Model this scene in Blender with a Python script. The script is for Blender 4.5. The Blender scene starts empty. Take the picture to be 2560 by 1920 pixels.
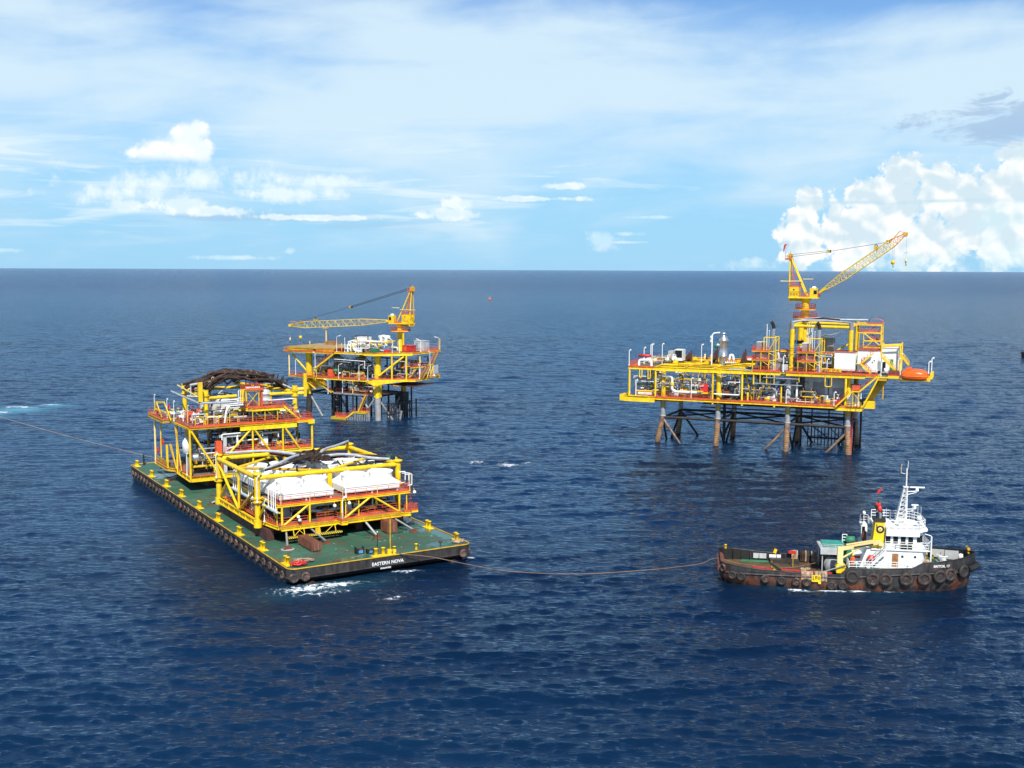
import bpy, math, random
import numpy as np
from mathutils import Vector, Matrix
R = math.radians
S = bpy.context.scene
COL = S.collection

# ------------------------------------------------------------------ camera
F_PX, HY, ROLL, CAM_H = 2760.0, 673.0, 0.22, 41.7
cd = bpy.data.cameras.new('camera'); cam = bpy.data.objects.new('camera', cd); COL.objects.link(cam)
cd.sensor_width = 36.0; cd.lens = 36.0 * F_PX / 2560.0; cd.clip_start = 1.0; cd.clip_end = 120000.0
_th = math.atan((960 - HY) / F_PX); _r = R(ROLL)
fw = Vector((0, math.cos(_th), -math.sin(_th))); rt = Vector((1, 0, 0)); up = rt.cross(fw)
rt2 = rt * math.cos(_r) + up * math.sin(_r); up2 = -rt * math.sin(_r) + up * math.cos(_r)
M = Matrix((rt2, up2, -fw)).transposed().to_4x4(); M.translation = (0, 0, CAM_H)
cam.matrix_world = M
S.camera = cam

# ------------------------------------------------------------------ light
SUN_EL = R(49); SUN_AZ = R(172)          # azimuth from +Y towards +X
sd = bpy.data.lights.new('sun', 'SUN'); sun = bpy.data.objects.new('sun', sd); COL.objects.link(sun)
sd.energy = 5.0; sd.angle = R(0.53); sd.color = (1.0, 0.955, 0.88)
sdir = Vector((math.sin(SUN_AZ) * math.cos(SUN_EL), math.cos(SUN_AZ) * math.cos(SUN_EL), math.sin(SUN_EL)))
sun.rotation_euler = sdir.to_track_quat('Z', 'Y').to_euler()
S.view_settings.view_transform = 'Standard'; S.view_settings.look = 'None'
S.view_settings.exposure = 0.36; S.view_settings.gamma = 1.0
S.cycles.max_bounces = 6; S.cycles.diffuse_bounces = 2; S.cycles.glossy_bounces = 3
S.cycles.sample_clamp_indirect = 6.0

# ------------------------------------------------------------------ node helpers
class NT:
    def __init__(s, tree): s.t = tree; s.n = tree.nodes; s.l = tree.links
    def node(s, typ, **kw):
        n = s.n.new(typ)
        for k, v in kw.items(): setattr(n, k, v)
        return n
    def put(s, sock, v):
        if isinstance(v, bpy.types.NodeSocket): s.l.new(v, sock)
        elif v is not None: sock.default_value = v
    def m(s, op, a, b=None, c=None, clamp=False):
        n = s.node('ShaderNodeMath', operation=op, use_clamp=clamp)
        s.put(n.inputs[0], a)
        if b is not None: s.put(n.inputs[1], b)
        if c is not None: s.put(n.inputs[2], c)
        return n.outputs[0]
    def ss(s, v, lo, hi, a=0.0, b=1.0):
        n = s.node('ShaderNodeMapRange', interpolation_type='SMOOTHSTEP')
        s.put(n.inputs['Value'], v); s.put(n.inputs['From Min'], lo); s.put(n.inputs['From Max'], hi)
        s.put(n.inputs['To Min'], a); s.put(n.inputs['To Max'], b)
        return n.outputs[0]
    def mix(s, f, a, b, typ='MIX'):
        n = s.node('ShaderNodeMix', data_type='RGBA', blend_type=typ)
        s.put(n.inputs[0], f); s.put(n.inputs[6], a); s.put(n.inputs[7], b)
        return n.outputs[2]
    def vec(s, x, y, z):
        n = s.node('ShaderNodeCombineXYZ'); s.put(n.inputs[0], x); s.put(n.inputs[1], y); s.put(n.inputs[2], z)
        return n.outputs[0]
    def noise(s, v, scale, detail=4.0, rough=0.55, dist=0.0, lac=2.0):
        n = s.node('ShaderNodeTexNoise'); s.put(n.inputs['Vector'], v); n.inputs['Scale'].default_value = scale
        n.inputs['Detail'].default_value = detail; n.inputs['Roughness'].default_value = rough
        n.inputs['Distortion'].default_value = dist; n.inputs['Lacunarity'].default_value = lac
        return n.outputs[0]
def _n2(s, v, *a, **k):
    n = s.noise(v, *a, **k); n.node.noise_dimensions = '2D'; return n
NT.noise2 = _n2
def rgb(*c): return (c[0], c[1], c[2], 1.0)

# ------------------------------------------------------------------ sky
W = bpy.data.worlds.new('World'); S.world = W; W.use_nodes = True
t = NT(W.node_tree); t.n.clear()
tc = t.node('ShaderNodeTexCoord'); sep = t.node('ShaderNodeSeparateXYZ'); t.l.new(tc.outputs['Generated'], sep.inputs[0])
X, Y, Z = sep.outputs
az = t.m('ARCTAN2', X, Y); el = t.m('ARCSINE', Z)
sk = t.node('ShaderNodeTexSky', sky_type='NISHITA'); sk.sun_disc = False
sk.sun_elevation = SUN_EL; sk.sun_rotation = SUN_AZ; sk.altitude = 0; sk.air_density = 1.0; sk.dust_density = 0.25; sk.ozone_density = 2.4
SKY_K = 0.10
skyc = t.mix(1.0, sk.outputs[0], rgb(SKY_K, SKY_K, SKY_K), 'MULTIPLY')
skyc = t.mix(t.ss(el, 0.02, 0.30), t.mix(0.85, skyc, rgb(0.26, 0.60, 0.90)), t.mix(1.0, skyc, rgb(0.75, 0.95, 1.25), 'MULTIPLY'))
skyc = t.mix(t.ss(el, 0.28, 0.8, 0.0, 0.45), skyc, rgb(0.02, 0.06, 0.16))
# thin high veil
elT = t.m('ADD', el, t.m('MULTIPLY', az, -0.03))
pv = t.vec(t.m('MULTIPLY', az, 2.2), t.m('MULTIPLY', elT, 9.0), 0.3)
n1 = t.noise2(pv, 1.5, 5.0, 0.52, 0.35)
n2 = t.noise2(t.vec(t.m('MULTIPLY', az, 5.0), t.m('MULTIPLY_ADD', elT, 26.0, 7.0), 0.0), 1.6, 5.0, 0.5, 0.6)
n3 = t.noise2(t.vec(t.m('MULTIPLY', az, 9.0), t.m('MULTIPLY', el, 12.0), 7.7), 1.2, 6.0, 0.6, 0.2)
ramp = t.node('ShaderNodeValToRGB'); t.put(ramp.inputs[0], t.m('MULTIPLY', el, 2.5, clamp=True))
cr = ramp.color_ramp; cr.interpolation = 'EASE'
for i, (p, v) in enumerate([(0.0, 0.10), (0.10, .16), (0.17, 0.42), (0.26, 0.80), (0.40, 0.88), (0.55, 0.66), (0.64, 0.44), (0.8, 0.12)]):
    e = cr.elements[i] if i < 2 else cr.elements.new(p)
    e.position = p; e.color = (v, v, v, 1)
base = ramp.outputs[0]
def gauss(u, v, ru, rv, k=1.0):
    a0 = (u - 1280) / F_PX; e0 = (HY - v) / F_PX
    a = t.m('DIVIDE', t.m('SUBTRACT', az, a0), ru / F_PX); b = t.m('DIVIDE', t.m('SUBTRACT', el, e0), rv / F_PX)
    d = t.m('ADD', t.m('MULTIPLY', a, a), t.m('MULTIPLY', b, b))
    return t.m('MULTIPLY', t.m('POWER', 2.718, t.m('MULTIPLY', d, -1.0)), k)
veil = t.m('ADD', base, t.m('MULTIPLY', t.m('SUBTRACT', n1, 0.5), 1.5))
veil = t.m('ADD', veil, t.m('MULTIPLY', t.m('SUBTRACT', n2, 0.5), 0.55))
veil = t.m('ADD', veil, t.m('MULTIPLY', t.m('SUBTRACT', n3, 0.5), 0.45))
for g in [(2150, 15, 560, 75, -0.75), (420, 50, 330, 60, -0.35), (1130, 10, 200, 60, -0.4), (600, 140, 220, 45, -0.3), (160, 345, 330, 45, -0.35),
          (1150, 180, 420, 16, -0.25), (1500, 130, 260, 130, 0.28), (120, 110, 260, 80, 0.35), (1250, 260, 700, 90, 0.22), (2330, 130, 300, 60, 0.25)]:
    veil = t.m('ADD', veil, gauss(*g))
veil = t.m('MULTIPLY', t.ss(veil, 0.05, 1.05), t.ss(el, 0.25, 0.42, 1.0, 0.12))
col = t.mix(t.m('MULTIPLY', veil, 0.92), skyc, rgb(0.63, 0.79, 0.90))
# low streaks of cloud near the horizon
st = t.noise2(t.vec(t.m('MULTIPLY', az, 5.0), t.m('MULTIPLY', el, 60.0), 1.7), 1.3, 5.0, 0.58, 0.5)
band = t.m('MULTIPLY', t.ss(el, 0.015, 0.05), t.ss(el, 0.085, 0.14, 1.0, 0.0))
lft = t.ss(az, -0.05, 0.10, 0.0, 0.14)
stm = t.m('MULTIPLY', t.ss(t.m('SUBTRACT', st, lft), 0.50, 0.72), band)
col = t.mix(t.m('MULTIPLY', stm, 0.75), col, rgb(0.74, 0.87, 0.94))
gy = t.noise2(t.vec(t.m('MULTIPLY', az, 4.0), t.m('MULTIPLY', el, 70.0), 9.1), 1.1, 4.0, 0.55, 0.3)
gm = t.m('MULTIPLY', t.ss(gy, 0.48, 0.62), t.m('MULTIPLY', gauss(150, 565, 900, 26), t.ss(az, -0.2, 0.0, 1.0, 0.3)))
col = t.mix(t.m('MULTIPLY', gm, 0.9), col, rgb(0.36, 0.55, 0.76))

cp = t.vec(t.m('ADD', az, 5.0), t.m('ADD', el, 2.0), 0.0)
wn = t.node('ShaderNodeTexNoise', noise_dimensions='2D'); t.put(wn.inputs['Vector'], cp); wn.inputs['Scale'].default_value = 22.0; wn.inputs['Detail'].default_value = 4.0
cpw = t.mix(0.02, cp, wn.outputs[1], 'ADD')
vo = t.node('ShaderNodeTexVoronoi', feature='F1', voronoi_dimensions='2D'); t.put(vo.inputs['Vector'], cpw)
vo.inputs['Scale'].default_value = 42.0; vo.inputs['Detail'].default_value = 4.0; vo.inputs['Roughness'].default_value = 0.62
BIL = t.m('SUBTRACT', 0.55, vo.outputs['Distance'])
vb = t.node('ShaderNodeTexVoronoi', feature='F1', voronoi_dimensions='2D'); t.put(vb.inputs['Vector'], t.mix(1.0, cpw, rgb(0.0030, 0.0062, 0.0), 'ADD'))
vb.inputs['Scale'].default_value = 42.0; vb.inputs['Detail'].default_value = 4.0; vb.inputs['Roughness'].default_value = 0.62
vc = t.node('ShaderNodeTexVoronoi', feature='F1', voronoi_dimensions='2D'); t.put(vc.inputs['Vector'], cpw)
for q_ in (vb, vc): q_.inputs['Scale'].default_value = 30.0; q_.inputs['Detail'].default_value = 2.0; q_.inputs['Roughness'].default_value = 0.5
EMB = t.m('SUBTRACT', vb.outputs['Distance'], vc.outputs['Distance'])  # offset difference paints lit and shaded sides into the cumulus colour
CN = wn.outputs[0]
CSH = t.noise2(t.vec(t.m('ADD', az, 8.0), t.m('MULTIPLY', el, 1.25), 0.0), 16.0, 5.0, 0.58, 0.4)
def cumulus(col, blobs, amp, soft, white=(0.94, 0.955, 0.945), grey=(0.62, 0.76, 0.84), floor=None, dens=1.0, lit=0.34, wisp=0.35):
    s = None
    for (u, v, ru, rv) in blobs:
        a0 = (u - 1280) / F_PX; e0 = (HY - v) / F_PX
        a = t.m('DIVIDE', t.m('SUBTRACT', az, a0), ru / F_PX); b = t.m('DIVIDE', t.m('SUBTRACT', el, e0), rv / F_PX)
        d = t.m('SUBTRACT', 1.0, t.m('SQRT', t.m('ADD', t.m('MULTIPLY', a, a), t.m('MULTIPLY', b, b))))
        s = d if s is None else t.m('MAXIMUM', s, d)
    f = t.m('ADD', t.m('ADD', s, .14), t.m('MULTIPLY', t.m('ADD', BIL, t.m('MULTIPLY', t.m('SUBTRACT', CN, 0.40), wisp * 2)), amp))
    mask = t.ss(f, 0.0, soft)
    if floor is not None: mask = t.m('MULTIPLY', mask, t.ss(el, (HY - floor[0]) / F_PX, (HY - floor[1]) / F_PX))
    g = t.m('ADD', t.m('ADD', t.m('MULTIPLY', BIL, 0.15), t.m('MULTIPLY', EMB, 0.85)), t.m('ADD', t.m('MULTIPLY', CSH, 0.9), t.m('MULTIPLY', t.m('SUBTRACT', 0.3, f), 0.22)))
    return t.mix(t.m('MULTIPLY', mask, dens), col, t.mix(t.ss(g, lit - 0.20, lit + 0.34), rgb(*grey), rgb(*white)))
# right bank of cumulus
col = cumulus(col, [(2080, 655, 130, 60), (2250, 640, 150, 60), (1860, 660, 90, 22), (2420, 640, 220, 80)], 0.8, 0.9, white=(0.72, 0.87, 0.94), grey=(0.50, 0.74, 0.88), dens=0.75)
col = cumulus(col, [(1990, 590, 75, 88), (1998, 512, 36, 42), (2110, 590, 170, 95), (2170, 515, 112, 80), (2205, 445, 62, 42), (2290, 480, 55, 60),
                    (2460, 500, 170, 120), (2530, 410, 120, 80), (2400, 560, 180, 110), (2560, 560, 160, 130), (2250, 600, 150, 80), (2350, 520, 90, 70)], 0.55, 0.26)
col = cumulus(col, [(2480, 640, 220, 55), (2230, 655, 220, 30), (2420, 555, 90, 60)], 0.6, 0.8, white=(0.80, 0.91, 0.93), grey=(0.60, 0.80, 0.88), dens=0.7)
# left cumulus with its veil
col = cumulus(col, [(500, 465, 300, 52), (330, 500, 180, 34), (820, 462, 200, 20), (680, 495, 300, 22)], 0.8, 1.1, white=(0.86, 0.94, 0.95), grey=(0.76, 0.89, 0.94), dens=0.95, wisp=0.9)
col = cumulus(col, [(475, 400, 88, 46), (500, 372, 52, 46), (528, 350, 34, 26), (425, 414, 80, 26), (525, 400, 44, 44)], 0.42, 0.50, floor=(432, 408), white=(0.99, 0.99, 0.98), grey=(0.82, 0.90, 0.93))
col = cumulus(col, [(370, 530, 80, 20), (490, 520, 60, 30), (560, 538, 120, 16), (780, 550, 200, 10), (1130, 538, 105, 22), (1150, 515, 60, 20), (1330, 500, 190, 9), (1400, 470, 70, 12)], 0.55, 0.45,
              white=(0.90, 0.95, 0.95), grey=(0.72, 0.86, 0.92), dens=0.85)
col = cumulus(col, [(1500, 600, 55, 38), (1560, 585, 60, 8), (1545, 606, 100, 5), (600, 648, 120, 8), (735, 632, 16, 10), (90, 635, 110, 10), (1620, 545, 90, 5)], 0.6, 0.8,
              white=(0.74, 0.88, 0.94), grey=(0.60, 0.82, 0.92), dens=0.7)
# grey-blue shreds at the right edge
gs = t.noise2(t.vec(t.m('MULTIPLY', az, 11.0), t.m('MULTIPLY', elT, 30.0), 3.3), 1.6, 7.0, 0.62, 0.3)
gmask = t.m('MULTIPLY', t.ss(t.m('ADD', gs, t.m('SUBTRACT', gauss(2460, 330, 330, 52, 0.52), 0.28)), 0.47, 0.62), 1.0)
col = t.mix(t.m('MULTIPLY', gmask, 0.8), col, rgb(0.37, 0.52, 0.72))
sl = t.m('MULTIPLY', gauss(2180, 513, 230, 5.5), t.ss(t.noise2(t.vec(t.m('MULTIPLY', az, 12.0), t.m('MULTIPLY', el, 90.0), 0.0), 1.0, 4.0), 0.35, 0.5))
col = t.mix(t.m('MULTIPLY', sl, 0.85), col, rgb(0.50, 0.70, 0.82))
W.cycles.sampling_method = 'MANUAL'; W.cycles.sample_map_resolution = 512
bg = t.node('ShaderNodeBackground'); t.put(bg.inputs[0], col); bg.inputs[1].default_value = 0.86
wo = t.node('ShaderNodeOutputWorld'); t.l.new(bg.outputs[0], wo.inputs[0])

# ------------------------------------------------------------------ materials
def mat_base(name):
    m = bpy.data.materials.new(name); m.use_nodes = True
    t = NT(m.node_tree); b = t.n['Principled BSDF']; return m, t, b
def paint(name, c, rough=0.45, metal=0.0, wear=0.25, wearc=(0.16, 0.06, 0.025), var=0.12, scale=1.0, bump=0.0, streak=False, thr=0.60):
    m, t, b = mat_base(name)
    g = t.node('ShaderNodeNewGeometry'); tc = t.node('ShaderNodeTexCoord'); p = tc.outputs['Object']
    oi = t.node('ShaderNodeObjectInfo')
    a = t.noise(p, 0.9 * scale, 5.0, 0.6)
    dark = tuple(x * (1 - 1.9 * var) for x in c); lite = tuple(min(1, x * (1 + 0.9 * var)) for x in c)
    col = t.mix(t.ss(a, 0.3, 0.7), rgb(*dark), rgb(*lite))
    k_ = t.m('MULTIPLY_ADD', oi.outputs['Random'], 0.22 if var > .03 else .05, 0.84 if var > .03 else .96)
    col = t.mix(1.0, col, t.vec(k_, k_, k_), 'MULTIPLY')
    if wear > 0:
        if streak:
            sp = t.node('ShaderNodeSeparateXYZ'); t.l.new(p, sp.inputs[0])
            q = t.vec(t.m('MULTIPLY', sp.outputs[0], 2.2), t.m('MULTIPLY', sp.outputs[1], 2.2), t.m('MULTIPLY', sp.outputs[2], 0.35))
            w = t.noise(q, 1.0 * scale, 6.0, 0.65)
        else:
            w = t.noise(p, 2.6 * scale, 7.0, 0.68, 0.2)
        f = t.m('MULTIPLY', t.ss(w, thr, thr + 0.14), wear)
        col = t.mix(f, col, rgb(*wearc))
    t.put(b.inputs['Base Color'], col); b.inputs['Metallic'].default_value = metal
    t.put(b.inputs['Roughness'], t.ss(a, 0.3, 0.7, min(1, rough + 0.12), max(0.05, rough - 0.1)))
    if bump:
        bn = t.node('ShaderNodeBump'); bn.inputs['Strength'].default_value = 1.0; bn.inputs['Distance'].default_value = bump
        t.put(bn.inputs['Height'], t.noise(p, 3.0 * scale, 4.0)); t.l.new(bn.outputs[0], b.inputs['Normal'])
    return m
MT = {}
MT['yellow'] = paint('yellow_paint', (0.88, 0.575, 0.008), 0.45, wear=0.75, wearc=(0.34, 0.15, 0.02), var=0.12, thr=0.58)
MT['ochre_shade'] = paint('ochre_and_shaded_yellow', (0.56, 0.33, 0.012), 0.5, wear=0.7, wearc=(0.30, 0.12, 0.02), var=0.14, thr=0.58)  # ochre parts, plus a darkened yellow that paints shade onto side and rear members
MT['orange'] = paint('orange_deck_paint', (0.70, 0.10, 0.03), 0.55, wear=0.5, wearc=(0.45, 0.16, 0.10), var=0.15)
MT['rail'] = paint('rail_paint', (0.62, 0.10, 0.05), 0.5, wear=0.3, var=0.1)
MT['railw'] = paint('white_rail_paint', (0.80, 0.81, 0.78), 0.5, wear=0.25, var=0.05)
MT['white'] = paint('white_paint', (0.82, 0.84, 0.80), 0.4, wear=0.35, wearc=(0.42, 0.30, 0.18), var=0.04, streak=True, thr=0.64)
MT['cooler'] = paint('cooler_white_paint', (0.84, 0.85, 0.82), 0.38, wear=0.2, wearc=(0.55, 0.5, 0.4), var=0.03, streak=True, thr=0.62)
MT['grey'] = paint('grey_paint', (0.27, 0.28, 0.28), 0.5, wear=0.5, var=0.12)
MT['lgrey'] = paint('light_grey_paint', (0.48, 0.50, 0.50), 0.45, wear=0.4, var=0.1)
MT['grating'] = paint('deck_grating', (0.17, 0.14, 0.115), 0.75, wear=0.6, wearc=(0.32, 0.10, 0.05), var=0.25, thr=0.55)
MT['steel'] = paint('galvanised_pipe', (0.62, 0.63, 0.64), 0.33, metal=0.75, wear=0.3, wearc=(0.25, 0.2, 0.16), var=0.1)
MT['dark'] = paint('dark_steel', (0.035, 0.03, 0.028), 0.6, wear=0.7, wearc=(0.10, 0.045, 0.03), var=0.25)
MT['redbrown'] = paint('red_brown_steel', (0.085, 0.030, 0.025), 0.65, wear=0.6, wearc=(0.16, 0.07, 0.05), var=0.2)
MT['sling'] = paint('sling_rope', (0.045, 0.024, 0.016), 0.85, wear=0.8, wearc=(0.17, 0.10, 0.06), var=0.35, thr=0.56, bump=0.05)
MT['slingg'] = paint('sling_sleeve', (0.42, 0.46, 0.50), 0.6, wear=0.4, wearc=(0.1, 0.09, 0.08), var=0.12)
MT['red'] = paint('signal_red_paint', (0.62, 0.03, 0.025), 0.4, wear=0.3, var=0.12)
MT['life'] = paint('lifeboat_shell', (0.80, 0.115, 0.008), 0.28, wear=0.25, wearc=(0.55, 0.1, 0.02), var=0.06)
MT['green'] = paint('green_paint', (0.03, 0.20, 0.10), 0.5, wear=0.3, var=0.15)
MT['blue'] = paint('blue_paint', (0.10, 0.28, 0.48), 0.5, wear=0.3, var=0.15)
MT['teal'] = paint('teal_canvas', (0.03, 0.28, 0.22), 0.75, wear=0.3, var=0.12)
MT['glass'] = paint('window_glass', (0.012, 0.016, 0.02), 0.08, wear=0.0, var=0.1)
MT['cream'] = paint('cream_paint', (0.80, 0.62, 0.26), 0.42, wear=0.4, wearc=(0.35, 0.2, 0.08), var=0.06)
MT['rope'] = paint('mooring_rope', (0.40, 0.30, 0.20), 0.9, wear=0.6, wearc=(0.16, 0.10, 0.06), var=0.3, scale=3)
MT['hawser'] = paint('tow_rope', (0.20, 0.13, 0.09), 0.9, wear=0.4, var=0.2)
MT['bundle'] = paint('timber_and_rope', (0.42, 0.27, 0.16), 0.85, wear=0.8, wearc=(0.66, 0.56, 0.44), var=0.3, scale=2.2, thr=0.5)
MT['crate'] = paint('rusty_container', (0.19, 0.065, 0.035), 0.7, wear=0.7, wearc=(0.07, 0.03, 0.02), var=0.2)
MT['black'] = paint('black_paint', (0.018, 0.018, 0.018), 0.5, wear=0.5, wearc=(0.09, 0.04, 0.03), var=0.3)
MT['funnel'] = paint('funnel_yellow', (0.88, 0.60, 0.010), 0.4, wear=0.25, wearc=(0.5, 0.3, 0.05), var=0.04)
MT['boomy'] = paint('boom_paint', (0.80, 0.56, 0.05), 0.5, wear=0.5, wearc=(0.4, 0.2, 0.05), var=0.12)
MT['boomo'] = paint('boom_tip_paint', (0.74, 0.30, 0.03), 0.5, wear=0.4, var=0.12)
MT['skin'] = paint('skin', (0.30, 0.16, 0.10), 0.6, wear=0, var=0.05)
MT['overall'] = paint('orange_overall', (0.78, 0.13, 0.03), 0.8, wear=0, var=0.12)
MT['timber'] = paint('timber_deck', (0.36, 0.17, 0.06), 0.8, wear=0.5, wearc=(0.2, 0.09, 0.04), var=0.2)
MT['helideck'] = paint('plank_roof', (0.42, 0.30, 0.13), 0.75, wear=0.4, wearc=(0.25, 0.16, 0.07), var=0.12)
MT['foamrubber'] = paint('orange_mark_paint', (0.80, 0.30, 0.03), 0.6, wear=0.5, var=0.2)

def tyre_mat():
    m, t, b = mat_base('tyre_rubber')
    tc = t.node('ShaderNodeTexCoord'); oi = t.node('ShaderNodeObjectInfo')
    n = t.noise(t.mix(1.0, tc.outputs['Object'], t.vec(t.m('MULTIPLY', oi.outputs['Random'], 40.0), 0.0, 0.0), 'ADD'), 2.2, 6.0, 0.65)
    f = t.m('MULTIPLY', t.ss(n, 0.48, 0.66), t.m('MULTIPLY', oi.outputs['Random'], 1.1, clamp=True))
    t.put(b.inputs['Base Color'], t.mix(f, rgb(0.022, 0.020, 0.019), rgb(0.20, 0.095, 0.06))); b.inputs['Roughness'].default_value = 0.72
    return m
MT['tyre'] = tyre_mat()
def barge_tyre_mat():
    m, t, b = mat_base('rusty_tyre')
    tc = t.node('ShaderNodeTexCoord'); oi = t.node('ShaderNodeObjectInfo')
    n = t.noise(t.mix(1.0, tc.outputs['Object'], t.vec(t.m('MULTIPLY', oi.outputs['Random'], 40.0), 0.0, 0.0), 'ADD'), 1.8, 6.0, 0.65)
    t.put(b.inputs['Base Color'], t.mix(t.ss(n, 0.44, 0.66), rgb(0.030, 0.024, 0.022), rgb(0.20, 0.115, 0.09))); b.inputs['Roughness'].default_value = 0.75
    return m
MT['btyre'] = barge_tyre_mat()

def deck_mat():
    m, t, b = mat_base('green_barge_deck')
    tc = t.node('ShaderNodeTexCoord'); p = tc.outputs['Object']
    sp = t.node('ShaderNodeSeparateXYZ'); t.l.new(p, sp.inputs[0])
    a = t.noise(p, 0.12, 6.0, 0.6); c = t.noise(p, 0.7, 8.0, 0.68, 0.4)
    col = t.mix(t.ss(a, 0.3, 0.7), rgb(0.012, 0.080, 0.045), rgb(0.045, 0.150, 0.100))
    col = t.mix(t.m('MULTIPLY', t.ss(c, 0.47, 0.62), 0.85), col, rgb(0.080, 0.066, 0.042))
    d = t.noise(p, 3.0, 6.0, 0.7)
    col = t.mix(t.m('MULTIPLY', t.ss(d, 0.66, 0.72), 0.7), col, rgb(0.13, 0.055, 0.03))
    # weld seams of the plating
    sx = t.m('ABSOLUTE', t.m('SUBTRACT', t.m('FRACT', t.m('MULTIPLY', sp.outputs[0], 1 / 2.286)), 0.5))
    sy = t.m('ABSOLUTE', t.m('SUBTRACT', t.m('FRACT', t.m('MULTIPLY', sp.outputs[1], 1 / 6.1)), 0.5))
    seam = t.m('MAXIMUM', t.ss(sx, 0.485, 0.497), t.ss(sy, 0.492, 0.499))
    col = t.mix(t.m('MULTIPLY', seam, 0.75), col, rgb(0.02, 0.05, 0.035))
    wet = t.ss(t.m('ADD', t.noise(p, 0.22, 5.0, 0.6, 0.5), t.ss(sp.outputs[0], 14.0, 25.0, 0.0, 0.12)), 0.55, 0.60)
    t.put(b.inputs['Base Color'], col); t.put(b.inputs['Roughness'], t.m('SUBTRACT', 0.62, t.m('MULTIPLY', wet, 0.50)))
    bn = t.node('ShaderNodeBump'); bn.inputs['Strength'].default_value = 0.6; bn.inputs['Distance'].default_value = 0.03
    t.put(bn.inputs['Height'], c); t.l.new(bn.outputs[0], b.inputs['Normal'])
    return m
MT['deck'] = deck_mat()
def hull_mat(name, dark, rust, zlo, zhi, k):
    m, t, b = mat_base(name)
    tc = t.node('ShaderNodeTexCoord'); p = tc.outputs['Object']
    sp = t.node('ShaderNodeSeparateXYZ'); t.l.new(p, sp.inputs[0])
    q = t.vec(t.m('MULTIPLY', sp.outputs[0], 1.6), t.m('MULTIPLY', sp.outputs[1], 1.6), t.m('MULTIPLY', sp.outputs[2], 0.4))
    s1 = t.noise(q, 1.0, 7.0, 0.66); s2 = t.noise(p, 0.55, 6.0, 0.62, 0.3)
    low = t.ss(sp.outputs[2], zlo, zhi, 1.0, 0.0)
    f = t.ss(t.m('ADD', t.m('MULTIPLY', s2, 1.0), t.m('ADD', t.m('MULTIPLY', low, k), t.m('MULTIPLY', s1, 0.35))), 0.72, 0.98)
    col = t.mix(t.ss(s1, 0.35, 0.7), rgb(*dark), rgb(*(x * 2.4 + 0.012 for x in dark)))
    col = t.mix(t.m('MULTIPLY', f, 0.9), col, t.mix(s1, rgb(*(x * 0.5 for x in rust)), rgb(*(x * 1.4 for x in rust))))
    t.put(b.inputs['Base Color'], col); b.inputs['Roughness'].default_value = 0.55
    bn = t.node('ShaderNodeBump'); bn.inputs['Strength'].default_value = 0.7; bn.inputs['Distance'].default_value = 0.04
    t.put(bn.inputs['Height'], s2); t.l.new(bn.outputs[0], b.inputs['Normal'])
    return m
MT['bhull'] = hull_mat('barge_hull', (0.016, 0.014, 0.013), (0.07, 0.045, 0.03), 0.0, 1.2, 0.05)
MT['thull'] = hull_mat('tug_hull', (0.018, 0.017, 0.017), (0.19, 0.055, 0.020), 0.5, 2.4, 0.15)
MT['tdeck'] = paint('tug_aft_deck', (0.16, 0.075, 0.028), 0.65, wear=0.75, wearc=(0.06, 0.075, 0.03), var=0.3, scale=0.5, thr=0.46)
MT['tdeckg'] = paint('tug_fore_deck', (0.02, 0.085, 0.05), 0.65, wear=0.6, wearc=(0.10, 0.08, 0.05), var=0.25)
def leg_mat():
    m, t, b = mat_base('jacket_leg_steel')
    tc = t.node('ShaderNodeTexCoord'); p = tc.outputs['Object']
    sp = t.node('ShaderNodeSeparateXYZ'); t.l.new(p, sp.inputs[0]); z = sp.outputs[2]
    n = t.noise(p, 1.2, 6.0, 0.65, 0.3)
    low = t.mix(t.ss(n, 0.35, 0.65), rgb(0.10, 0.075, 0.055), rgb(0.34, 0.20, 0.13))
    top = t.mix(t.ss(n, 0.3, 0.7), rgb(0.23, 0.24, 0.24), rgb(0.32, 0.33, 0.33))
    col = t.mix(t.ss(z, 6.75, 6.80), low, top)
    yb = t.m('MULTIPLY', t.ss(z, 8.75, 8.8), t.ss(z, 9.7, 9.75, 1.0, 0.0))
    col = t.mix(yb, col, rgb(0.42, 0.27, 0.02))
    col = t.mix(t.m('MULTIPLY', t.ss(t.m('ADD', z, n), 0.7, 1.6, 1.0, 0.0), 0.7), col, rgb(0.05, 0.05, 0.03))
    t.put(b.inputs['Base Color'], col); b.inputs['Roughness'].default_value = 0.5
    return m
MT['leg'] = leg_mat()
def stripe_mat():
    m, t, b = mat_base('hazard_stripe')
    tc = t.node('ShaderNodeTexCoord'); sp = t.node('ShaderNodeSeparateXYZ'); t.l.new(tc.outputs['Object'], sp.inputs[0])
    v = t.m('FRACT', t.m('MULTIPLY', t.m('ADD', sp.outputs[0], t.m('ADD', sp.outputs[2], sp.outputs[1])), 3.2))
    t.put(b.inputs['Base Color'], t.mix(t.m('GREATER_THAN', v, 0.5), rgb(0.02, 0.02, 0.02), rgb(0.85, 0.62, 0.01))); b.inputs['Roughness'].default_value = 0.5
    return m
MT['stripe'] = stripe_mat()

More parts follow.
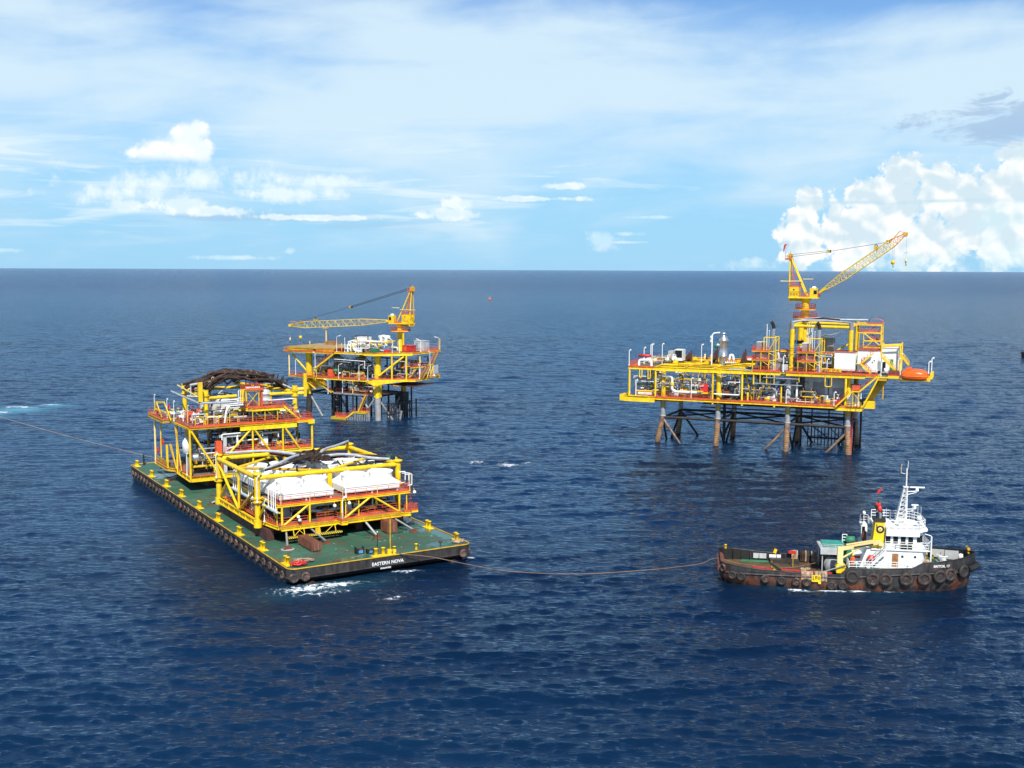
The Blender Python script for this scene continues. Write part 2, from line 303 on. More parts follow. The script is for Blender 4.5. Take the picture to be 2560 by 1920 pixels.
# ------------------------------------------------------------------ mesh builder
class MB:
    def __init__(s): s.v = []; s.f = []; s.mi = []; s.sm = []; s.mats = []
    def _m(s, m):
        if m not in s.mats: s.mats.append(m)
        return s.mats.index(m)
    def add(s, vs, fs, m, smooth=False):
        o = len(s.v); s.v += [tuple(x) for x in vs]; k = s._m(m)
        for f in fs: s.f.append(tuple(i + o for i in f)); s.mi.append(k); s.sm.append(smooth)
    def box(s, x0, x1, y0, y1, z0, z1, m):
        s.add([(x0, y0, z0), (x1, y0, z0), (x1, y1, z0), (x0, y1, z0), (x0, y0, z1), (x1, y0, z1), (x1, y1, z1), (x0, y1, z1)],
              [(0, 3, 2, 1), (4, 5, 6, 7), (0, 1, 5, 4), (1, 2, 6, 5), (2, 3, 7, 6), (3, 0, 4, 7)], m)
    def beam(s, p, q, w, h, m, upv=(0, 0, 1)):
        p = Vector(p); q = Vector(q); d = q - p; L = d.length
        if L < 1e-6: return
        d /= L; u = Vector(upv)
        if abs(d.dot(u)) > 0.98: u = Vector((0, 1, 0))
        a = d.cross(u).normalized(); b = a.cross(d).normalized(); a *= w / 2; b *= h / 2
        vs = [p - a - b, p + a - b, p + a + b, p - a + b, q - a - b, q + a - b, q + a + b, q - a + b]
        s.add(vs, [(0, 1, 2, 3), (7, 6, 5, 4), (0, 4, 5, 1), (1, 5, 6, 2), (2, 6, 7, 3), (3, 7, 4, 0)], m)
    def ibeam(s, p, q, h, w, m, stiff=0.0):
        p = Vector(p); q = Vector(q); hz = Vector((0, 0, h / 2 - 0.04))
        s.beam(p + hz, q + hz, w, 0.08, m); s.beam(p - hz, q - hz, w, 0.08, m); s.beam(p, q, 0.06, h - 0.16, m)
        if stiff:
            L = (q - p).length; n = int(L / stiff)
            for i in range(1, n + 1):
                c = p.lerp(q, i / (n + 1)); d = (q - p).normalized() * 0.04
                s.beam(c - d, c + d, w * 0.92, h - 0.17, m)
    def tube(s, p, q, r, m, n=10, r2=None, cap=True):
        p = Vector(p); q = Vector(q); d = q - p
        if d.length < 1e-6: return
        d.normalize(); u = Vector((0, 0, 1)) if abs(d.z) < 0.95 else Vector((1, 0, 0))
        a = d.cross(u).normalized(); b = a.cross(d).normalized(); r2 = r if r2 is None else r2
        vs = []
        for c, rr in ((p, r), (q, r2)):
            for i in range(n):
                g = 2 * math.pi * i / n; vs.append(c + a * (rr * math.cos(g)) + b * (rr * math.sin(g)))
        fs = [(i, i + n, (i + 1) % n + n, (i + 1) % n) for i in range(n)]
        s.add(vs, fs, m, True)
        if cap: s.add(vs[:n], [tuple(range(n))], m); s.add(vs[n:], [tuple(reversed(range(n)))], m)
    def path(s, pts, r, m, n=8, closed=False):
        P = [Vector(p) for p in pts]; k = len(P); vs = []; prev = None
        for i in range(k):
            if closed: d = P[(i + 1) % k] - P[i - 1]
            else: d = P[min(i + 1, k - 1)] - P[max(i - 1, 0)]
            d.normalize()
            if prev is None:
                u = Vector((0, 0, 1)) if abs(d.z) < 0.9 else Vector((1, 0, 0)); a = d.cross(u).normalized()
            else: a = (prev - d * prev.dot(d)).normalized()
            prev = a; b = a.cross(d)
            rr = r[i] if isinstance(r, (list, tuple)) else r
            for j in range(n):
                g = 2 * math.pi * j / n; vs.append(P[i] + a * (rr * math.cos(g)) + b * (rr * math.sin(g)))
        fs = []
        for i in range(k if closed else k - 1):
            for j in range(n):
                i2 = (i + 1) % k; fs.append((i * n + j, i2 * n + j, i2 * n + (j + 1) % n, i * n + (j + 1) % n))
        s.add(vs, fs, m, True)
        if not closed: s.add(vs[:n], [tuple(range(n))], m); s.add(vs[-n:], [tuple(reversed(range(n)))], m)
    def pipe(s, pts, r, m, n=8, er=None):
        """pipe with rounded elbows"""
        P = [Vector(p) for p in pts]; er = er or r * 2.2; out = [P[0]]
        for i in range(1, len(P) - 1):
            a = P[i - 1] - P[i]; b = P[i + 1] - P[i]; e = min(er, a.length * 0.45, b.length * 0.45)
            a = P[i] + a.normalized() * e; b = P[i] + b.normalized() * e
            for k in range(5):
                w = k / 4; out.append(a * (1 - w) ** 2 + P[i] * 2 * w * (1 - w) + b * w * w)
        out.append(P[-1]); s.path(out, r, m, n)
    def lathe(s, c, prof, m, n=16, axis='z'):
        vs = []; c = Vector(c)
        for (r, z) in prof:
            for i in range(n):
                g = 2 * math.pi * i / n; a, b = r * math.cos(g), r * math.sin(g)
                vs.append(c + (Vector((a, b, z)) if axis == 'z' else Vector((z, a, b)) if axis == 'x' else Vector((a, z, b))))
        fs = []
        for k in range(len(prof) - 1):
            for i in range(n):
                j = (i + 1) % n; q = (k * n + i, k * n + j, (k + 1) * n + j, (k + 1) * n + i)
                fs.append(q if axis != 'y' else q[::-1])
        s.add(vs, fs, m, True)
        for k, rev in ((0, True), (len(prof) - 1, False)):
            if prof[k][0] > 1e-3:
                ring = tuple(range(n)); s.add(vs[k * n:(k + 1) * n], [ring[::-1] if rev else ring], m)
    def torus(s, c, R_, r, m, axis='y', n=20, k=8):
        vs = []; c = Vector(c)
        for i in range(n):
            g = 2 * math.pi * i / n
            for j in range(k):
                h = 2 * math.pi * j / k; rr = R_ + r * math.cos(h); a, b, z = rr * math.cos(g), rr * math.sin(g), r * math.sin(h)
                vs.append(c + (Vector((a, z, b)) if axis == 'y' else Vector((z, a, b)) if axis == 'x' else Vector((a, b, z))))
        fs = [(i * k + j, ((i + 1) % n) * k + j, ((i + 1) % n) * k + (j + 1) % k, i * k + (j + 1) % k) for i in range(n) for j in range(k)]
        s.add(vs, fs, m, True)
    def prism(s, poly, z0, z1, m, mtop=None):
        n = len(poly); vs = [(x, y, z0) for x, y in poly] + [(x, y, z1) for x, y in poly]
        s.add(vs, [(i, (i + 1) % n, (i + 1) % n + n, i + n) for i in range(n)] + [tuple(reversed(range(n)))], m)
        s.add([(x, y, z1) for x, y in poly], [tuple(range(n))], mtop or m)
    def rail(s, pts, m, h=1.1, step=1.6, r=0.035, toe=None, rails=3):
        P = [Vector(p) for p in pts]
        for a, b in zip(P, P[1:]):
            L = (b - a).length; n = max(1, round(L / step))
            for i in range(n + 1):
                c = a.lerp(b, i / n); s.tube(c, c + Vector((0, 0, h)), r, m, 4, cap=False)
            for k in range(rails):
                z = Vector((0, 0, h * (k + 1) / rails)); s.tube(a + z, b + z, r, m, 4, cap=False)
            if toe: s.beam(a + Vector((0, 0, 0.12)), b + Vector((0, 0, 0.12)), 0.04, 0.24, toe)
    def stair(s, p, q, w, ms, mr, side=(0, 1, 0)):
        p = Vector(p); q = Vector(q); sd = Vector(side).normalized() * w / 2
        for e in (-1, 1): s.beam(p + sd * e, q + sd * e, 0.1, 0.34, ms)
        n = max(3, int(abs(q.z - p.z) / 0.24))
        for i in range(n):
            c = p.lerp(q, (i + 0.5) / n); s.beam(c - sd, c + sd, 0.26, 0.05, MT['grating'])
        for e in (-1, 1):
            for k in (0.5, 1.0):
                z = Vector((0, 0, k)); s.tube(p + sd * e + z, q + sd * e + z, 0.035, mr, 4, cap=False)
            for i in range(5):
                c = p.lerp(q, i / 4) + sd * e; s.tube(c, c + Vector((0, 0, 1)), 0.03, mr, 4, cap=False)
    def build(s, name, parent=None, **props):
        me = bpy.data.meshes.new(name); me.from_pydata(s.v, [], s.f)
        for m in s.mats: me.materials.append(m)
        me.polygons.foreach_set('material_index', s.mi); me.polygons.foreach_set('use_smooth', s.sm); me.update()
        o = bpy.data.objects.new(name, me); COL.objects.link(o)
        if parent is not None: o.parent = parent
        for k, v in props.items(): o[k] = v
        return o
def root(name, label, cat, loc=(0, 0, 0), rz=0.0, group=None):
    o = bpy.data.objects.new(name, None); COL.objects.link(o); o.location = loc; o.rotation_euler = (0, 0, rz)
    o.empty_display_size = 0.5; o['label'] = label; o['category'] = cat
    if group: o['group'] = group
    return o
def tag(o, label, cat, group=None):
    o['label'] = label; o['category'] = cat
    if group: o['group'] = group
    return o
class Frame:
    def __init__(s, ox, oy, deg): s.o = Vector((ox, oy, 0)); s.a = R(deg); s.M = Matrix.Rotation(s.a, 3, 'Z')
    def w(s, x, y, z): return s.o + s.M @ Vector((x, y, z))
BG = Frame(-29.125, 141.466, 31.521)
RP = Frame(35.6, 265.2, -23.0)
LP = Frame(-37.0, 302.6, -28.0)
TG = Frame(28.7, 148.7, -8.8)
def text_mesh(body, size, m, name, parent, origin, xdir, zdir=(0, 0, 1), depth=0.015, align='LEFT', bold=0.0, **props):
    cu = bpy.data.curves.new(name, 'FONT'); cu.body = body; cu.size = size; cu.extrude = depth; cu.align_x = align; cu.offset = bold; cu.resolution_u = 3
    tmp = bpy.data.objects.new(name + '_c', cu); COL.objects.link(tmp)
    me = bpy.data.meshes.new_from_object(tmp); bpy.data.objects.remove(tmp); bpy.data.curves.remove(cu)
    x = Vector(xdir).normalized(); z = Vector(zdir).normalized(); n = x.cross(z)
    Mx = Matrix((x, z, n)).transposed().to_4x4(); Mx.translation = Vector(origin); me.transform(Mx)
    me.materials.clear(); me.materials.append(m); me.name = name
    o = bpy.data.objects.new(name, me); COL.objects.link(o); o.parent = parent
    for k, v in props.items(): o[k] = v
    return o
rnd = random.Random(11)


# ------------------------------------------------------------------ sea
def build_sea():
    rs = np.random.RandomState(5)
    # radial rings: fine where the camera looks, coarse towards the horizon
    rr = [0.5, 20, 45, 62]; r = 70.0
    while r < 700: rr.append(r); r *= 1.0026
    while r < 3200: rr.append(r); r *= 1.006
    while r < 60000: rr.append(r); r *= 1.10
    rr = np.array(rr)
    dense = np.radians(np.arange(-33, 33.001, 0.075))
    coarse = np.radians(np.concatenate([np.arange(36, 180, 6.0), np.arange(-180, -33, 6.0)]))
    az = np.concatenate([dense, coarse]); nA = len(az); nR = len(rr)
    A, Rr = np.meshgrid(az, rr); Xg = (Rr * np.sin(A)).astype(np.float32); Yg = (Rr * np.cos(A)).astype(np.float32)
    H = np.zeros_like(Xg); DX = np.zeros_like(Xg); DY = np.zeros_like(Xg)
    # directional spectrum; crests lie roughly across the view
    nw = 140
    for i in range(nw):
        f = (i + rs.rand()) / nw
        lam = 0.6 * (15.0 / 0.6) ** f
        th = math.radians(174) + rs.randn() * (0.36 if lam < 3 else 0.30)
        if lam > 9: th = math.radians(190) + rs.randn() * 0.30
        k = 2 * np.pi / lam; ph = rs.rand() * 6.283
        amp = 0.0090 * min(lam, 5.0) ** 0.36 * (0.55 + 0.9 * rs.rand())
        if lam > 9: amp *= 1.5
        kx, ky = k * np.sin(th), k * np.cos(th)
        fade = np.clip((lam / (Rr * 0.0030 + 0.05) - 1.2) / 1.8, 0, 1).astype(np.float32)
        fade *= np.clip((Rr - 40) / 25, 0, 1)
        g = np.clip(0.60 + 0.62 * np.sin(Xg * 0.011 * (1 + f) + Yg * 0.017 * (1 + 0.5 * f) + i * 2.1), 0.15, 1.3)   # gusts
        arg = kx * Xg + ky * Yg + ph + 0.5 * np.sin(Xg * 0.05 + Yg * 0.03 + i)
        a = amp * fade * g
        H += a * np.sin(arg); c = a * np.cos(arg) * 0.8
        DX += c * np.sin(th); DY += c * np.cos(th)
    # the calmer slick along the port side of the barge
    def seg(x, y, ax, ay, bx, by, w):
        dx, dy = bx - ax, by - ay; tt = np.clip(((x - ax) * dx + (y - ay) * dy) / (dx * dx + dy * dy), 0, 1)
        return np.exp(-(((x - ax - tt * dx) ** 2 + (y - ay - tt * dy) ** 2) / (w * w)))
    calm = 1 - 0.42 * seg(Xg, Yg, -92, 232, -47, 148, 26) - 0.3 * seg(Xg, Yg, -15, 175, 28, 160, 13)
    H *= calm; DX *= calm; DY *= calm
    # foam mask
    fo = np.zeros_like(Xg)
    def blob(x, y, sx, sy, rot, k):
        c, s_ = math.cos(rot), math.sin(rot); dx, dy = Xg - x, Yg - y
        return k * np.exp(-(((dx * c + dy * s_) / sx) ** 2 + ((-dx * s_ + dy * c) / sy) ** 2))
    w = lambda lx, ly: BG.w(lx, ly, 0)
    br = BG.a
    for (lx, ly, sx, sy, k) in [(1.2, -2.2, 5.0, 1.7, 1.0), (5.5, -1.9, 5.6, 1.7, 1.0), (2.5, -4.6, 5.6, 1.4, 0.82), (9.5, -6.8, 3.4, 0.6, 0.62), (11.8, -4.0, 2.0, 0.5, 0.7),
                             (16.8, -1.2, 2.6, 0.8, 0.98), (27.0, 0.6, 2.2, 0.7, 0.95), (28.6, 3.5, 2.0, 0.8, 0.7), (30.5, 14, 2.6, 1.2, 0.6), (-3.2, 0.6, 3.0, 0.9, 0.5),
                             (10.0, -11.5, 4.0, 0.9, 0.66), (13.0, -10.5, 2.8, 0.6, 0.5), (17.2, -21.0, 2.0, 0.7, 0.62), (21.0, -3.5, 4.0, 0.6, 0.45)]:
        p = w(lx, ly); fo = np.maximum(fo, blob(p.x, p.y, sx, sy, br - 0.25, k))
    for (lx, ly, sx, sy, k) in [(10.3, -6.1, 2.6, 0.6, 1.05), (14.2, -6.0, 3.3, 0.7, 1.15), (17.5, -5.7, 2.4, 0.6, 1.0), (21.5, -5.4, 3.4, 0.5, 0.75), (7.5, -5.7, 2.0, 0.4, 0.55), (27.5, -4.2, 4.0, 0.5, 0.35), (-4, 0, 5, 1.6, 0.35)]:
        p = TG.w(lx, ly, 0); fo = np.maximum(fo, blob(p.x, p.y, sx, sy, TG.a, k))
    for (x, y, sx, sy, k) in [(-1.0, 233.0, 2.6, 4.0, 1.1), (-7.5, 236.0, 3.6, 2.4, 0.75), (3.3, 236.0, 2.2, 2.0, 0.7), (-5.5, 161.0, 3.2, 0.7, 0.5), (-9.8, 178.0, 3.4, 0.9, 0.45), (-6, 186, 3, .8, .4),
                              (-156, 302, 9, 7, 1.05), (-141, 334, 6, 2.6, 0.9), (-147, 328, 7, 2.6, 0.85), (-150, 316, 7, 4.5, 0.9), (-50, 130, 3, .5, .35), (14, 166, 5, .6, .45), (30, 232, 3, .8, .4), (60, 205, 3, .7, .4)]:
        fo = np.maximum(fo, blob(x, y, sx, sy, 0.1, k))
    tq = np.zeros_like(Xg)      # aerated turquoise water behind the left tug
    for (x, y, sx, sy, k) in [(-154, 308, 10, 9, 1.0), (-145, 322, 8, 7, .9), (-166, 312, 12, 14, 0.9), (-138, 332, 5, 4, 0.7)]: tq = np.maximum(tq, blob(x, y, sx, sy, 0.2, k))
    for (lx, ly, sx, sy, k) in [(4.0, -2.5, 8.0, 3.0, 0.35), (14.0, -5.4, 9.0, 1.8, 0.22)]:
        p = (w if sy > 2 else lambda a, b: TG.w(a, b, 0))(lx, ly); tq = np.maximum(tq, blob(p.x, p.y, sx, sy, br if sy > 2 else TG.a, k * .5))
    H += fo * 0.12
    V = np.stack([Xg + DX, Yg + DY, H], -1).reshape(-1, 3)
    me = bpy.data.meshes.new('sea'); me.vertices.add(len(V)); me.vertices.foreach_set('co', V.astype(np.float32).ravel())
    i = np.arange(nR - 1)[:, None] * nA; j = np.arange(nA)[None, :]; j2 = (j + 1) % nA
    q = np.stack([i + j, i + nA + j, i + nA + j2, i + j2], -1).reshape(-1, 4)[:, ::-1]
    n = len(q); me.loops.add(n * 4); me.polygons.add(n)
    me.loops.foreach_set('vertex_index', q.astype(np.int32).ravel()); me.polygons.foreach_set('loop_start', np.arange(0, n * 4, 4, dtype=np.int32))
    me.polygons.foreach_set('use_smooth', np.ones(n, dtype=bool)); me.update(calc_edges=True)
    for nm, arr in (('foam', fo), ('aerated', tq)):
        at = me.attributes.new(nm, 'FLOAT', 'POINT'); at.data.foreach_set('value', arr.astype(np.float32).ravel())
    o = bpy.data.objects.new('sea', me); COL.objects.link(o); o['kind'] = 'structure'
    # material
    m, t, b = mat_base('sea_water')
    g = t.node('ShaderNodeNewGeometry'); pos = g.outputs['Position']
    fa = t.node('ShaderNodeAttribute', attribute_name='foam').outputs['Fac']; ta = t.node('ShaderNodeAttribute', attribute_name='aerated').outputs['Fac']
    sp = t.node('ShaderNodeSeparateXYZ'); t.l.new(pos, sp.inputs[0])
    dist = t.m('SQRT', t.m('ADD', t.m('MULTIPLY', sp.outputs[0], sp.outputs[0]), t.m('MULTIPLY', sp.outputs[1], sp.outputs[1])))
    an = t.vec(t.m('MULTIPLY', sp.outputs[0], 0.48), sp.outputs[1], 0.0)
    h1 = t.noise2(an, 1.3, 6.0, 0.66, 0.25); h2 = t.noise2(an, 0.30, 4.0, 0.55, 0.3); h3 = t.noise2(t.vec(t.m('MULTIPLY', sp.outputs[0], 0.5), sp.outputs[1], 4.0), 0.055, 4.0, 0.6)
    bn = t.node('ShaderNodeBump'); bn.inputs['Strength'].default_value = 1.0; bn.inputs['Distance'].default_value = 1.0
    hh = t.m('ADD', t.m('MULTIPLY', h1, t.ss(dist, 100.0, 500.0, 0.16, 0.26)), t.m('MULTIPLY', h2, t.ss(dist, 150.0, 900.0, 0.22, 0.75)))
    hh = t.m('ADD', hh, t.m('MULTIPLY', h3, t.ss(dist, 250.0, 3000.0, 0.0, 3.5)))
    t.put(bn.inputs['Height'], hh); 
    gust = t.noise2(t.vec(t.m('MULTIPLY', sp.outputs[0], 0.5), sp.outputs[1], 0.0), 0.011, 5.0, 0.6, 0.4)
    deep = t.mix(t.ss(gust, 0.35, 0.65), rgb(0.0015, 0.0100, 0.030), rgb(0.0030, 0.0190, 0.052))
    col = t.mix(t.m('MULTIPLY', ta, 0.9), deep, rgb(0.07, 0.30, 0.38))
    f1 = t.noise2(t.vec(t.m('MULTIPLY', sp.outputs[0], 0.8), sp.outputs[1], 0.0), 1.5, 8.0, 0.72, 0.6)
    f2 = t.noise2(t.vec(t.m('MULTIPLY', sp.outputs[0], 0.5), sp.outputs[1], 3.0), 0.5, 3.0, 0.6, 0.3)
    fm = t.m('MULTIPLY', t.ss(t.m('ADD', t.m('MULTIPLY', fa, 0.50), t.m('ADD', t.m('MULTIPLY', f1, 1.25), t.m('MULTIPLY', f2, 0.25))), 1.06, 1.30), t.ss(fa, 0.08, 0.3))
    col = t.mix(fm, col, rgb(0.78, 0.82, 0.84))
    t.put(b.inputs['Base Color'], col); b.inputs['IOR'].default_value = 1.333; b.inputs['Specular Tint'].default_value = (0.30, 0.50, 0.76, 1.0)
    t.put(b.inputs['Roughness'], t.m('ADD', t.ss(dist, 150.0, 2500.0, 0.06, 0.22), t.m('MULTIPLY', fm, 0.6)))
    t.put(b.inputs['Specular IOR Level'], t.m('SUBTRACT', 0.34, t.m('MULTIPLY', fm, 0.24)))
    t.l.new(bn.outputs[0], b.inputs['Normal'])
    b.inputs['Specular IOR Level'].default_value = 0.0
    for l_ in list(b.inputs['Specular IOR Level'].links): t.l.remove(l_)
    gl = t.node('ShaderNodeBsdfAnisotropic'); gl.distribution = 'GGX'; gl.inputs['Color'].default_value = (0.66, 0.80, 0.94, 1.0)
    t.put(gl.inputs['Roughness'], t.ss(dist, 150.0, 2500.0, 0.06, 0.20)); t.l.new(bn.outputs[0], gl.inputs['Normal'])
    fr_ = t.node('ShaderNodeFresnel'); fr_.inputs['IOR'].default_value = 1.30; t.l.new(bn.outputs[0], fr_.inputs['Normal'])
    ms = t.node('ShaderNodeMixShader'); t.put(ms.inputs[0], t.m('MULTIPLY', fr_.outputs[0], t.m('SUBTRACT', 1.0, fm)))
    t.l.new(b.outputs[0], ms.inputs[1]); t.l.new(gl.outputs[0], ms.inputs[2]); t.l.new(ms.outputs[0], t.n['Material Output'].inputs[0])
    me.materials.append(m)
build_sea()

# ------------------------------------------------------------------ generic process equipment
Y_, O_, G_, W_, ST = MT['yellow'], MT['orange'], MT['grey'], MT['white'], MT['steel']
def floodlight(parent, x, y, z, h=3.6, dx=0.7, dy=0.0, name='floodlight_pole', m=None):
    b = MB(); m = m or MT['railw']
    b.tube((x, y, z), (x, y, z + h), 0.085, m, 6, r2=0.06); b.tube((x, y, z), (x, y, z + 0.25), 0.16, m, 6)
    b.tube((x, y, z + h), (x + dx * 0.8, y + dy * 0.8, z + h + 0.28), 0.05, m, 5)
    o = b.build(name, parent)
    l = MB(); l.beam((x + dx * 0.6, y + dy * 0.6, z + h + 0.22), (x + dx * 1.5, y + dy * 1.5, z + h + 0.42), 0.26, 0.16, m); l.build('lamp', o)
    return o
def rand_pipe(parent, r, x0, x1, y0, y1, z0, z1, mats=None, big=False):
    m = r.choice(mats or [ST, ST, MT['lgrey'], G_, W_, MT['ochre_shade']]); rad = r.uniform(0.10, 0.22) * (1.5 if big else 1)
    p = [r.uniform(x0, x1), r.uniform(y0, y1), r.uniform(z0, z1)]; pts = [tuple(p)]
    for _ in range(r.choice([3, 4, 5])):
        ax = r.choice([0, 0, 2, 1]); lo, hi = ((x0, x1), (y0, y1), (z0, z1))[ax]
        q = p[ax] + r.choice([-1, 1]) * r.uniform(1.2, 5.0 if ax == 0 else 2.6)
        p[ax] = min(hi, max(lo, q)); 
        if (Vector(p) - Vector(pts[-1])).length > 0.7: pts.append(tuple(p))
    if len(pts) < 2: return
    b = MB(); b.pipe(pts, rad, m, 7)
    for q in pts[::2]:
        b.tube((q[0] - .07, q[1], q[2]), (q[0] + .07, q[1], q[2]), rad * 1.6, m, 8)
    b.build('pipe', parent)
def valve(parent, x, y, z, s, m, m2):
    b = MB(); b.lathe((x - 0.3 * s, y, z), [(0.0, 0), (0.26 * s, 0), (0.26 * s, .08), (0.12 * s, .12), (0.22 * s, 0.3 * s), (0.12 * s, 0.5 * s), (0.26 * s, .54 * s), (.26 * s, .62 * s), (0, .62 * s)], m, 8, 'x')
    b.tube((x, y, z), (x, y, z + 0.6 * s), 0.06 * s, m2, 6); b.torus((x, y, z + 0.62 * s), 0.24 * s, 0.035 * s, m2, 'z', 10, 5)
    b.build('valve', parent)
def pump_skid(parent, x, y, z, r):
    b = MB(); m = r.choice([Y_, O_, G_, MT['lgrey'], MT['red'], MT['green'], MT['blue']]); L = r.uniform(1.4, 2.6)
    b.box(x - L / 2, x + L / 2, y - .6, y + .6, z, z + .18, MT['ochre_shade'])
    b.lathe((x - L / 2 + .2, y, z + .65), [(0, 0), (.36, .05), (.42, .3), (.42, L * .45), (.34, L * .5), (0, L * .52)], m, 10, 'x')
    b.lathe((x + L * .12, y, z + .55), [(0, 0), (.3, 0), (.3, .5), (.15, .6), (.15, L * .3), (0, L * .32)], r.choice([ST, G_, W_]), 10, 'x')
    b.box(x - L * .25, x + L * .1, y - .35, y + .35, z + .18, z + .4, G_); b.build('pump_skid', parent)
def cabinet(parent, x, y, z, r, m=None, s=1.0):
    w, d, h = r.uniform(.8, 1.8) * s, r.uniform(.6, 1.2) * s, r.uniform(1.2, 2.1) * s; m = m or r.choice([G_, MT['lgrey'], W_, MT['ochre_shade'], O_])
    b = MB(); b.box(x - w / 2, x + w / 2, y - d / 2, y + d / 2, z + .1, z + h, m); b.box(x - w / 2 - .04, x + w / 2 + .04, y - d / 2 - .04, y + d / 2 + .04, z + h, z + h + .06, m)
    b.box(x - w * .42, x - .02, y - d / 2 - .03, y - d / 2, z + .25, z + h - .12, m); b.box(x + .02, x + w * .42, y - d / 2 - .03, y - d / 2, z + .25, z + h - .12, m)
    b.box(x - w * .45, x + w * .45, y - d * .45, y + d * .45, z, z + .1, MT['dark']); b.build('cabinet', parent)
def vessel(parent, c, rad, L, axis, m, name='pressure_vessel', n=18):
    b = MB(); x, y, z = c
    prof = [(0.0, 0)] + [(rad * math.sin(a), rad * .45 * (1 - math.cos(a))) for a in (.4, .8, 1.2, 1.57)] + [(rad, L * .3), (rad * 1.03, L * .3 + .01), (rad * 1.03, L * .3 + .1), (rad, L * .3 + .11), (rad, L * .7), (rad * 1.03, L * .7 + .01), (rad * 1.03, L * .7 + .1), (rad, L * .7 + .11)] + \
        [(rad * math.sin(a), L - rad * .45 * (1 - math.cos(a))) for a in (1.57, 1.2, .8, .4)] + [(0.0, L)]
    b.lathe(c, prof, m, n, axis)
    if axis == 'x':
        for k in (.2, .8): b.box(x + L * k - .12, x + L * k + .12, y - rad * .8, y + rad * .8, z - rad * 1.5, z - rad * .5, MT['ochre_shade'])
        b.tube((x + L * .5, y, z + rad * .9), (x + L * .5, y, z + rad * 1.5), .12, m, 8); b.tube((x + L * .5, y, z + rad * 1.45), (x + L * .5, y, z + rad * 1.55), .22, m, 8)
    else:
        b.tube((x, y, z + L - .05), (x, y, z + L + .35), .14, m, 8); b.tube((x, y, z + L + .3), (x, y, z + L + .4), .25, m, 8)
        b.tube((x - rad * 1.3, y, z + L * .6), (x, y, z + L * .6), .13, m, 8); b.tube((x - rad * 1.35, y, z + L * .6), (x - rad * 1.25, y, z + L * .6), .25, m, 8)
    return b.build(name, parent)
def clutter(parent, seed, x0, x1, y0, y1, z, h, npipe, nval, nskid, ncab, nves=0, pm=None):
    r = random.Random(seed)
    for _ in range(npipe): rand_pipe(parent, r, x0, x1, y0, y1, z + .5, z + h, pm)
    for _ in range(nval): valve(parent, r.uniform(x0, x1), r.uniform(y0, y1), z + r.uniform(.6, min(h, 2.2)), r.uniform(.8, 1.5), r.choice([ST, W_, MT['lgrey'], Y_]), r.choice([MT['red'], Y_, MT['blue'], W_]))
    for _ in range(nskid): pump_skid(parent, r.uniform(x0 + 1, x1 - 1), r.uniform(y0 + .6, y1 - .6), z, r)
    for _ in range(ncab): cabinet(parent, r.uniform(x0 + 1, x1 - 1), r.uniform(y0 + .6, y1 - .6), z, r)
    for _ in range(nves):
        if r.random() < .5: vessel(parent, (r.uniform(x0, x1 - 3.2), r.uniform(y0 + 1, y1 - 1), z + 1.3), r.uniform(.5, .8), 3.0, 'x', r.choice([ST, W_, MT['lgrey']]))
        else: vessel(parent, (r.uniform(x0 + 1, x1 - 1), r.uniform(y0 + 1, y1 - 1), z + .4), r.uniform(.45, .7), min(h, 3.4), 'z', r.choice([ST, W_, MT['lgrey']]))
def pipe_rack(parent, seed, x0, x1, y, z, n=6, m=None, drop=1.2, name='pipe_rack'):
    r = random.Random(seed); b = MB(); L = x1 - x0
    for k in range(n):
        a, c = x0 + r.uniform(0, .25) * L, x1 - r.uniform(0, .25) * L; yy = y + .22 * k; mm = m or r.choice([ST, MT['lgrey'], G_, MT['railw'], MT['ochre_shade'], MT['dark']]); q = r.choice([-1, 1])
        b.pipe([(a, yy, z - drop * r.uniform(.3, 1.2)), (a, yy, z), (c, yy, z), (c, yy, z + q * drop * r.uniform(.2, .8))], r.uniform(.05, .12), mm, 6)
    k_ = max(2, int(L / 2.4))
    for i in range(k_):
        x = x0 + L * (.27 + .46 * i / (k_ - 1)); b.beam((x, y - .2, z - .1), (x, y + .22 * n, z - .1), .1, .1, MT['ochre_shade']); b.beam((x, y - .15, z - .1), (x, y - .15, z + .9), .07, .07, MT['ochre_shade'])
    return b.build(name, parent)
def racks(P, seed, x0, x1, y0, y1, z0, z1, n):
    r = random.Random(seed)
    for k in range(n):
        L = r.uniform(3, 7); a = r.uniform(x0, max(x0, x1 - L)); pipe_rack(P, seed * 50 + k, a, min(x1, a + L), r.uniform(y0, y1), r.uniform(z0, z1), r.choice([3, 4, 6]))
def ibm(parent, name, p, q, h, w, m=Y_, stiff=0.0):
    b = MB(); b.ibeam(p, q, h, w, m, stiff); return b.build(name, parent)
def tb(parent, name, p, q, r, m=Y_, n=10):
    b = MB(); b.tube(p, q, r, m, n); return b.build(name, parent)
def plate(parent, name, x0, x1, y0, y1, z, m=None, th=0.08, ribs=2.2):
    b = MB(); b.box(x0, x1, y0, y1, z - th, z, m or MT['grating'])
    n = max(1, int((y1 - y0) / ribs))
    for i in range(n + 1):
        yy = y0 + .12 + (y1 - y0 - .24) * i / n; b.box(x0 + .05, x1 - .05, yy - .09, yy + .09, z - .5, z - th - .003, MT['ochre_shade'])
    n = max(1, int((x1 - x0) / 4.4))
    for i in range(n + 1):
        xx = x0 + .14 + (x1 - x0 - .28) * i / n; b.box(xx - .1, xx + .1, y0 + .23, y1 - .23, z - .6, z - th - .006, MT['ochre_shade'])
    return b.build(name, parent)
def railing(parent, pts, m=None, h=1.1, toe=None, step=1.5, rails=3, r=.04, name='railing'):
    b = MB(); b.rail(pts, m or MT['rail'], h, step, r, toe or O_, rails); return b.build(name, parent)

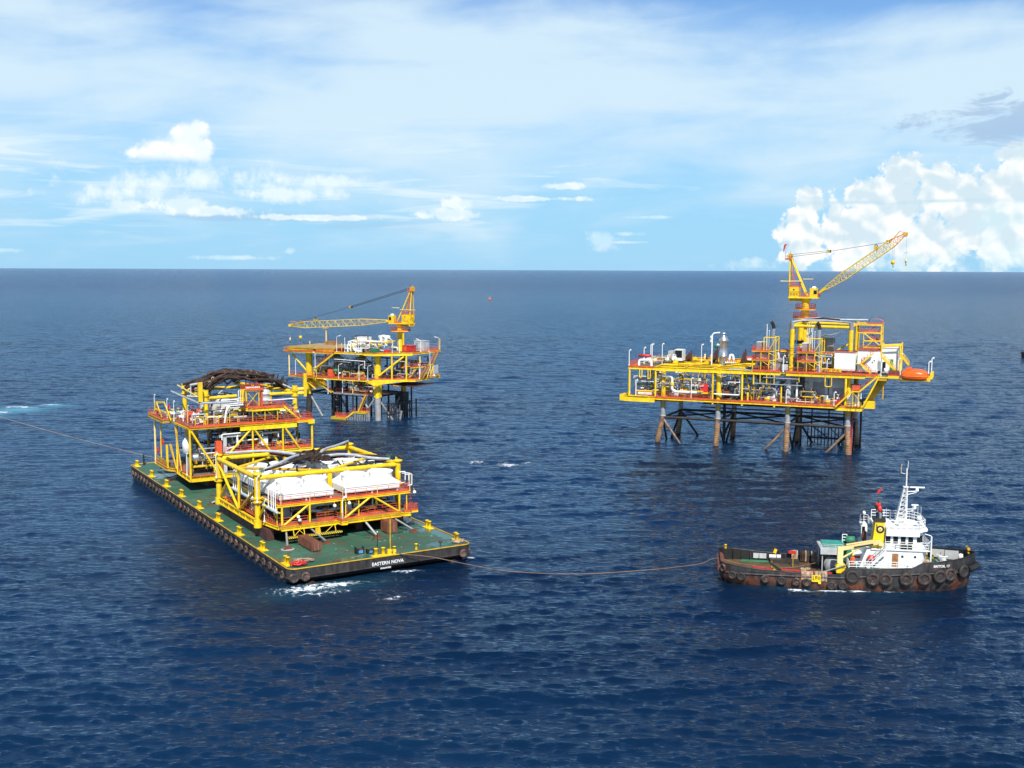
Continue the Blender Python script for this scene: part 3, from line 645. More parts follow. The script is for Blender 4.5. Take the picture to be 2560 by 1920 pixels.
# ------------------------------------------------------------------ barge
def build_barge():
    L, Wd, D = 91.0, 27.43, 2.3
    bz = root('flat_top_barge', 'long black barge with a green deck carrying two yellow steel modules', 'barge', BG.o, BG.a)
    # plan outline with rounded corners
    def outline(rad, ins=0.0):
        P = []
        for cx, cy, a0 in ((Wd - rad, rad, -90), (Wd - rad, L - rad, 0), (rad, L - rad, 90), (rad, rad, 180)):
            for k in range(7):
                a = R(a0 + 15 * k); P.append((cx + (rad - ins) * math.cos(a), cy + (rad - ins) * math.sin(a)))
        return P
    b = MB(); ring = outline(1.1); n = len(ring)
    lev = [(2.3, 0), (1.5, 0), (0.95, 0), (0.2, 1), (-2.2, 5)]   # raked ends
    vs = []
    for z, k in lev:
        for x, y in ring:
            yy = y
            if k: yy = y + (k * 1.2 * max(0, 1 - y / 12)) - (k * 1.2 * max(0, 1 - (L - y) / 12))
            vs.append((x, yy, z))
    fs = [((i + 1) * n + j, (i + 1) * n + (j + 1) % n, i * n + (j + 1) % n, i * n + j) for i in range(len(lev) - 1) for j in range(n)]
    b.add(vs, fs, MT['bhull']); b.build('hull', bz)
    b = MB(); ring2 = outline(1.1, 0.03)
    b.prism(ring2, 2.15, 2.304, MT['deck']); b.build('deck', bz)
    b = MB(); pts = [(x, y, 2.34) for x, y in outline(1.1, -0.02)]; b.path(pts, .09, MT['ochre_shade'], 6, closed=True); b.build('deck_edge_coaming', bz)
    b = MB(); pts = [(x, y, 1.02) for x, y in outline(1.1, -0.06)]; b.path(pts, .10, MT['bhull'], 6, closed=True)
    b.box(-.16, -.0, 1.5, L - 1.5, 1.95, 2.12, MT['bhull'])
    for k in range(38):   # vertical chafing bars between the tyres on the port side
        y = 3.3 + 2.36 * k
        if y < L - 1.5: b.box(-.12, 0.0, y - .06, y + .06, .4, 1.95, MT['bhull'])
    b.build('rubbing_strake', bz)
    for x in (3.0, 24.4):
        b = MB(); b.prism([(x - .5, 4.5), (x + .5, 4.5), (x + .5, -.4), (x - .5, -.4)], -1.6, .28, MT['bhull']); b.build('skeg', bz)
    def bollard(x, y, ang, m=Y_, gap=.42, s=1.0):
        b = MB(); b.box(-1.0 * s, 1.0 * s, -.42 * s, .42 * s, 2.306, 2.40, m)
        b.prism([(-1.15 * s, -.5 * s), (1.15 * s, -.5 * s), (1.15 * s, .5 * s), (-1.15 * s, .5 * s)], 2.305, 2.36, m)
        for e in (-1, 1):
            b.lathe((e * gap * s, 0, 2.4), [(.24 * s, 0), (.24 * s, .92 * s), (.29 * s, .93 * s), (.29 * s, 1.02 * s), (0, 1.04 * s)], m, 12)
        o = b.build('bollard', bz); o.location = (x, y, 0); o.rotation_euler = (0, 0, ang); return o
    for x, y in ((.62, 12.3), (.62, 22.8), (.64, 33.4), (.66, 44), (.68, 55), (.7, 65.2), (.7, 76.2), (.9, 88.8)): bollard(x, y, R(90))
    bollard(.75, 3.0, R(90)); bollard(26.7, 12.2, R(90)); bollard(26.6, 3.0, R(78)); bollard(26.8, 24, R(90)); bollard(13.3, .75, 0, gap=.55)
    for x, y in ((15.9, 1.5), (19.2, 1.3)):
        b = MB(); b.lathe((x, y, 2.3), [(.2, 0), (.2, .75), (.25, .76), (.25, .84), (0, .86)], Y_, 10); b.build('towing_bitt', bz)
    b = MB()   # towing bracket with chain and the wire pendant at the bow
    b.box(14.2, 15.7, .1, .9, 2.31, 2.42, Y_); b.prism([(14.4, .3), (14.9, .3), (14.9, .7), (14.4, .7)], 2.42, 3.1, Y_); b.prism([(15.2, .3), (15.6, .3), (15.6, .7), (15.2, .7)], 2.42, 3.0, Y_)
    b.build('towing_bracket', bz)
    b = MB(); b.tube((14.6, 4.3, 2.3), (14.6, 4.3, 4.6), .05, MT['black'], 6); b.lathe((14.6, 4.3, 4.6), [(0, 0), (.12, .03), (.12, .22), (0, .28)], MT['lgrey'], 8); b.build('navigation_light_post', bz)
    b = MB(); b.tube((15.7, 2.4, 2.3), (15.7, 2.4, 6.9), .10, MT['ochre_shade'], 6); b.box(15.3, 16.1, 2.1, 2.7, 2.31, 2.42, Y_); b.build('deck_post', bz)
    b = MB(); b.tube((23.0, 1.2, 2.3), (23.0, 1.2, 2.75), .06, MT['redbrown'], 6); b.lathe((23.0, 1.2, 2.7), [(0, 0), (.24, .08), (.28, .24), (.2, .42), (0, .48)], MT['redbrown'], 10); b.build('vent_head', bz)
    b = MB(); b.tube((2.3, 89.3, 2.3), (2.3, 89.3, 4.4), .16, MT['black'], 8); b.build('stern_light_post', bz)
    for k in range(15):   # small deck fittings
        x, y = rnd.uniform(9, 26), rnd.uniform(3, 12); b = MB(); b.lathe((x, y, 2.3), [(.07, 0), (.07, .04), (0, .05)], MT['lgrey'], 8); b.build('deck_fitting', bz)
    # name on the bow plate
    text_mesh('EASTERN NOVA', .66, MT['railw'], 'name_lettering', bz, (11.8, -.012, 1.2), (1, 0, 0), bold=.011)
    text_mesh('SINGAPORE', .30, MT['railw'], 'port_lettering', bz, (13.05, -.012, .62), (1, 0, 0), bold=.008)
    # grillage under the modules
    g = root('grillage', 'dark steel support grillage under the nearer cooler module on the barge', 'grillage', BG.o, BG.a, 'grillages under the modules')
    for x in (3.2, 10.5, 17.2, 24.0):
        b = MB(); b.box(x - .55, x + .55, 16.5, 37.5, 2.31, 4.02, MT['redbrown']); b.build('support_beam', g)
    b = MB(); b.box(3.8, 24, 20.0, 20.7, 2.31, 3.8, MT['redbrown']); b.box(3.8, 24, 34, 34.7, 2.31, 3.8, MT['redbrown']); b.build('cross_beam', g)
    g2 = root('grillage', 'dark steel support grillage under the farther two storey module on the barge', 'grillage', BG.o, BG.a, 'grillages under the modules')
    for x in (7.5, 13.5, 19.5, 24.6):
        b = MB(); b.box(x - .6, x + .6, 60.5, 78, 2.31, 3.95, MT['redbrown']); b.build('support_beam', g2)
    b = MB(); b.box(8.0, 25, 61.0, 61.7, 2.31, 3.8, MT['redbrown']); b.build('cross_beam', g2)
    # inclined sea fastening braces, one thing each
    sf = [((3.7, 10.7), (4.9, 14.6), 'leftmost front brace of the cooler module, foot in a white patch'), ((9.6, 10.8), (8.2, 14.6), 'brace behind the rusty container, leaning left'),
          ((17.3, 10.3), (17.0, 14.6), 'brace near the middle of the cooler module front with a white upper end'), ((23.6, 10.8), (21.4, 14.8), 'rightmost brace leaning from the deck to the cooler module'),
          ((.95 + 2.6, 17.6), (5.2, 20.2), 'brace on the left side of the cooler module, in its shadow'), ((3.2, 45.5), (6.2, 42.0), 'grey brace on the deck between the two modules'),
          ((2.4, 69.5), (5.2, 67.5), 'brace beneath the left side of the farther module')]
    for i, ((x, y), (x2, y2), lab) in enumerate(sf):
        s = root('sea_fastening_brace', 'steel ' + lab, 'brace', BG.w(x, y, 2.3), BG.a, 'sea fastening braces on the barge deck')
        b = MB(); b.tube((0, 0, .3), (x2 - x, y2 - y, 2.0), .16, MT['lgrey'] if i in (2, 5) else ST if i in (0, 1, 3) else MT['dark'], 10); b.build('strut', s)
        b = MB(); b.box(-.65, .65, -.45, .45, .005, .09, MT['crate']); b.prism([(-.4, -.08), (.4, -.08), (.4, .08), (-.4, .08)], .09, .5, MT['crate']); b.build('foot_plate', s)
        if i == 0:
            b = MB(); b.lathe((0, 0, .006), [(.95, 0), (.9, .02), (0, .025)], MT['lgrey'], 14); b.build('paint_patch', s)
    # containers on deck
    def container(x0, x1, y0, y1, h, label):
        c = root('steel_container', label, 'container', BG.w((x0 + x1) / 2, (y0 + y1) / 2, 2.31), BG.a); w, d = (x1 - x0) / 2, (y1 - y0) / 2
        b = MB(); b.box(-w, w, -d, d, .1, h, MT['crate'])
        nn = int(2 * d / .28)
        for i in range(nn): y = -d + .14 + i * .28; b.box(-w - .05, -w, y - .07, y + .07, .2, h - .15, MT['crate']); b.box(w, w + .05, y - .07, y + .07, .2, h - .15, MT['crate'])
        b.build('shell', c)
        for e in (-1, 1):
            for f in (-1, 1): b = MB(); b.box(e * w - .07, e * w + .07, f * d - .07, f * d + .07, 0, h + .06, MT['crate']); b.build('corner_post', c)
        b = MB(); b.box(-w + .1, -.03, -d - .05, -d, .2, h - .1, MT['crate']); b.box(.03, w - .1, -d - .05, -d, .2, h - .1, MT['crate'])
        for x in (-.25, .25): b.tube((x, -d - .08, .2), (x, -d - .08, h - .1), .025, MT['grey'], 5)
        b.build('door', c)
    container(5.95, 7.25, 7.15, 12.4, 1.35, 'long rusty brown container on the green deck in front of the module')
    container(19.5, 21.0, 11.4, 13.6, 1.9, 'short rusty container in shadow under the right end of the module')
    # rope pile, red hose pile, small dark machines
    def pile(name, label, cat, cx, cy, rad, n, m, rr, seed):
        r = random.Random(seed); b = MB()
        for k in range(n):
            a = r.uniform(0, 6.28); c = (cx + r.uniform(-.35, .35) * rad, cy + r.uniform(-.35, .35) * rad); q = r.uniform(.35, .8) * rad; pts = []
            for i in range(22):
                g = 2 * math.pi * i / 22; pts.append((c[0] + q * 1.25 * math.cos(g + a) * (1 + .15 * math.sin(3 * g + k)), c[1] + q * .75 * math.sin(g + a) * (1 + .2 * math.sin(2 * g)), 2.34 + rr + k * rr * .55 * r.uniform(.4, 1)))
            b.path(pts, rr, m, 5, closed=True)
        o = b.build(name); o.location = BG.o; o.rotation_euler = (0, 0, BG.a); tag(o, label, cat)
    pile('rope_pile', 'loose pile of pale mooring rope near the front left corner of the deck', 'rope', 3.2, 3.1, 1.25, 9, MT['rope'], .075, 3)
    pile('hose_pile', 'crumpled red hose heap beside the corner bollard of the barge', 'hose', 1.9, 1.7, 1.0, 9, MT['red'], .09, 4)
    pile('rope_pile', 'tangled brown rope around the bollard at the front right corner of the deck', 'rope', 26.2, 1.9, 1.0, 8, MT['rope'], .06, 5)
    pile('rope_pile', 'short brown rope loops over the towing bracket at the middle of the bow', 'rope', 14.9, .9, .8, 5, MT['hawser'], .05, 6)
    o = MB(); o.path([(9.4, 1.5, 2.36), (10.4, 1.7, 2.36), (11.2, 2.2, 2.36), (11.6, 2.0, 2.36)], .05, MT['rope'], 5); o = o.build('rope_end'); o.location = BG.o; o.rotation_euler = (0, 0, BG.a); tag(o, 'thin rope end lying in front of the dark blue machines', 'rope')
    for (x, y, lab, sc) in ((11.4, 3.3, 'dark blue winch with a tall frame on the barge deck', 1.0), (12.7, 2.7, 'low dark blue engine beside the taller winch on the barge deck', .8)):
        w = root('deck_winch', lab, 'winch', BG.w(x, y, 2.31), BG.a)
        b = MB(); b.box(-.6 * sc, .6 * sc, -.4 * sc, .4 * sc, 0, .12, MT['black'])
        for e in (-1, 1): b.box(e * .55 * sc - .05, e * .55 * sc + .05, -.35 * sc, .35 * sc, .12, .95 * sc if sc == 1 else .6, MT['black'])
        b.build('frame', w); b = MB(); b.lathe((-.5 * sc, 0, .5 * sc), [(.0, 0), (.36 * sc, 0), (.36 * sc, .06), (.2 * sc, .08), (.2 * sc, .9 * sc), (.36 * sc, .92 * sc), (.36 * sc, .98 * sc), (0, .98 * sc)], MT['black'], 12, 'x'); b.build('drum', w)
        b = MB(); b.box(-.3 * sc, .3 * sc, -.6 * sc, -.42 * sc, .15, .55 * sc, MT['blue']); b.build('engine', w)
    return bz
build_barge()

# tyres hung as fenders: every one its own object
def tyre_mesh(name, R_, r_, mat):
    b = MB(); b.torus((0, 0, 0), R_, r_, mat, 'x', 24, 10)
    b.lathe((-r_ * .5, 0, 0), [(R_ - r_ * .75, 0), (R_ - r_ * .95, r_ * .5), (R_ - r_ * .75, r_)], mat, 24, 'x')
    return b
TYRE = None
def hang_tyres():
    proto = tyre_mesh('tyre', .40, .17, MT['btyre']).build('tyre_fender')
    ch = MB(); ch.path([(-.02, -.12, .42), (.08, -.10, .75), (.2, 0, 1.0)], .025, MT['dark'], 4); ch.path([(-.02, .12, .42), (.08, .10, .75), (.2, 0, 1.0)], .025, MT['dark'], 4)
    ch.build('chain', proto)
    def place(o, x, y, z, rz, lab, grp, fr=BG, s=1.0):
        o.location = fr.w(x, y, z); o.rotation_euler = (rnd.uniform(-.1, .1), rnd.uniform(-.06, .06), fr.a + rz); o.scale = (s, s, s); tag(o, lab, 'tyre', grp)
    def cp(src):
        c = src.copy(); COL.objects.link(c)
        for k in list(src.children): d = k.copy(); COL.objects.link(d); d.parent = c
        return c
    ORD = 'first second third fourth fifth sixth seventh eighth ninth tenth eleventh twelfth thirteenth fourteenth fifteenth sixteenth seventeenth eighteenth nineteenth twentieth'.split()
    ORD += ['twenty-' + o_ for o_ in ORD[:9]] + ['thirtieth'] + ['thirty-' + o_ for o_ in ORD[:9]]; BY = [3.0, 12.3, 22.8, 33.4, 44, 55, 65.2, 76.2, 88.8]
    G = 'tyre fenders along the port side of the barge'; first = True; k = 0
    ys = [2.15, 4.6, 7.0, 9.5, 12.2] + [14.8 + 2.36 * i for i in range(32)]
    for i, y in enumerate(ys):
        o = proto if first else cp(proto); first = False
        place(o, -.2, y, 1.22 + rnd.uniform(-.12, .1), 0, 'rusty tyre, %s in the row from the bow, %s the %s bollard' % (ORD[i], 'beside' if min(abs(y - q) for q in BY) < 1.25 else 'aft of', ORD[max(0, min(range(len(BY)), key=lambda j: abs(BY[j] - y)) if min(abs(y - q) for q in BY) < 1.25 else sum(q < y for q in BY) - 1)]), G)
    for x, y, rz, lab in ((.55, -.18, R(78), 'rusty tyre on the rounded front left corner of the barge'), (2.15, -.24, R(90), 'tyre on the bow plate just right of the front left corner'),
                          (26.0, -.24, R(90), 'dark tyre on the bow plate near the right corner'), (27.45, .9, R(160), 'tyre wrapped around the front right corner of the barge')):
        o = cp(proto); place(o, x, y, 1.2, rz, lab, 'tyre fenders at the bow of the barge', s=1.15)
hang_tyres()

# ------------------------------------------------------------------ nearer module: coolers on a truss deck
def module_near():
    P = root('cooler_module', 'nearer yellow module with white air cooler fans and tubular top frame on the barge', 'module', BG.o, BG.a)
    xl, xr, yf, yb = 2.3, 25.0, 19.2, 38.3
    for x, y in ((xl, yb), (xl, yf), (xr, yf), (xr, yb)):
        b = MB(); b.tube((x, y, 4.0), (x, y, 11.75), .44, Y_, 16); b.tube((x, y, 3.85), (x, y, 4.9), .62, Y_, 16)
        for z in (7.55, 8.15): b.tube((x, y, z), (x, y, z + .14), .72, Y_, 16)
        b.tube((x, y, 7.69), (x, y, 8.15), .55, Y_, 16); b.lathe((x, y, 11.6), [(.5, 0), (.72, .12), (.72, .3), (.3, .42), (0, .42)], Y_, 16)
        for e in (-1, 1): b.box(x - .32, x - .2, y + e * .2 - .03, y + e * .2 + .03, 11.9, 12.4, Y_)
        b.build('corner_column', P)
    for p, q in (((xl, yf), (xr, yf)), ((xl, yb), (xr, yb)), ((xl, yf), (xl, yb)), ((xr, yf), (xr, yb))):
        b = MB(); b.tube((*p, 11.2), (*q, 11.2), .37, Y_, 16)
        for k in (.45, .55): c = Vector((*p, 11.2)).lerp(Vector((*q, 11.2)), k); d = (Vector((*q, 0)) - Vector((*p, 0))).normalized() * .06; b.tube(c - d, c + d, .41, Y_, 16)
        b.build('top_tube', P)
    ml, mf, mr, mb = (xl, 28.6), (13.5, yf), (xr, 28.6), (13.5, yb)
    for p, q in ((ml, mf), (mf, mr), (mr, mb), (mb, ml)): tb(P, 'top_brace', (*p, 11.25), (*q, 11.25), .22, MT['yellow'] if p in (mf, mb) else MT['ochre_shade'], 12)
    for p in (mf, mb):
        b = MB(); b.ibeam((p[0], p[1], 8), (p[0], p[1], 11), .7, .6, Y_); b.box(p[0] - .35, p[0] + .35, p[1] - .3, p[1] + .3, 8, 10.9, Y_); b.build('middle_column', P)
    # base frame
    for p, q in (((xl, yf, 4.4), (xl, yb, 4.4)), ((xr, yf, 4.4), (xr, yb, 4.4)), ((xl, yb, 4.4), (xr, yb, 4.4))): ibm(P, 'base_beam', p, q, .9, .42, stiff=3)
    ibm(P, 'front_beam', (3.9, 13.75, 4.55), (12.4, 13.75, 4.55), .72, .36, stiff=4); ibm(P, 'front_beam', (13.5, 13.75, 4.55), (22.9, 13.75, 4.55), .78, .36, stiff=4)
    b = MB()
    for p, q in (((12.4, 13.75), (12.7, 12.2)), ((12.7, 12.2), (13.4, 12.2)), ((13.4, 12.2), (13.5, 13.75)), ((2.9, 18.6), (3.5, 14.4)), ((3.5, 14.4), (3.9, 13.75)), ((22.9, 13.75), (23.1, 13.0)), ((23.1, 13.0), (24.1, 13.0)), ((24.1, 13.0), (24.3, 18.8))): b.ibeam((*p, 4.6), (*q, 4.6), .5, .26, Y_)
    b.build('walkway_beam', P)
    plate(P, 'lower_deck', 3.6, 23.9, 13.6, 38.0, 4.97)
    plate(P, 'lower_walkway', 12.5, 13.5, 12.3, 13.55, 4.97)
    plate(P, 'upper_deck', 3.6, 24.3, 13.8, 38.0, 8.06)
    ibm(P, 'upper_front_beam', (3.6, 13.75, 7.84), (24.4, 13.75, 7.84), .36, .3)
    ibm(P, 'upper_side_beam', (3.55, 13.8, 7.84), (3.3, 38, 7.84), .36, .3); ibm(P, 'upper_side_beam', (24.4, 13.8, 7.84), (24.4, 38, 7.84), .36, .3)
    b = MB(); b.box(3.6, 24.4, 13.62, 13.68, 8.0, 8.24, O_); b.box(24.42, 24.48, 13.7, 38, 8.0, 8.24, O_); b.box(3.9, 12.4, 13.56, 13.6, 4.9, 5.08, O_); b.box(13.5, 22.9, 13.56, 13.6, 4.93, 5.12, O_); b.build('toe_board', P)
    for x in (4.05, 8.24, 13.2, 22.6): tb(P, 'truss_post', (x, 13.75, 4.9), (x, 13.75, 7.7), .16, Y_, 10)
    for x in (3.35, 13.9, 16.0, 23.9): tb(P, 'slim_post', (x, 13.9, 4.9), (x, 13.9, 7.7), .09, Y_, 8)
    for p, q in (((4.3, 5.0), (8.1, 7.65)), ((13.7, 5.0), (17.7, 7.65)), ((22.5, 5.0), (18.4, 7.65))): tb(P, 'truss_diagonal', (p[0], 13.75, p[1]), (q[0], 13.75, q[1]), .16, Y_, 10)
    for p, q in (((8.4, 7.6), (12.5, 5.4)), ((14, 7.6), (16.5, 5.2)),): tb(P, 'truss_diagonal', (p[0], 19.2, p[1]), (q[0], 19.2, q[1]), .22, MT['ochre_shade'], 10)
    for x in (9.5, 16.5, 20.5): tb(P, 'truss_post', (x, 19.2, 4.9), (x, 19.2, 7.7), .2, MT['ochre_shade'], 10)
    for y in (23.0, 28, 33): tb(P, 'truss_post', (23.9, y, 4.9), (23.9, y, 7.7), .16, Y_, 8)
    for x in (3.85, 8.22, 13.35, 18.9, 24.3): tb(P, 'lamp_post', (x, 13.6, 8.0), (x, 13.6, 10.9), .055, MT['cream'], 6)
    # side truss
    tb(P, 'side_post', (xl, 28.0, 4.8), (xl, 28.0, 10.9), .2, Y_, 10)
    for p, q in (((yb - .4, 10.3), (28.3, 4.9)), ((27.8, 4.9), (yf + .3, 9.6))): tb(P, 'side_diagonal', (xl, p[0], p[1]), (xl, q[0], q[1]), .21, Y_ if p[0] > 30 else MT['ochre_shade'], 10)
    for p, q in (((yb, 4.9), (34.5, 7.8)), ((19.4, 4.9), (3.2, 7.7)),): tb(P, 'knee_brace', (xl + .1, p[0], p[1]), (xl + .1, q[0] if q[0] > 10 else 16.2, q[1]), .18, Y_, 10)
    for p, q in (((xr, yb - .4, 10.3), (xr, 28.3, 4.9)), ((xr, 27.8, 4.9), (xr, yf + .3, 10.3))): tb(P, 'side_diagonal', p, q, .21, Y_, 10)
    # rails
    railing(P, [(3.6, 13.7, 8.06), (12.6, 13.7, 8.06), (13.6, 13.7, 8.06), (24.4, 13.7, 8.06), (24.4, 19, 8.06)], step=1.9)
    railing(P, [(3.6, 13.7, 8.06), (3.6, 17.5, 8.06)], step=.8); railing(P, [(24.35, 19.9, 8.06), (24.35, 37, 8.06)])
    railing(P, [(4.2, 13.7, 4.97), (7.9, 13.7, 4.97)], step=1.2); railing(P, [(9.6, 14.4, 4.97), (12.2, 14.4, 4.97), (12.6, 12.3, 4.97), (13.4, 12.3, 4.97)], step=1.1)
    railing(P, [(14.3, 14.4, 4.97), (17.8, 14.4, 4.97), (17.8, 14.8, 4.97), (22.7, 14.8, 4.97)], step=1.2); railing(P, [(3.0, 18.4, 4.97), (3.5, 14.4, 4.97), (4.0, 13.75, 4.97)], step=.7)
    railing(P, [(2.7, 20, 4.97), (2.7, 37, 4.97)], step=1.4, h=1.3); railing(P, [(23.1, 13.1, 4.97), (24.2, 13.1, 4.97), (24.3, 18, 4.97)], step=.6)
    b = MB()   # ladder cage on the right front corner
    for x in (24.5, 25.0): b.tube((x, 15.0, 4.9), (x, 15.0, 9.1), .05, MT['rail'], 5)
    for k in range(13): b.tube((24.5, 15.0, 5.1 + .32 * k), (25.0, 15.0, 5.1 + .32 * k), .025, MT['rail'], 4)
    for k in range(5): b.torus((24.75, 14.7, 5.9 + .75 * k), .42, .03, MT['rail'], 'z', 10, 4)
    b.box(24.4, 25.5, 13.3, 15.2, 4.84, 4.9, MT['grating']); b.box(24.4, 25.5, 13.2, 13.26, 4.7, 4.95, Y_); b.build('caged_ladder', P)
    railing(P, [(24.4, 13.3, 4.9), (25.5, 13.3, 4.9), (25.5, 15.2, 4.9)], step=.5)
    # coolers
    def cooler(x0, x1, y0, y1):
        c = MB(); zb, zt = 8.55, 9.45
        c.box(x0, x1, y0, y1, zb, zt, MT['cooler']); c.box(x0 - .1, x1 + .1, y0 - .1, y0 + .06, zt - .12, zt + .1, MT['cooler']); c.box(x0 - .1, x1 + .1, y1 - .06, y1 + .1, zt - .12, zt + .1, MT['cooler'])
        for x in (x0 + .3, (x0 + x1) / 2, x1 - .3):
            for y in (y0 + .3, y1 - .3): c.box(x - .12, x + .12, y - .12, y + .12, 8.07, zb, MT['cooler'])
        o = c.build('air_cooler', P)
        hw, hd = (x1 - x0) / 4, (y1 - y0) / 4
        for i in (0, 1):
            for j in (0, 1):
                cx, cy = x0 + hw * (1 + 2 * i), y0 + hd * (1 + 2 * j); f = MB(); N = 24; vs = []
                rad = min(hw, hd) * .86
                for k in range(N):      # square to round transition hood
                    a = 2 * math.pi * k / N; ca, sa = math.cos(a), math.sin(a); q = 1 / max(abs(ca), abs(sa)); vs.append((cx + hw * ca * q, cy + hd * sa * q, zt))
                for k in range(N): a = 2 * math.pi * k / N; vs.append((cx + rad * math.cos(a), cy + rad * math.sin(a), zt + .62))
                f.add(vs, [(k, (k + 1) % N, (k + 1) % N + N, k + N) for k in range(N)], MT['cooler'], True)
                f.lathe((cx, cy, zt + .61), [(rad, 0), (rad * .97, .5), (rad * .99, .72), (rad * 1.07, .98), (rad * 1.03, .99), (rad * .93, .7), (rad * .93, .05)], MT['cooler'], 28)
                h = f.build('fan_hood', o)
                g = MB(); g.lathe((cx, cy, zt + 1.2), [(.0, 0), (.28, .02), (.28, .14), (0, .2)], MT['lgrey'], 10)
                for k in range(6): a = 2 * math.pi * k / 6 + .3; g.beam((cx, cy, zt + 1.2), (cx + rad * .9 * math.cos(a), cy + rad * .9 * math.sin(a), zt + 1.2), .32, .05, MT['cooler'])
                g.lathe((cx, cy, zt + 1.12), [(rad * .92, 0), (.0, 0.001)], MT['cooler'], 20); g.build('fan', o)
    for x0, x1 in ((3.95, 12.2), (14.0, 23.0)):
        for y0, y1 in ((14.4, 22.9), (24.6, 33.0)): cooler(x0, x1, y0, y1)
    # header pipe and white risers down the port side
    b = MB(); b.tube((3.05, 12.9, 7.15), (3.05, 33.5, 7.15), .23, MT['slingg'], 12); b.lathe((3.05, 12.8, 7.15), [(.0, -.1), (.2, -.04), (.23, .1)], MT['slingg'], 12, 'y'); b.build('header_pipe', P)
    for y in (13.6, 14.5, 15.4, 16.6, 20.4, 21.3, 22.2, 23.8, 24.7, 25.6, 29.2, 30.1, 31.0, 32.0, 33.0):
        b = MB(); b.pipe([(3.05, y, 7.3), (3.05, y, 10.35 if y < 18 else 10.1), (4.1, y, 10.35 if y < 18 else 10.1), (4.1, y, 9.6)], .085, MT['railw'], 7)
        b.tube((3.05, y, 7.35), (3.05, y, 7.5), .17, MT['railw'], 8); b.build('riser_pipe', P)
    for y in (14.0, 18.3, 24.5, 30.5):
        b = MB(); b.beam((2.9, y, 6.85), (3.9, y, 6.85), .14, .2, Y_); b.beam((3.5, y, 5.6), (3.0, y, 6.75), .12, .12, Y_); b.build('pipe_bracket', P)
    for y in (13.7, 14.8, 16.0, 21.5, 24.2, 27.5):
        b = MB(); b.pipe([(24.0, y, 8.9), (24.7, y, 8.9), (24.7, y, 10.6), (23.6, y, 10.6)], .08, MT['railw'], 7); b.build('riser_pipe', P)
    b = MB(); b.pipe([(8.8, 17.2, 7.2), (9.1, 16.6, 6.2), (10.6, 16.2, 5.9), (14.2, 16.2, 6.05), (15.5, 17.5, 6.1)], .24, MT['lgrey'], 12); b.tube((11.4, 16.2, 5.95), (11.9, 16.2, 5.96), .34, MT['lgrey'], 12); b.build('discharge_pipe', P)
    for x, z in ((11.9, 6.9), (14.2, 7.05), (24.9, 7.6), (6.3, 5.9), (6.5, 5.4)):
        b = MB(); b.lathe((x, 13.2, z), [(0, 0), (.2, .05), (.27, .24), (.2, .45), (0, .5)], MT['railw'], 10); b.tube((x, 13.2, z + .45), (x, 13.5, z + .8), .04, Y_, 5); b.build('lamp', P)
    for x, y, z in ((2.0, 18.4, 7.7), (13.0, 12.9, 5.0), (1.7, 37.6, 8.2), (13.75, 13.4, 8.1), (2.75, 17.6, 4.9)): floodlight(P, x, y, z, 3.0 if z < 7 else 3.6, .25, 0)
    clutter(P, 21, 5, 22.5, 15.5, 22, 5.0, 2.3, 16, 9, 5, 5, 2, [ST, MT['lgrey'], G_, Y_, W_]); clutter(P, 22, 4.0, 9, 24, 36, 5.0, 2.4, 8, 4, 3, 3, 1)
    racks(P, 5, 4.5, 23, 15.5, 20, 5.6, 7.3, 14); racks(P, 6, 2.9, 6, 22, 36, 5.5, 7.4, 6)
    # striped access beam slung beneath
    b = MB(); b.box(4.6, 12.8, 12.6, 12.85, 3.2, 3.42, MT['stripe']); b.box(4.6, 12.8, 12.86, 13.7, 3.25, 3.32, MT['grating']); b.build('striped_step_beam', P)
    b = MB()
    for x in (5.6, 7.2, 9.6, 12.0): b.tube((x, 13.1, 3.4), (x, 13.5, 4.2), .07, Y_, 6)
    for p, q in ((5.6, 6.6), (7.2, 6.4), (10.4, 11.6)): b.tube((p, 13.1, 3.4), (q, 13.4, 4.2), .05, Y_, 6)
    b.box(8.7, 9.4, 12.7, 12.95, 3.4, 4.3, Y_); b.build('hanger_frame', P)
    return P
module_near()

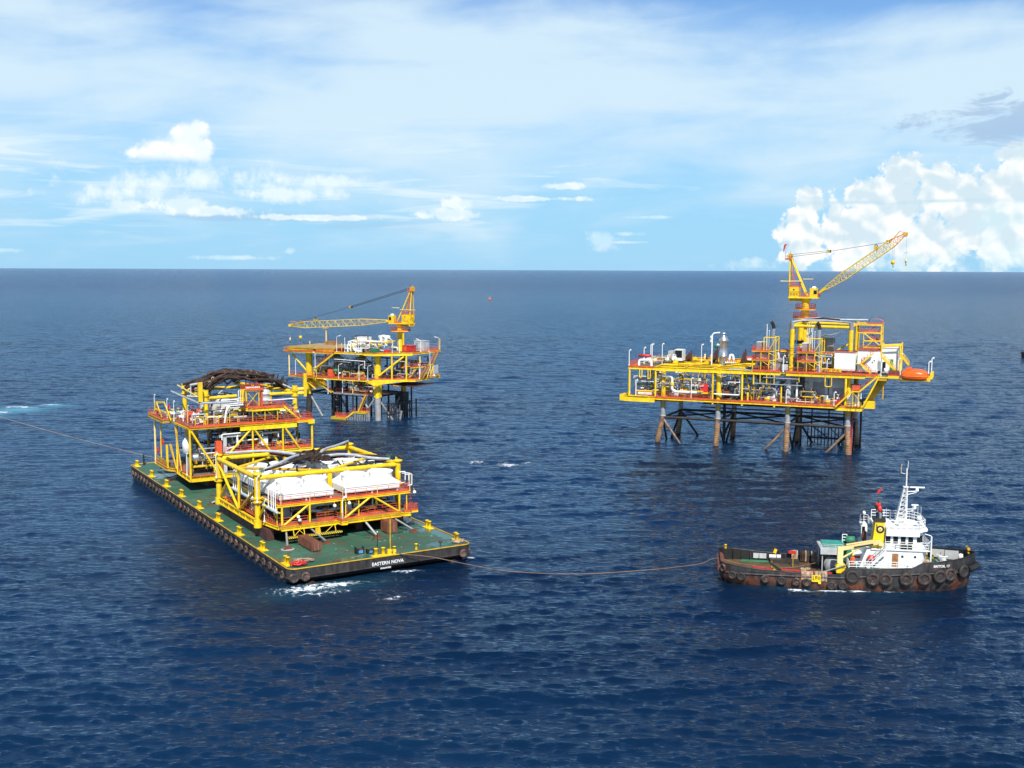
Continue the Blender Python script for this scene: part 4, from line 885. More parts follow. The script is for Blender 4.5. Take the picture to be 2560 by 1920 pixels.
def sling_set_near():
    s = root('lifting_gear', 'dark slings and brown spreader frames lying over the cooler module top frame', 'lifting gear', BG.o, BG.a)
    for nm, p, q, w in (('spreader_beam', (9.7, 35.0), (13.6, 25.4), .8), ('spreader_beam', (16.4, 33.6), (13.0, 24.6), .8), ('spreader_beam', (12.2, 33.0), (17.0, 33.0), .9), ('spreader_beam', (11.5, 29.0), (17.6, 28.6), 1.1), ('spreader_beam', (12.6, 25.6), (19.6, 26.6), .9)):
        b = MB(); b.ibeam((*p, 12.0), (*q, 12.0), .36, w, MT['redbrown'], 2.5)
        for k in range(4): c = Vector((*p, 12.0)).lerp(Vector((*q, 12.0)), .2 + .2 * k); b.box(c.x - .25, c.x + .25, c.y - .2, c.y + .2, 12.18, 12.22, Y_ if k % 2 and w > .85 else MT['dark'])
        b.build(nm, s)
    r = random.Random(8)
    def sling(p, q, sag, rad, m, k=12, wob=.25, name='sling'):
        P_ = []; p = Vector(p); q = Vector(q); ph = r.uniform(0, 6)
        for i in range(k + 1):
            u = i / k; c = p.lerp(q, u); c.z += 4 * u * (1 - u) * sag + wob * .4 * math.sin(u * 9 + ph); c.x += wob * math.sin(u * 7 + ph); c.y += wob * math.cos(u * 6 + ph) ; P_.append(c)
        b = MB(); b.path(P_, rad, m, 7); b.build(name, s)
    C = (13.6, 27.0, 12.35)
    for tgt, m, off in (((3.2, 20.0, 11.9), MT['slingg'], 0), ((3.5, 19.8, 12.0), MT['sling'], .6), ((3.4, 37.4, 12.3), MT['slingg'], 0), ((23.9, 20.2, 12.0), MT['slingg'], 0), ((23.6, 20.9, 12.1), MT['sling'], .7), ((24.2, 37.6, 12.3), MT['slingg'], .5), ((23.9, 37.2, 12.2), MT['sling'], .3)):
        c = (C[0] + off + r.uniform(-1, 1), C[1] + r.uniform(-1.5, 1.5), C[2]); sling(tgt, c, .35, .22 if m is MT['slingg'] else .18, m)
    for k in range(16):
        a = r.uniform(0, 6.28); sling((C[0] + 2.6 * math.cos(a), C[1] + 4.5 * math.sin(a), 12.2), (C[0] + 2.6 * math.cos(a + 2.3), C[1] + 4.5 * math.sin(a + 2.3), 12.25), r.uniform(.1, .8), r.uniform(.11, .2), MT['sling'], wob=.5)
    for p, q in (((8.9, 21.3, 12), (11.9, 24.2, 11.6)), ((19.3, 22.5, 11.7), (24.2, 20.6, 12.2)), ((16.2, 23.2, 11.9), (20.5, 21.6, 11.5))): sling(p, q, -.7, .14, MT['sling'], wob=.3)
    for x, y in ((3.2, 19.9), (23.9, 20.3)):
        for k in range(5): a = k * 1.3; b = MB(); b.path([(x + .3 * math.cos(a + i * .7), y + .3 * math.sin(a + i * .7), 11.8 + .12 * i) for i in range(7)], .045, MT['green'], 5); b.build('lashing', s)
sling_set_near()

# ------------------------------------------------------------------ farther module: two storeys
def module_far():
    P = root('process_module', 'farther two storey yellow module with pipes and orange decks on the barge', 'module', BG.o, BG.a)
    yf = 57.6; x0, x1, yb = 3.0, 25.8, 79.5
    ibm(P, 'base_beam', (x0, yf, 4.5), (8.3, yf, 4.5), .95, .4, stiff=2.5); ibm(P, 'base_beam', (8.3, yf, 4.6), (x1, yf, 4.6), .7, .3, stiff=4)
    ibm(P, 'base_beam', (x0, yf, 4.5), (x0 + .3, 68.0, 4.5), .9, .4, stiff=3); ibm(P, 'base_beam', (x1, yf, 4.5), (x1, yb, 4.5), .9, .4); ibm(P, 'base_beam', (x0, yb, 4.5), (x1, yb, 4.5), .9, .4)
    b = MB()
    for p, q in (((3.3, 68.0), (2.2, 70.0)), ((2.2, 70.0), (2.2, 79.5))): b.ibeam((*p, 4.5), (*q, 4.5), .6, .3, MT['ochre_shade'])
    b.build('walkway_beam', P)
    plate(P, 'lower_deck', 3.1, 25.6, 57.8, 79.3, 5.02); plate(P, 'upper_deck', 3.1, 25.8, 57.8, 79.5, 13.75)
    plate(P, 'middle_deck', 9.2, 25.6, 57.9, 62.5, 8.75); plate(P, 'side_landing', 1.7, 3.2, 70.5, 81.5, 13.6)
    b = MB(); b.box(9.1, 25.7, 57.6, 57.85, 8.35, 8.68, Y_); b.box(9.1, 25.7, 57.52, 57.56, 8.66, 8.86, O_); b.box(3.1, 8.3, 57.3, 57.36, 4.96, 5.16, O_); b.build('middle_deck_edge', P)
    ibm(P, 'upper_edge_beam', (2.9, yf, 13.52), (12.2, yf, 13.52), .3, .3); ibm(P, 'deep_girder', (12.1, yf, 13.05), (22.8, yf, 13.05), 1.0, .42, stiff=2.6); ibm(P, 'upper_edge_beam', (22.8, yf - .2, 13.5), (25.2, yf - .2, 13.5), .35, .3)
    b = MB(); b.box(24.9, 26.1, 57.1, 59.2, 13.0, 13.75, Y_); b.box(2.9, 25.9, 57.3, 57.36, 13.68, 13.98, O_); b.build('deck_edge', P)
    ibm(P, 'upper_edge_beam', (2.95, yf, 13.52), (2.8, 66.5, 13.52), .3, .3); ibm(P, 'upper_edge_beam', (1.7, 70.5, 13.4), (1.7, 81.5, 13.4), .6, .3, MT['ochre_shade']); ibm(P, 'upper_edge_beam', (x1, yf, 13.4), (x1, yb, 13.4), .5, .3)
    b = MB(); b.box(1.6, 3.1, 81.0, 81.6, 12.9, 13.9, MT['ochre_shade']); b.build('landing_box', P)
    for x in (3.05, 25.75): tb(P, 'corner_post', (x, yf, 4.2), (x, yf, 13.4), .2, Y_, 10)
    for x in (14.4, 20.1): tb(P, 'post', (x, yf, 4.9), (x, yf, 12.6), .17, Y_, 10)
    for y in (66.5, 79.0): tb(P, 'corner_post', (2.2 if y > 70 else 3.1, y, 4.2), (2.2 if y > 70 else 3.1, y, 13.4), .2, Y_ if y < 70 else MT['cream'], 10)
    for y in (70.2, 71.0, 75): tb(P, 'slim_post', (2.3, y, 4.7), (2.3, y, 9.0 if y != 75 else 13.2), .13, Y_, 8)
    for p, q in (((3.3, 13.1), (8.1, 4.9)), ((14.1, 12.7), (10.3, 8.9)), ((14.7, 12.7), (20.0, 5.0)), ((20.4, 12.7), (25.6, 5.0))): tb(P, 'truss_diagonal', (p[0], yf, p[1]), (q[0], yf, q[1]), .19, Y_, 10)
    for p, q in (((66.5, 5.0), (70.0, 9.0)), ((70.8, 9.0), (66.8, 5.2)), ((66.8, 12.8), (63, 5.2)),): tb(P, 'side_diagonal', (2.9, p[0], p[1]), (2.9, q[0], q[1]), .15, MT['ochre_shade'], 8)
    for x in (8.5, 14.4, 20.1, 25.6):
        for y in (65, 73, 79): tb(P, 'inner_column', (x, y, 5), (x, y, 13.2), .28, MT['ochre_shade'], 10)
    b = MB(); b.tube((4.6, 64, 5), (4.6, 64, 13), .7, MT['ochre_shade'], 12); b.build('inner_column', P)
    # top columns and tubes
    for x, y in ((6.7, 60), (6.7, 74), (23.4, 60), (23.4, 74)):
        b = MB(); b.tube((x, y, 13.7), (x, y, 20.0), .42, Y_, 14); b.tube((x, y, 19.2), (x, y, 20.0), .52, Y_, 14)
        for z in (18.95, 18.0): b.tube((x, y, z), (x, y, z + .12), .68, Y_, 14)
        b.build('lifting_column', P)
    for p, q in (((7.1, 60, 18.5), (12.3, 60, 18.65)), ((18.4, 60, 18.6), (23, 60, 18.6)), ((23.8, 60, 19.25), (25.2, 59.5, 19.3)), ((23.8, 60, 18.5), (25.2, 59.5, 18.5)), ((6.7, 60, 18.7), (6.7, 74, 18.7)), ((23.4, 60, 18.7), (23.4, 74, 18.7)), ((6.7, 74, 18.7), (23.4, 74, 18.7)), ((23, 61, 18.9), (15.5, 71, 19.9))):
        tb(P, 'top_tube', p, q, .30, Y_ if q[1] < 70 else MT['yellow'], 12)
    b = MB(); b.box(4.85, 5.6, 57.9, 58.4, 18.2, 21.6, Y_); b.build('guide_post', P); b = MB(); b.box(24.9, 25.45, 59.2, 59.7, 17.9, 22.2, Y_); b.build('guide_post', P)
    b = MB(); b.path([(3.2, 59.4, 19.2), (5.4, 58.6, 19.0)], .1, MT['cream'], 6); b.path([(4.9, 72, 19.9), (5.0, 59, 19.0)], .13, MT['cream'], 6); b.build('guide_rail', P)
    # grey and white pipes above the deck
    b = MB(); b.pipe([(4.8, 76, 18.3), (5.0, 58.2, 17.9), (11.4, 58.6, 17.75), (12.8, 59.5, 17.75)], .2, MT['slingg'], 9); b.build('pipe', P)
    for dz, yy in ((0.0, 58.9), (.34, 59.2), (-.35, 58.6), (-.68, 58.7)):
        b = MB(); b.pipe([(9.2, yy, 17.75 + dz), (13.2, yy, 17.8 + dz), (13.2, yy + 2, 17.8 + dz)], .13, MT['railw'], 8); b.build('pipe', P)
    b = MB(); b.pipe([(10.6, 58.6, 17.1), (10.0, 58.6, 16.4), (9.6, 58.6, 14.0)], .17, MT['railw'], 9); b.build('pipe', P)
    for x in (12.2, 12.6, 13.0):
        b = MB(); b.pipe([(x, 58.4, 17.6), (x, 58.4, 19.7), (x + .9, 59.6, 19.8), (x + 1, 59.6, 17.6)], .11, MT['lgrey'] if x < 12.5 else Y_, 8); b.build('pipe', P)
    b = MB(); b.pipe([(17.8, 58.6, 17.6), (22.6, 58.7, 17.7), (23.0, 58.9, 17.4)], .12, MT['railw'], 8); b.build('pipe', P)
    # hooded machinery under the slings
    for cx, cy, r_, h in ((11.0, 66, 2.0, 3.3), (13.2, 69, 1.8, 3.0), (9.3, 69.5, 1.3, 4.2)):
        b = MB(); b.lathe((cx, cy, 15.4), [(r_, 0), (r_, h * .55), (r_ * .86, h * .8), (r_ * .5, h * .96), (0, h)], MT['lgrey'], 18)
        for k in range(7): a = k * .9; b.path([(cx + r_ * 1.02 * math.cos(a), cy + r_ * 1.02 * math.sin(a), 15.5), (cx + r_ * 1.02 * math.cos(a), cy + r_ * 1.02 * math.sin(a), 15.4 + h * .55), (cx + r_ * .5 * math.cos(a), cy + r_ * .5 * math.sin(a), 15.4 + h * .97)], .06, MT['dark'], 5)
        b.tube((cx, cy, 13.8), (cx, cy, 15.5), r_ * .5, MT['ochre_shade'], 10); b.build('machine_hood', P)
    # third level deck on the right
    plate(P, 'top_platform', 13.8, 20.3, 57.7, 64, 16.45)
    b = MB(); b.ibeam((14.5, 57.6, 16.2), (20.4, 57.6, 16.2), .55, .3, Y_, 2); b.ibeam((13.6, 58.6, 16.2), (14.5, 57.6, 16.2), .5, .3, Y_); b.box(14.4, 20.4, 57.4, 57.46, 16.42, 16.66, O_); b.build('top_platform_edge', P)
    railing(P, [(13.7, 60, 16.5), (13.7, 58.6, 16.5), (14.5, 57.6, 16.5), (20.3, 57.6, 16.5)], step=.7, h=1.2, rails=4)
    b = MB()
    for x in (14.5, 16.8, 19.2): b.tube((x, 57.7, 13.9), (x, 57.7, 16.1), .09, Y_, 8)
    for p, q in ((14.7, 16.7), (17.0, 19.1)): b.tube((p, 57.7, 16.0), (q, 57.7, 14.2), .05, Y_, 6)
    b.build('platform_support', P)
    b = MB(); b.stair((20.4, 58.2, 16.5), (23.5, 58.2, 13.8), .9, Y_, MT['rail']); b.build('stair', P)
    b = MB()
    for x in (14.2, 16.5):
        for y in (60, 62.3): b.tube((x, y, 16.5), (x, y, 19.4), .1, Y_, 6)
    for a, c in (((14.2, 60, 19.3), (16.5, 60, 16.6)), ((16.5, 60, 19.3), (14.2, 60, 16.6))): b.tube(a, c, .06, Y_, 6)
    b.box(13.9, 16.8, 59.7, 62.6, 19.35, 19.5, Y_); b.box(13.9, 17.3, 59.6, 62.7, 19.5, 19.62, O_); b.build('valve_tower', P)
    railing(P, [(13.9, 62.6, 19.6), (13.9, 59.7, 19.6), (17.2, 59.7, 19.6)], step=.8, h=1.0)
    for x in (14.5, 15.4, 16.3): valve(P, x, 60.3, 19.9, 1.3, MT['railw'], MT['red'])
    b = MB(); b.tube((14.0, 60.6, 14), (14.0, 60.6, 18.4), .12, MT['rail'], 6); b.box(16.9, 17.2, 59.9, 60.4, 16.5, 19.4, MT['orange']); b.build('ladder_cage', P)
    vessel(P, (17.9, 60.6, 16.6), .92, 2.9, 'z', MT['lgrey'])
    # rails
    railing(P, [(3.0, 66, 13.78), (2.95, 57.7, 13.78), (25.8, 57.5, 13.78), (25.9, 59.5, 13.78)], step=1.5); railing(P, [(1.7, 81.4, 13.7), (1.7, 70.6, 13.7), (3.0, 70.4, 13.7)])
    railing(P, [(9.2, 57.7, 8.78), (25.6, 57.7, 8.78)], step=1.5); railing(P, [(3.2, 57.6, 5.05), (3.1, 68, 5.05)], step=1.0, h=1.2); railing(P, [(25.9, 59, 13.78), (25.9, 79, 13.78)])
    railing(P, [(2.2, 70.2, 4.9), (2.2, 79.2, 4.9)], m=MT['ochre_shade'])
    for yy, z0, z1 in ((58.7, 13.9, 15.2), (58.9, 13.9, 15.4)):
        for x in (4.4, 6.6, 8.6, 10.6):
            b = MB(); b.pipe([(x, yy, z0), (x, yy, z1), (x + 1.5, yy, z1), (x + 1.5, yy, z0)], .05, Y_, 6); b.build('pipe_hoop', P)
    b = MB()
    for a, c in (((1.9, 78, 13.7), (2.0, 77.4, 16.3)), ((2.0, 77.4, 16.3), (2.4, 72.2, 16.8)), ((2.4, 72.2, 16.8), (2.6, 68.4, 13.7)), ((2.0, 76.2, 16.2), (2.2, 73.5, 13.8)), ((2.0, 77.2, 15.0), (2.4, 71, 15.0))): b.beam(a, c, .12, .3, Y_)
    b.build('stair_head_frame', P)
    vessel(P, (3.9, 60.0, 8.0), .72, 3.6, 'x', ST, 'horizontal_vessel'); b = MB(); b.box(3.8, 8.0, 59.3, 60.7, 6.3, 6.5, Y_); b.tube((4.0, 59.5, 5), (4.0, 59.5, 6.4), .1, Y_, 6); b.tube((7.8, 59.5, 5), (7.8, 59.5, 6.4), .1, Y_, 6); b.build('vessel_stand', P)
    b = MB(); b.lathe((3.9, 62.5, 8.2), [(0, 0), (.9, .3), (.9, 2.3), (.3, 3.3), (0, 3.4)], MT['railw'], 14); b.tube((3.9, 62.5, 5), (3.9, 62.5, 8.4), .3, G_, 8); b.build('white_tank', P)
    b = MB(); b.box(8.0, 9.0, 58.5, 59.6, 5.0, 10.8, MT['orange']); b.box(7.9, 9.1, 58.4, 59.7, 7.6, 7.8, O_); b.build('cable_riser', P)
    b = MB(); b.box(9.3, 9.9, 58.6, 59.2, 5.0, 12.4, MT['lgrey']); b.box(8.6, 13.4, 58.6, 59.2, 11.4, 11.9, MT['lgrey']); b.build('duct', P)
    for z, a, c in ((12.0, 9, 16.5), (10.6, 12.0, 16.0), (11.6, 16, 19.5)):
        b = MB(); b.pipe([(a, 58.4, z - 1), (a, 58.4, z), (c, 58.4, z + .1), (c, 58.4, z - .8)], .12, MT['railw'], 8); b.build('pipe', P)
    for x, y in ((2.3, 79.2), (2.6, 71), (2.8, 67.0), (3.2, 59.2)): floodlight(P, x, y, 13.8, 3.4, .1, 0, m=MT['cream'] if x > 3 else None)
    floodlight(P, 2.9, 59.5, 5.0, 3.6, .1, 0)
    for x, y, z in ((2.2, 77, 14.6), (4.6, 77.5, 15.0), (2.5, 78.5, 6.9), (2.5, 74.4, 9.0)):
        b = MB(); b.torus((x, y, z), .45, .16, MT['red'], 'x', 14, 6); b.box(x - .1, x + .1, y - .5, y + .5, z - .5, z + .5, MT['red']); b.build('hose_reel', P)
    clutter(P, 31, 4, 24.5, 59.5, 70, 5.05, 7.5, 44, 6, 8, 6, 3, [ST, MT['lgrey'], G_, MT['ochre_shade'], G_, MT['dark']]); clutter(P, 32, 10, 24.8, 58.6, 61.5, 8.8, 3.4, 14, 5, 3, 3, 0)  # grey and dark pipe colours put shade into the module interior
    racks(P, 7, 3.6, 25, 58.6, 63, 5.8, 12.4, 34); racks(P, 8, 3.6, 24, 58.8, 66, 14.4, 16.4, 12)
    b = MB(); b.box(9.5, 24.5, 66, 66.3, 5.1, 8.0, MT['dark']); b.build('dark_backing_wall', P); b = MB(); b.box(13, 19, 64.5, 67, 8.9, 12.2, G_); b.build('grey_backing_block', P)  # backing wall and block added to darken the module interior
    clutter(P, 33, 4, 24, 58.8, 67, 13.8, 2.0, 26, 22, 6, 6, 2, [ST, MT['railw'], MT['lgrey'], Y_]); clutter(P, 34, 3.2, 8, 60, 72, 13.8, 1.4, 6, 14, 2, 2)
module_far()

def sling_set_far():
    s = root('lifting_gear', 'arched bundle of dark brown slings heaped over the farther module', 'lifting gear', BG.o, BG.a); r = random.Random(4)
    env = lambda u: (5.2 + 18.6 * u, 18.9 + 3.6 * math.sin(math.pi * min(1, max(0, u * .94 + .03))) ** .8)
    for k in range(26):
        u0 = r.uniform(-.02, .25); u1 = r.uniform(.72, 1.0); y0 = 66 + r.uniform(-4, 5); dz = r.uniform(-1.1, .12); pts = []; ph = r.uniform(0, 6)
        for i in range(19):
            u = u0 + (u1 - u0) * i / 18; x, z = env(u); pts.append((x, y0 + 1.6 * math.sin(u * 5 + ph), z + dz + .30 * math.sin(u * 17 + ph) + r.uniform(-.16, .16) - (y0 - 66) * .04))
        b = MB(); b.path(pts, r.uniform(.17, .27), MT['sling'], 7); b.build('sling', s)
    for k in range(36):
        u = r.uniform(.04, .94); x, z = env(u); z += r.uniform(0, .7); b = MB(); y = 64.5 + r.uniform(-2, 4); a = r.uniform(.8, 2.2)
        b.path([(x, y, z - .5), (x + .25 * a, y - .3, z - 1.2), (x + .6 * a, y, z - 1.8), (x + 1.1 * a, y + .2, z - 1.3), (x + 1.3 * a, y + .2, z - .4)], .13, MT['sling'], 6); b.build('sling', s)
    for k in range(34):
        u = r.uniform(.05, .95); x, z = env(u); b = MB(); b.torus((x, 64.5 + r.uniform(-2, 4), z - r.uniform(-.1, .9)), .28, .1, MT['bundle'], r.choice('xy'), 9, 5); b.build('shackle', s)
    for p, q, rr in (((5.6, 66, 20.4), (9.8, 66, 20.9), .22), ((17.4, 66, 20.1), (22.4, 65, 20.0), .2), ((22.4, 65, 20.0), (24.3, 62.5, 18.9), .16), ((9.9, 63, 18.8), (13.4, 64.5, 21.4), .14), ((5.7, 66, 20.4), (5.7, 66, 18.6), .14), ((17.8, 66, 20), (18.6, 66, 17.8), .1), ((21, 65.5, 20), (21.2, 65.5, 17.8), .1), ((16, 66, 21), (15.9, 66, 18), .1)):
        b = MB(); b.tube(p, q, rr, MT['slingg'], 8); b.build('spreader_tube', s)
sling_set_far()

# ------------------------------------------------------------------ pedestal crane (own thing, stands on a platform leg)
def lattice_boom(parent, p, q, w0, w1, k0, k1, m, mt, n=26, tipfrac=.12):
    """box lattice boom from p to q, tapering at both ends"""
    p = Vector(p); q = Vector(q); d = (q - p).normalized(); side = d.cross(Vector((0, 0, 1))).normalized(); upv = side.cross(d).normalized()
    def half(u): return w0 + (w1 - w0) * min(1, u / k0) if u < k0 else (w1 if u < k1 else w1 + (w0 * .9 - w1) * (u - k1) / (1 - k1))
    b = MB(); b2 = MB(); prev = None
    for i in range(n + 1):
        u = i / n; c = p.lerp(q, u); h = half(u) / 2; pts = [c + side * h * sx * .8 + upv * h * sz for sx, sz in ((-1, -1), (1, -1), (1, 1), (-1, 1))]
        bb, mm = (b2, mt) if u > 1 - tipfrac else (b, m)
        if prev:
            for k in range(4): bb.tube(prev[k], pts[k], .085, mm, 5, cap=False)
            for k in range(4): bb.tube(prev[k] if i % 2 else prev[(k + 1) % 4], pts[(k + 1) % 4] if i % 2 else pts[k], .045, mm, 4, cap=False)
            for k in range(4): bb.tube(pts[k], pts[(k + 1) % 4], .04, mm, 4, cap=False)
        prev = pts
    o = b.build('boom', parent); b2.build('boom_tip', parent); return d, side, upv, o
def crane(name, label, fr, x, y, z0, zr, sgn, boom_to, mast_back, wind, rings, hookz, rest=None, foot=None, cabside=-1):
    C_ = root(name, label, 'crane', fr.w(x, y, 0), fr.a, 'pedestal cranes on the platforms')
    b = MB(); b.tube((0, 0, z0), (0, 0, zr - .5), .92, Y_, 20); b.lathe((0, 0, zr - .9), [(.92, 0), (1.25, .5), (1.25, .9)], Y_, 20)
    for z in rings: b.tube((0, 0, z + .9), (0, 0, z + 1.0), 1.0, MT['ochre_shade'], 20)
    b.build('pedestal', C_)
    for z in rings:
        b = MB(); b.tube((0, 0, z), (0, 0, z + .16), 2.9 if z == min(rings) else 2.4, Y_, 16); b.build('access_platform', C_)
        r_ = 2.85 if z == min(rings) else 2.35; P = [(r_ * math.cos(k * math.pi / 6), r_ * math.sin(k * math.pi / 6), z + .16) for k in range(13)]
        railing(C_, P, step=1.4, h=1.25, r=.045)
    s = sgn; zb = zr
    b = MB(); b.box(-3.9 if s > 0 else -3.0, 3.1 if s > 0 else 3.9, -1.7, 1.7, zb, zb + .35, Y_); b.prism([(-3.8 * s, -1.2), (-1 * s, -1.2), (-1 * s, 1.2), (-3.8 * s, 1.2)][::s], zb - .7, zb, MT['ochre_shade']); b.build('turntable', C_)
    b = MB(); x0, x1 = sorted((-3.75 * s, -1.5 * s)); b.box(x0, x1, -1.6, 1.6, zb + .35, zb + 2.75, Y_); b.box(x0 - .05, x1 + .05, -1.65, 1.65, zb + 1.5, zb + 1.62, MT['ochre_shade'])
    for k in range(3): b.box(x0 + .25 + .7 * k, x0 + .7 + .7 * k, -1.64, -1.6, zb + .7, zb + 1.3, MT['ochre_shade'])
    b.box((x0 + x1) / 2 - .2, (x0 + x1) / 2 + .15, -1.66, -1.6, zb + 1.9, zb + 2.25, MT['dark']); b.build('machinery_house', C_)
    railing(C_, [(x0, -1.6, zb + 2.75), (x1, -1.6, zb + 2.75), (x1, 1.6, zb + 2.75)], step=1.0, h=1.1)
    x0, x1 = sorted((1.1 * s, 2.9 * s)); b = MB(); b.box(x0, x1, cabside * 1.7, cabside * .5, zb + .35, zb + 2.35, Y_); b.box(x0 - .06, x1 + .06, cabside * 1.76, cabside * .44, zb + 2.35, zb + 2.45, Y_); cabn = b.build('operator_cab', C_)
    b = MB(); b.box(x0 + (.9 if s > 0 else .15), x1 - (.12 if s > 0 else .9), cabside * 1.74, cabside * 1.70, zb + 1.05, zb + 1.95, MT['glass']); xe = x1 if s > 0 else x0; b.box(xe - .03, xe + .03, cabside * 1.6, cabside * .6, zb + 1.0, zb + 2.1, MT['glass']); b.build('window', cabn)
    b = MB(); b.lathe(((x0 + x1) / 2, cabside * 1.1, zb + 2.45), [(.55, 0), (.5, .3), (.25, .42), (0, .45)], W_, 12); b.build('roof_unit', C_)
    railing(C_, [(1.0 * s, -1.65, zb + .35), (-1.4 * s, -1.65, zb + .35)], step=.8); railing(C_, [(2.9 * s, -1.65, zb + .35), (3.15 * s, -1.65, zb + .35), (3.15 * s, 1.6, zb + .35)], step=.8)
    # A-frame mast
    T = Vector((mast_back * s, 0, zb + 10.2))
    for e in (-1, 1):
        b = MB(); b.tube((-3.8 * s, e * 1.25, zb - .5), T + Vector((0, e * .35, 0)), .17, Y_ if e < 0 else MT['ochre_shade'], 8); b.build('mast_leg', C_)
        b = MB(); b.tube((.35 * s, e * 1.3, zb + .35), T + Vector((0, e * .35, 0)), .2, Y_, 8); b.build('mast_leg', C_)
    b = MB(); b.box(T.x - .42, T.x + .42, -.6, .6, T.z - .9, T.z + .25, Y_); b.torus((T.x, 0, T.z + .1), .38, .14, MT['ochre_shade'], 'y', 12, 6); b.tube((T.x, 0, T.z), (T.x, 0, T.z + 1.1), .04, G_, 4); b.build('mast_head', C_)
    railing(C_, [(T.x - 1.1, -.8, T.z - .9), (T.x + .4, -.8, T.z - .9), (T.x + .4, .8, T.z - .9)], step=.6, h=1.0)
    b = MB(); b.box(T.x - 1.1, T.x + .5, -.8, .8, T.z - 1.0, T.z - .92, MT['grating']); b.build('mast_platform', C_)
    b = MB()   # ladder up the mast
    for e in (-.25, .25): b.tube((-2.9 * s + e, -.5, zb + 3.5), (T.x + .5 * s + e * .6, -.3, T.z - .9), .035, MT['rail'], 4, cap=False)
    for k in range(20): u = k / 19; c = Vector((-2.9 * s, -.5, zb + 3.5)).lerp(Vector((T.x + .5 * s, -.3, T.z - .9)), u); b.tube(c - Vector((.25, 0, 0)), c + Vector((.25, 0, 0)), .025, MT['rail'], 4, cap=False); b.box(c.x - .3, c.x + .3, c.y + .3, c.y + .33, c.z, c.z + .12, MT['rail'])
    b.build('mast_ladder', C_)
    for dx, dz, a in ((-1, 4.1, (-5.9, -.8)), (1, 4.6, (-.6, 1.8))):
        b = MB(); b.beam((a[0] * s, -1.4, zb + dz), (a[1] * s, -1.4, zb + dz + .05), .14, .16, MT['cream']); b.tube((a[0] * s, -1.4, zb + dz), ((a[0] + .5) * s, -1.4, zb + dz), .12, MT['cream'], 6); b.build('outrigger_bar', C_)
    # boom
    fp = Vector(foot or (2.9 * s, .2, zb + 1.2)); bt = Vector(boom_to)
    d, side, upv, _ = lattice_boom(C_, fp, bt, .35, 1.85, .30, .86, MT['boomy'], MT['boomo'] if s > 0 else MT['boomy'])
    b = MB(); b.tube(fp - side * .7, fp + side * .7, .2, Y_, 8)
    for e in (-1, 1): b.beam(fp + side * e * .4, fp + d * 2.2 + side * e * .5, .2, .45, Y_)
    b.build('boom_foot', C_)
    u = .70 if s > 0 else .745; c = fp.lerp(bt, u) + upv * 1.15
    b = MB(); b.box(c.x - .45, c.x + .45, c.y - .4, c.y + .4, c.z - .3, c.z + .45, MT['ochre_shade']); b.torus(c + Vector((0, 0, .5)), .3, .1, MT['dark'], 'y', 12, 5); b.build('deflector_sheave', C_)
    b = MB()
    for e in (-.45, .45): b.torus(bt + side * e - d * .2, .42, .1, MT['ochre_shade'], 'y', 14, 6); b.torus(bt - d * 4.2 + side * e + upv * .8, .38, .1, MT['ochre_shade'], 'y', 14, 6)
    b.box(bt.x - .45, bt.x + .45, bt.y - .5, bt.y + .5, bt.z - .35, bt.z + .35, MT['boomo'] if s > 0 else Y_); b.build('tip_sheaves', C_)
    b = MB(); 
    for e in (-.5, .5): b.tube(bt - d * 4 + side * e + upv * .5, bt - d * .6 + side * e + upv * 1.3, .05, MT['boomo'], 4); b.tube(bt - d * .6 + side * e + upv * 1.3, bt + side * e * .8, .05, MT['boomo'], 4)
    b.build('tip_guard', C_)
    # luffing ropes with bridle block
    u = .60 if s > 0 else .49; tl = bt - d * (4.5 if s > 0 else 2.5) + upv * .9 if True else bt; blk = T.lerp(tl, .415 if s > 0 else .515); blk.z -= .25
    b = MB()
    for e in (-.3, .3): b.tube(T + Vector((0, e, .25)), blk + Vector((0, e, .18)), .035, MT['dark'], 4); b.tube(T + Vector((0, e, -.25)), blk + Vector((0, e, -.18)), .035, MT['dark'], 4)
    b.build('luffing_rope', C_)
    b = MB(); b.tube(blk, tl, .045, MT['dark'], 4); b.build('pendant_rope', C_)
    b = MB(); b.box(blk.x - .35, blk.x + .35, blk.y - .35, blk.y + .35, blk.z - .3, blk.z + .3, MT['dark']); b.tube(blk + Vector((-.2, -.4, 0)), blk + Vector((-.2, .4, 0)), .36, MT['ochre_shade'], 10); b.build('bridle_block', C_)
    # hooks
    h1 = bt - d * (3.2 if s > 0 else 3.6); h1 = Vector((h1.x, h1.y, h1.z - .7)); h2 = bt + d * .3
    for h, zz, nm in ((h1, hookz[0], 'hook_block'), (h2, hookz[1], 'whip_hook')):
        b = MB()
        for e in (-.22, .22) if nm == 'hook_block' else (0,): b.tube((h.x + e, h.y, h.z), (h.x + e * .8, h.y, zz + .5), .022, MT['grey'], 4, cap=False)
        b.build('hoist_rope', C_)
        b = MB()
        if nm == 'hook_block': b.lathe((h.x, h.y - .2, zz + .2), [(.0, 0), (.48, .02), (.5, .2), (.48, .38), (0, .4)], Y_, 12, 'y'); b.tube((h.x, h.y, zz - .2), (h.x, h.y, zz + .1), .22, Y_, 8, r2=.34)
        else: b.lathe((h.x, h.y, zz - .3), [(.0, 0), (.2, .05), (.24, .5), (.16, 1.0), (0, 1.05)], MT['cream'], 8)
        b.path([(h.x, h.y, zz - .2), (h.x, h.y, zz - .55), (h.x + .18, h.y, zz - .75), (h.x + .05, h.y, zz - .9), (h.x - .15, h.y, zz - .8)], .07, MT['dark'], 5); b.build(nm, C_)
    if rest:
        b = MB(); b.tube(rest[0], rest[1], .22, MT['cream'], 8); b.lathe(rest[0], [(.7, 0), (.3, .7)], Y_, 4); b.box(rest[1][0] - .7, rest[1][0] + .7, rest[1][1] - .6, rest[1][1] + .6, rest[1][2], rest[1][2] + .18, Y_); b.build('boom_rest', C_)
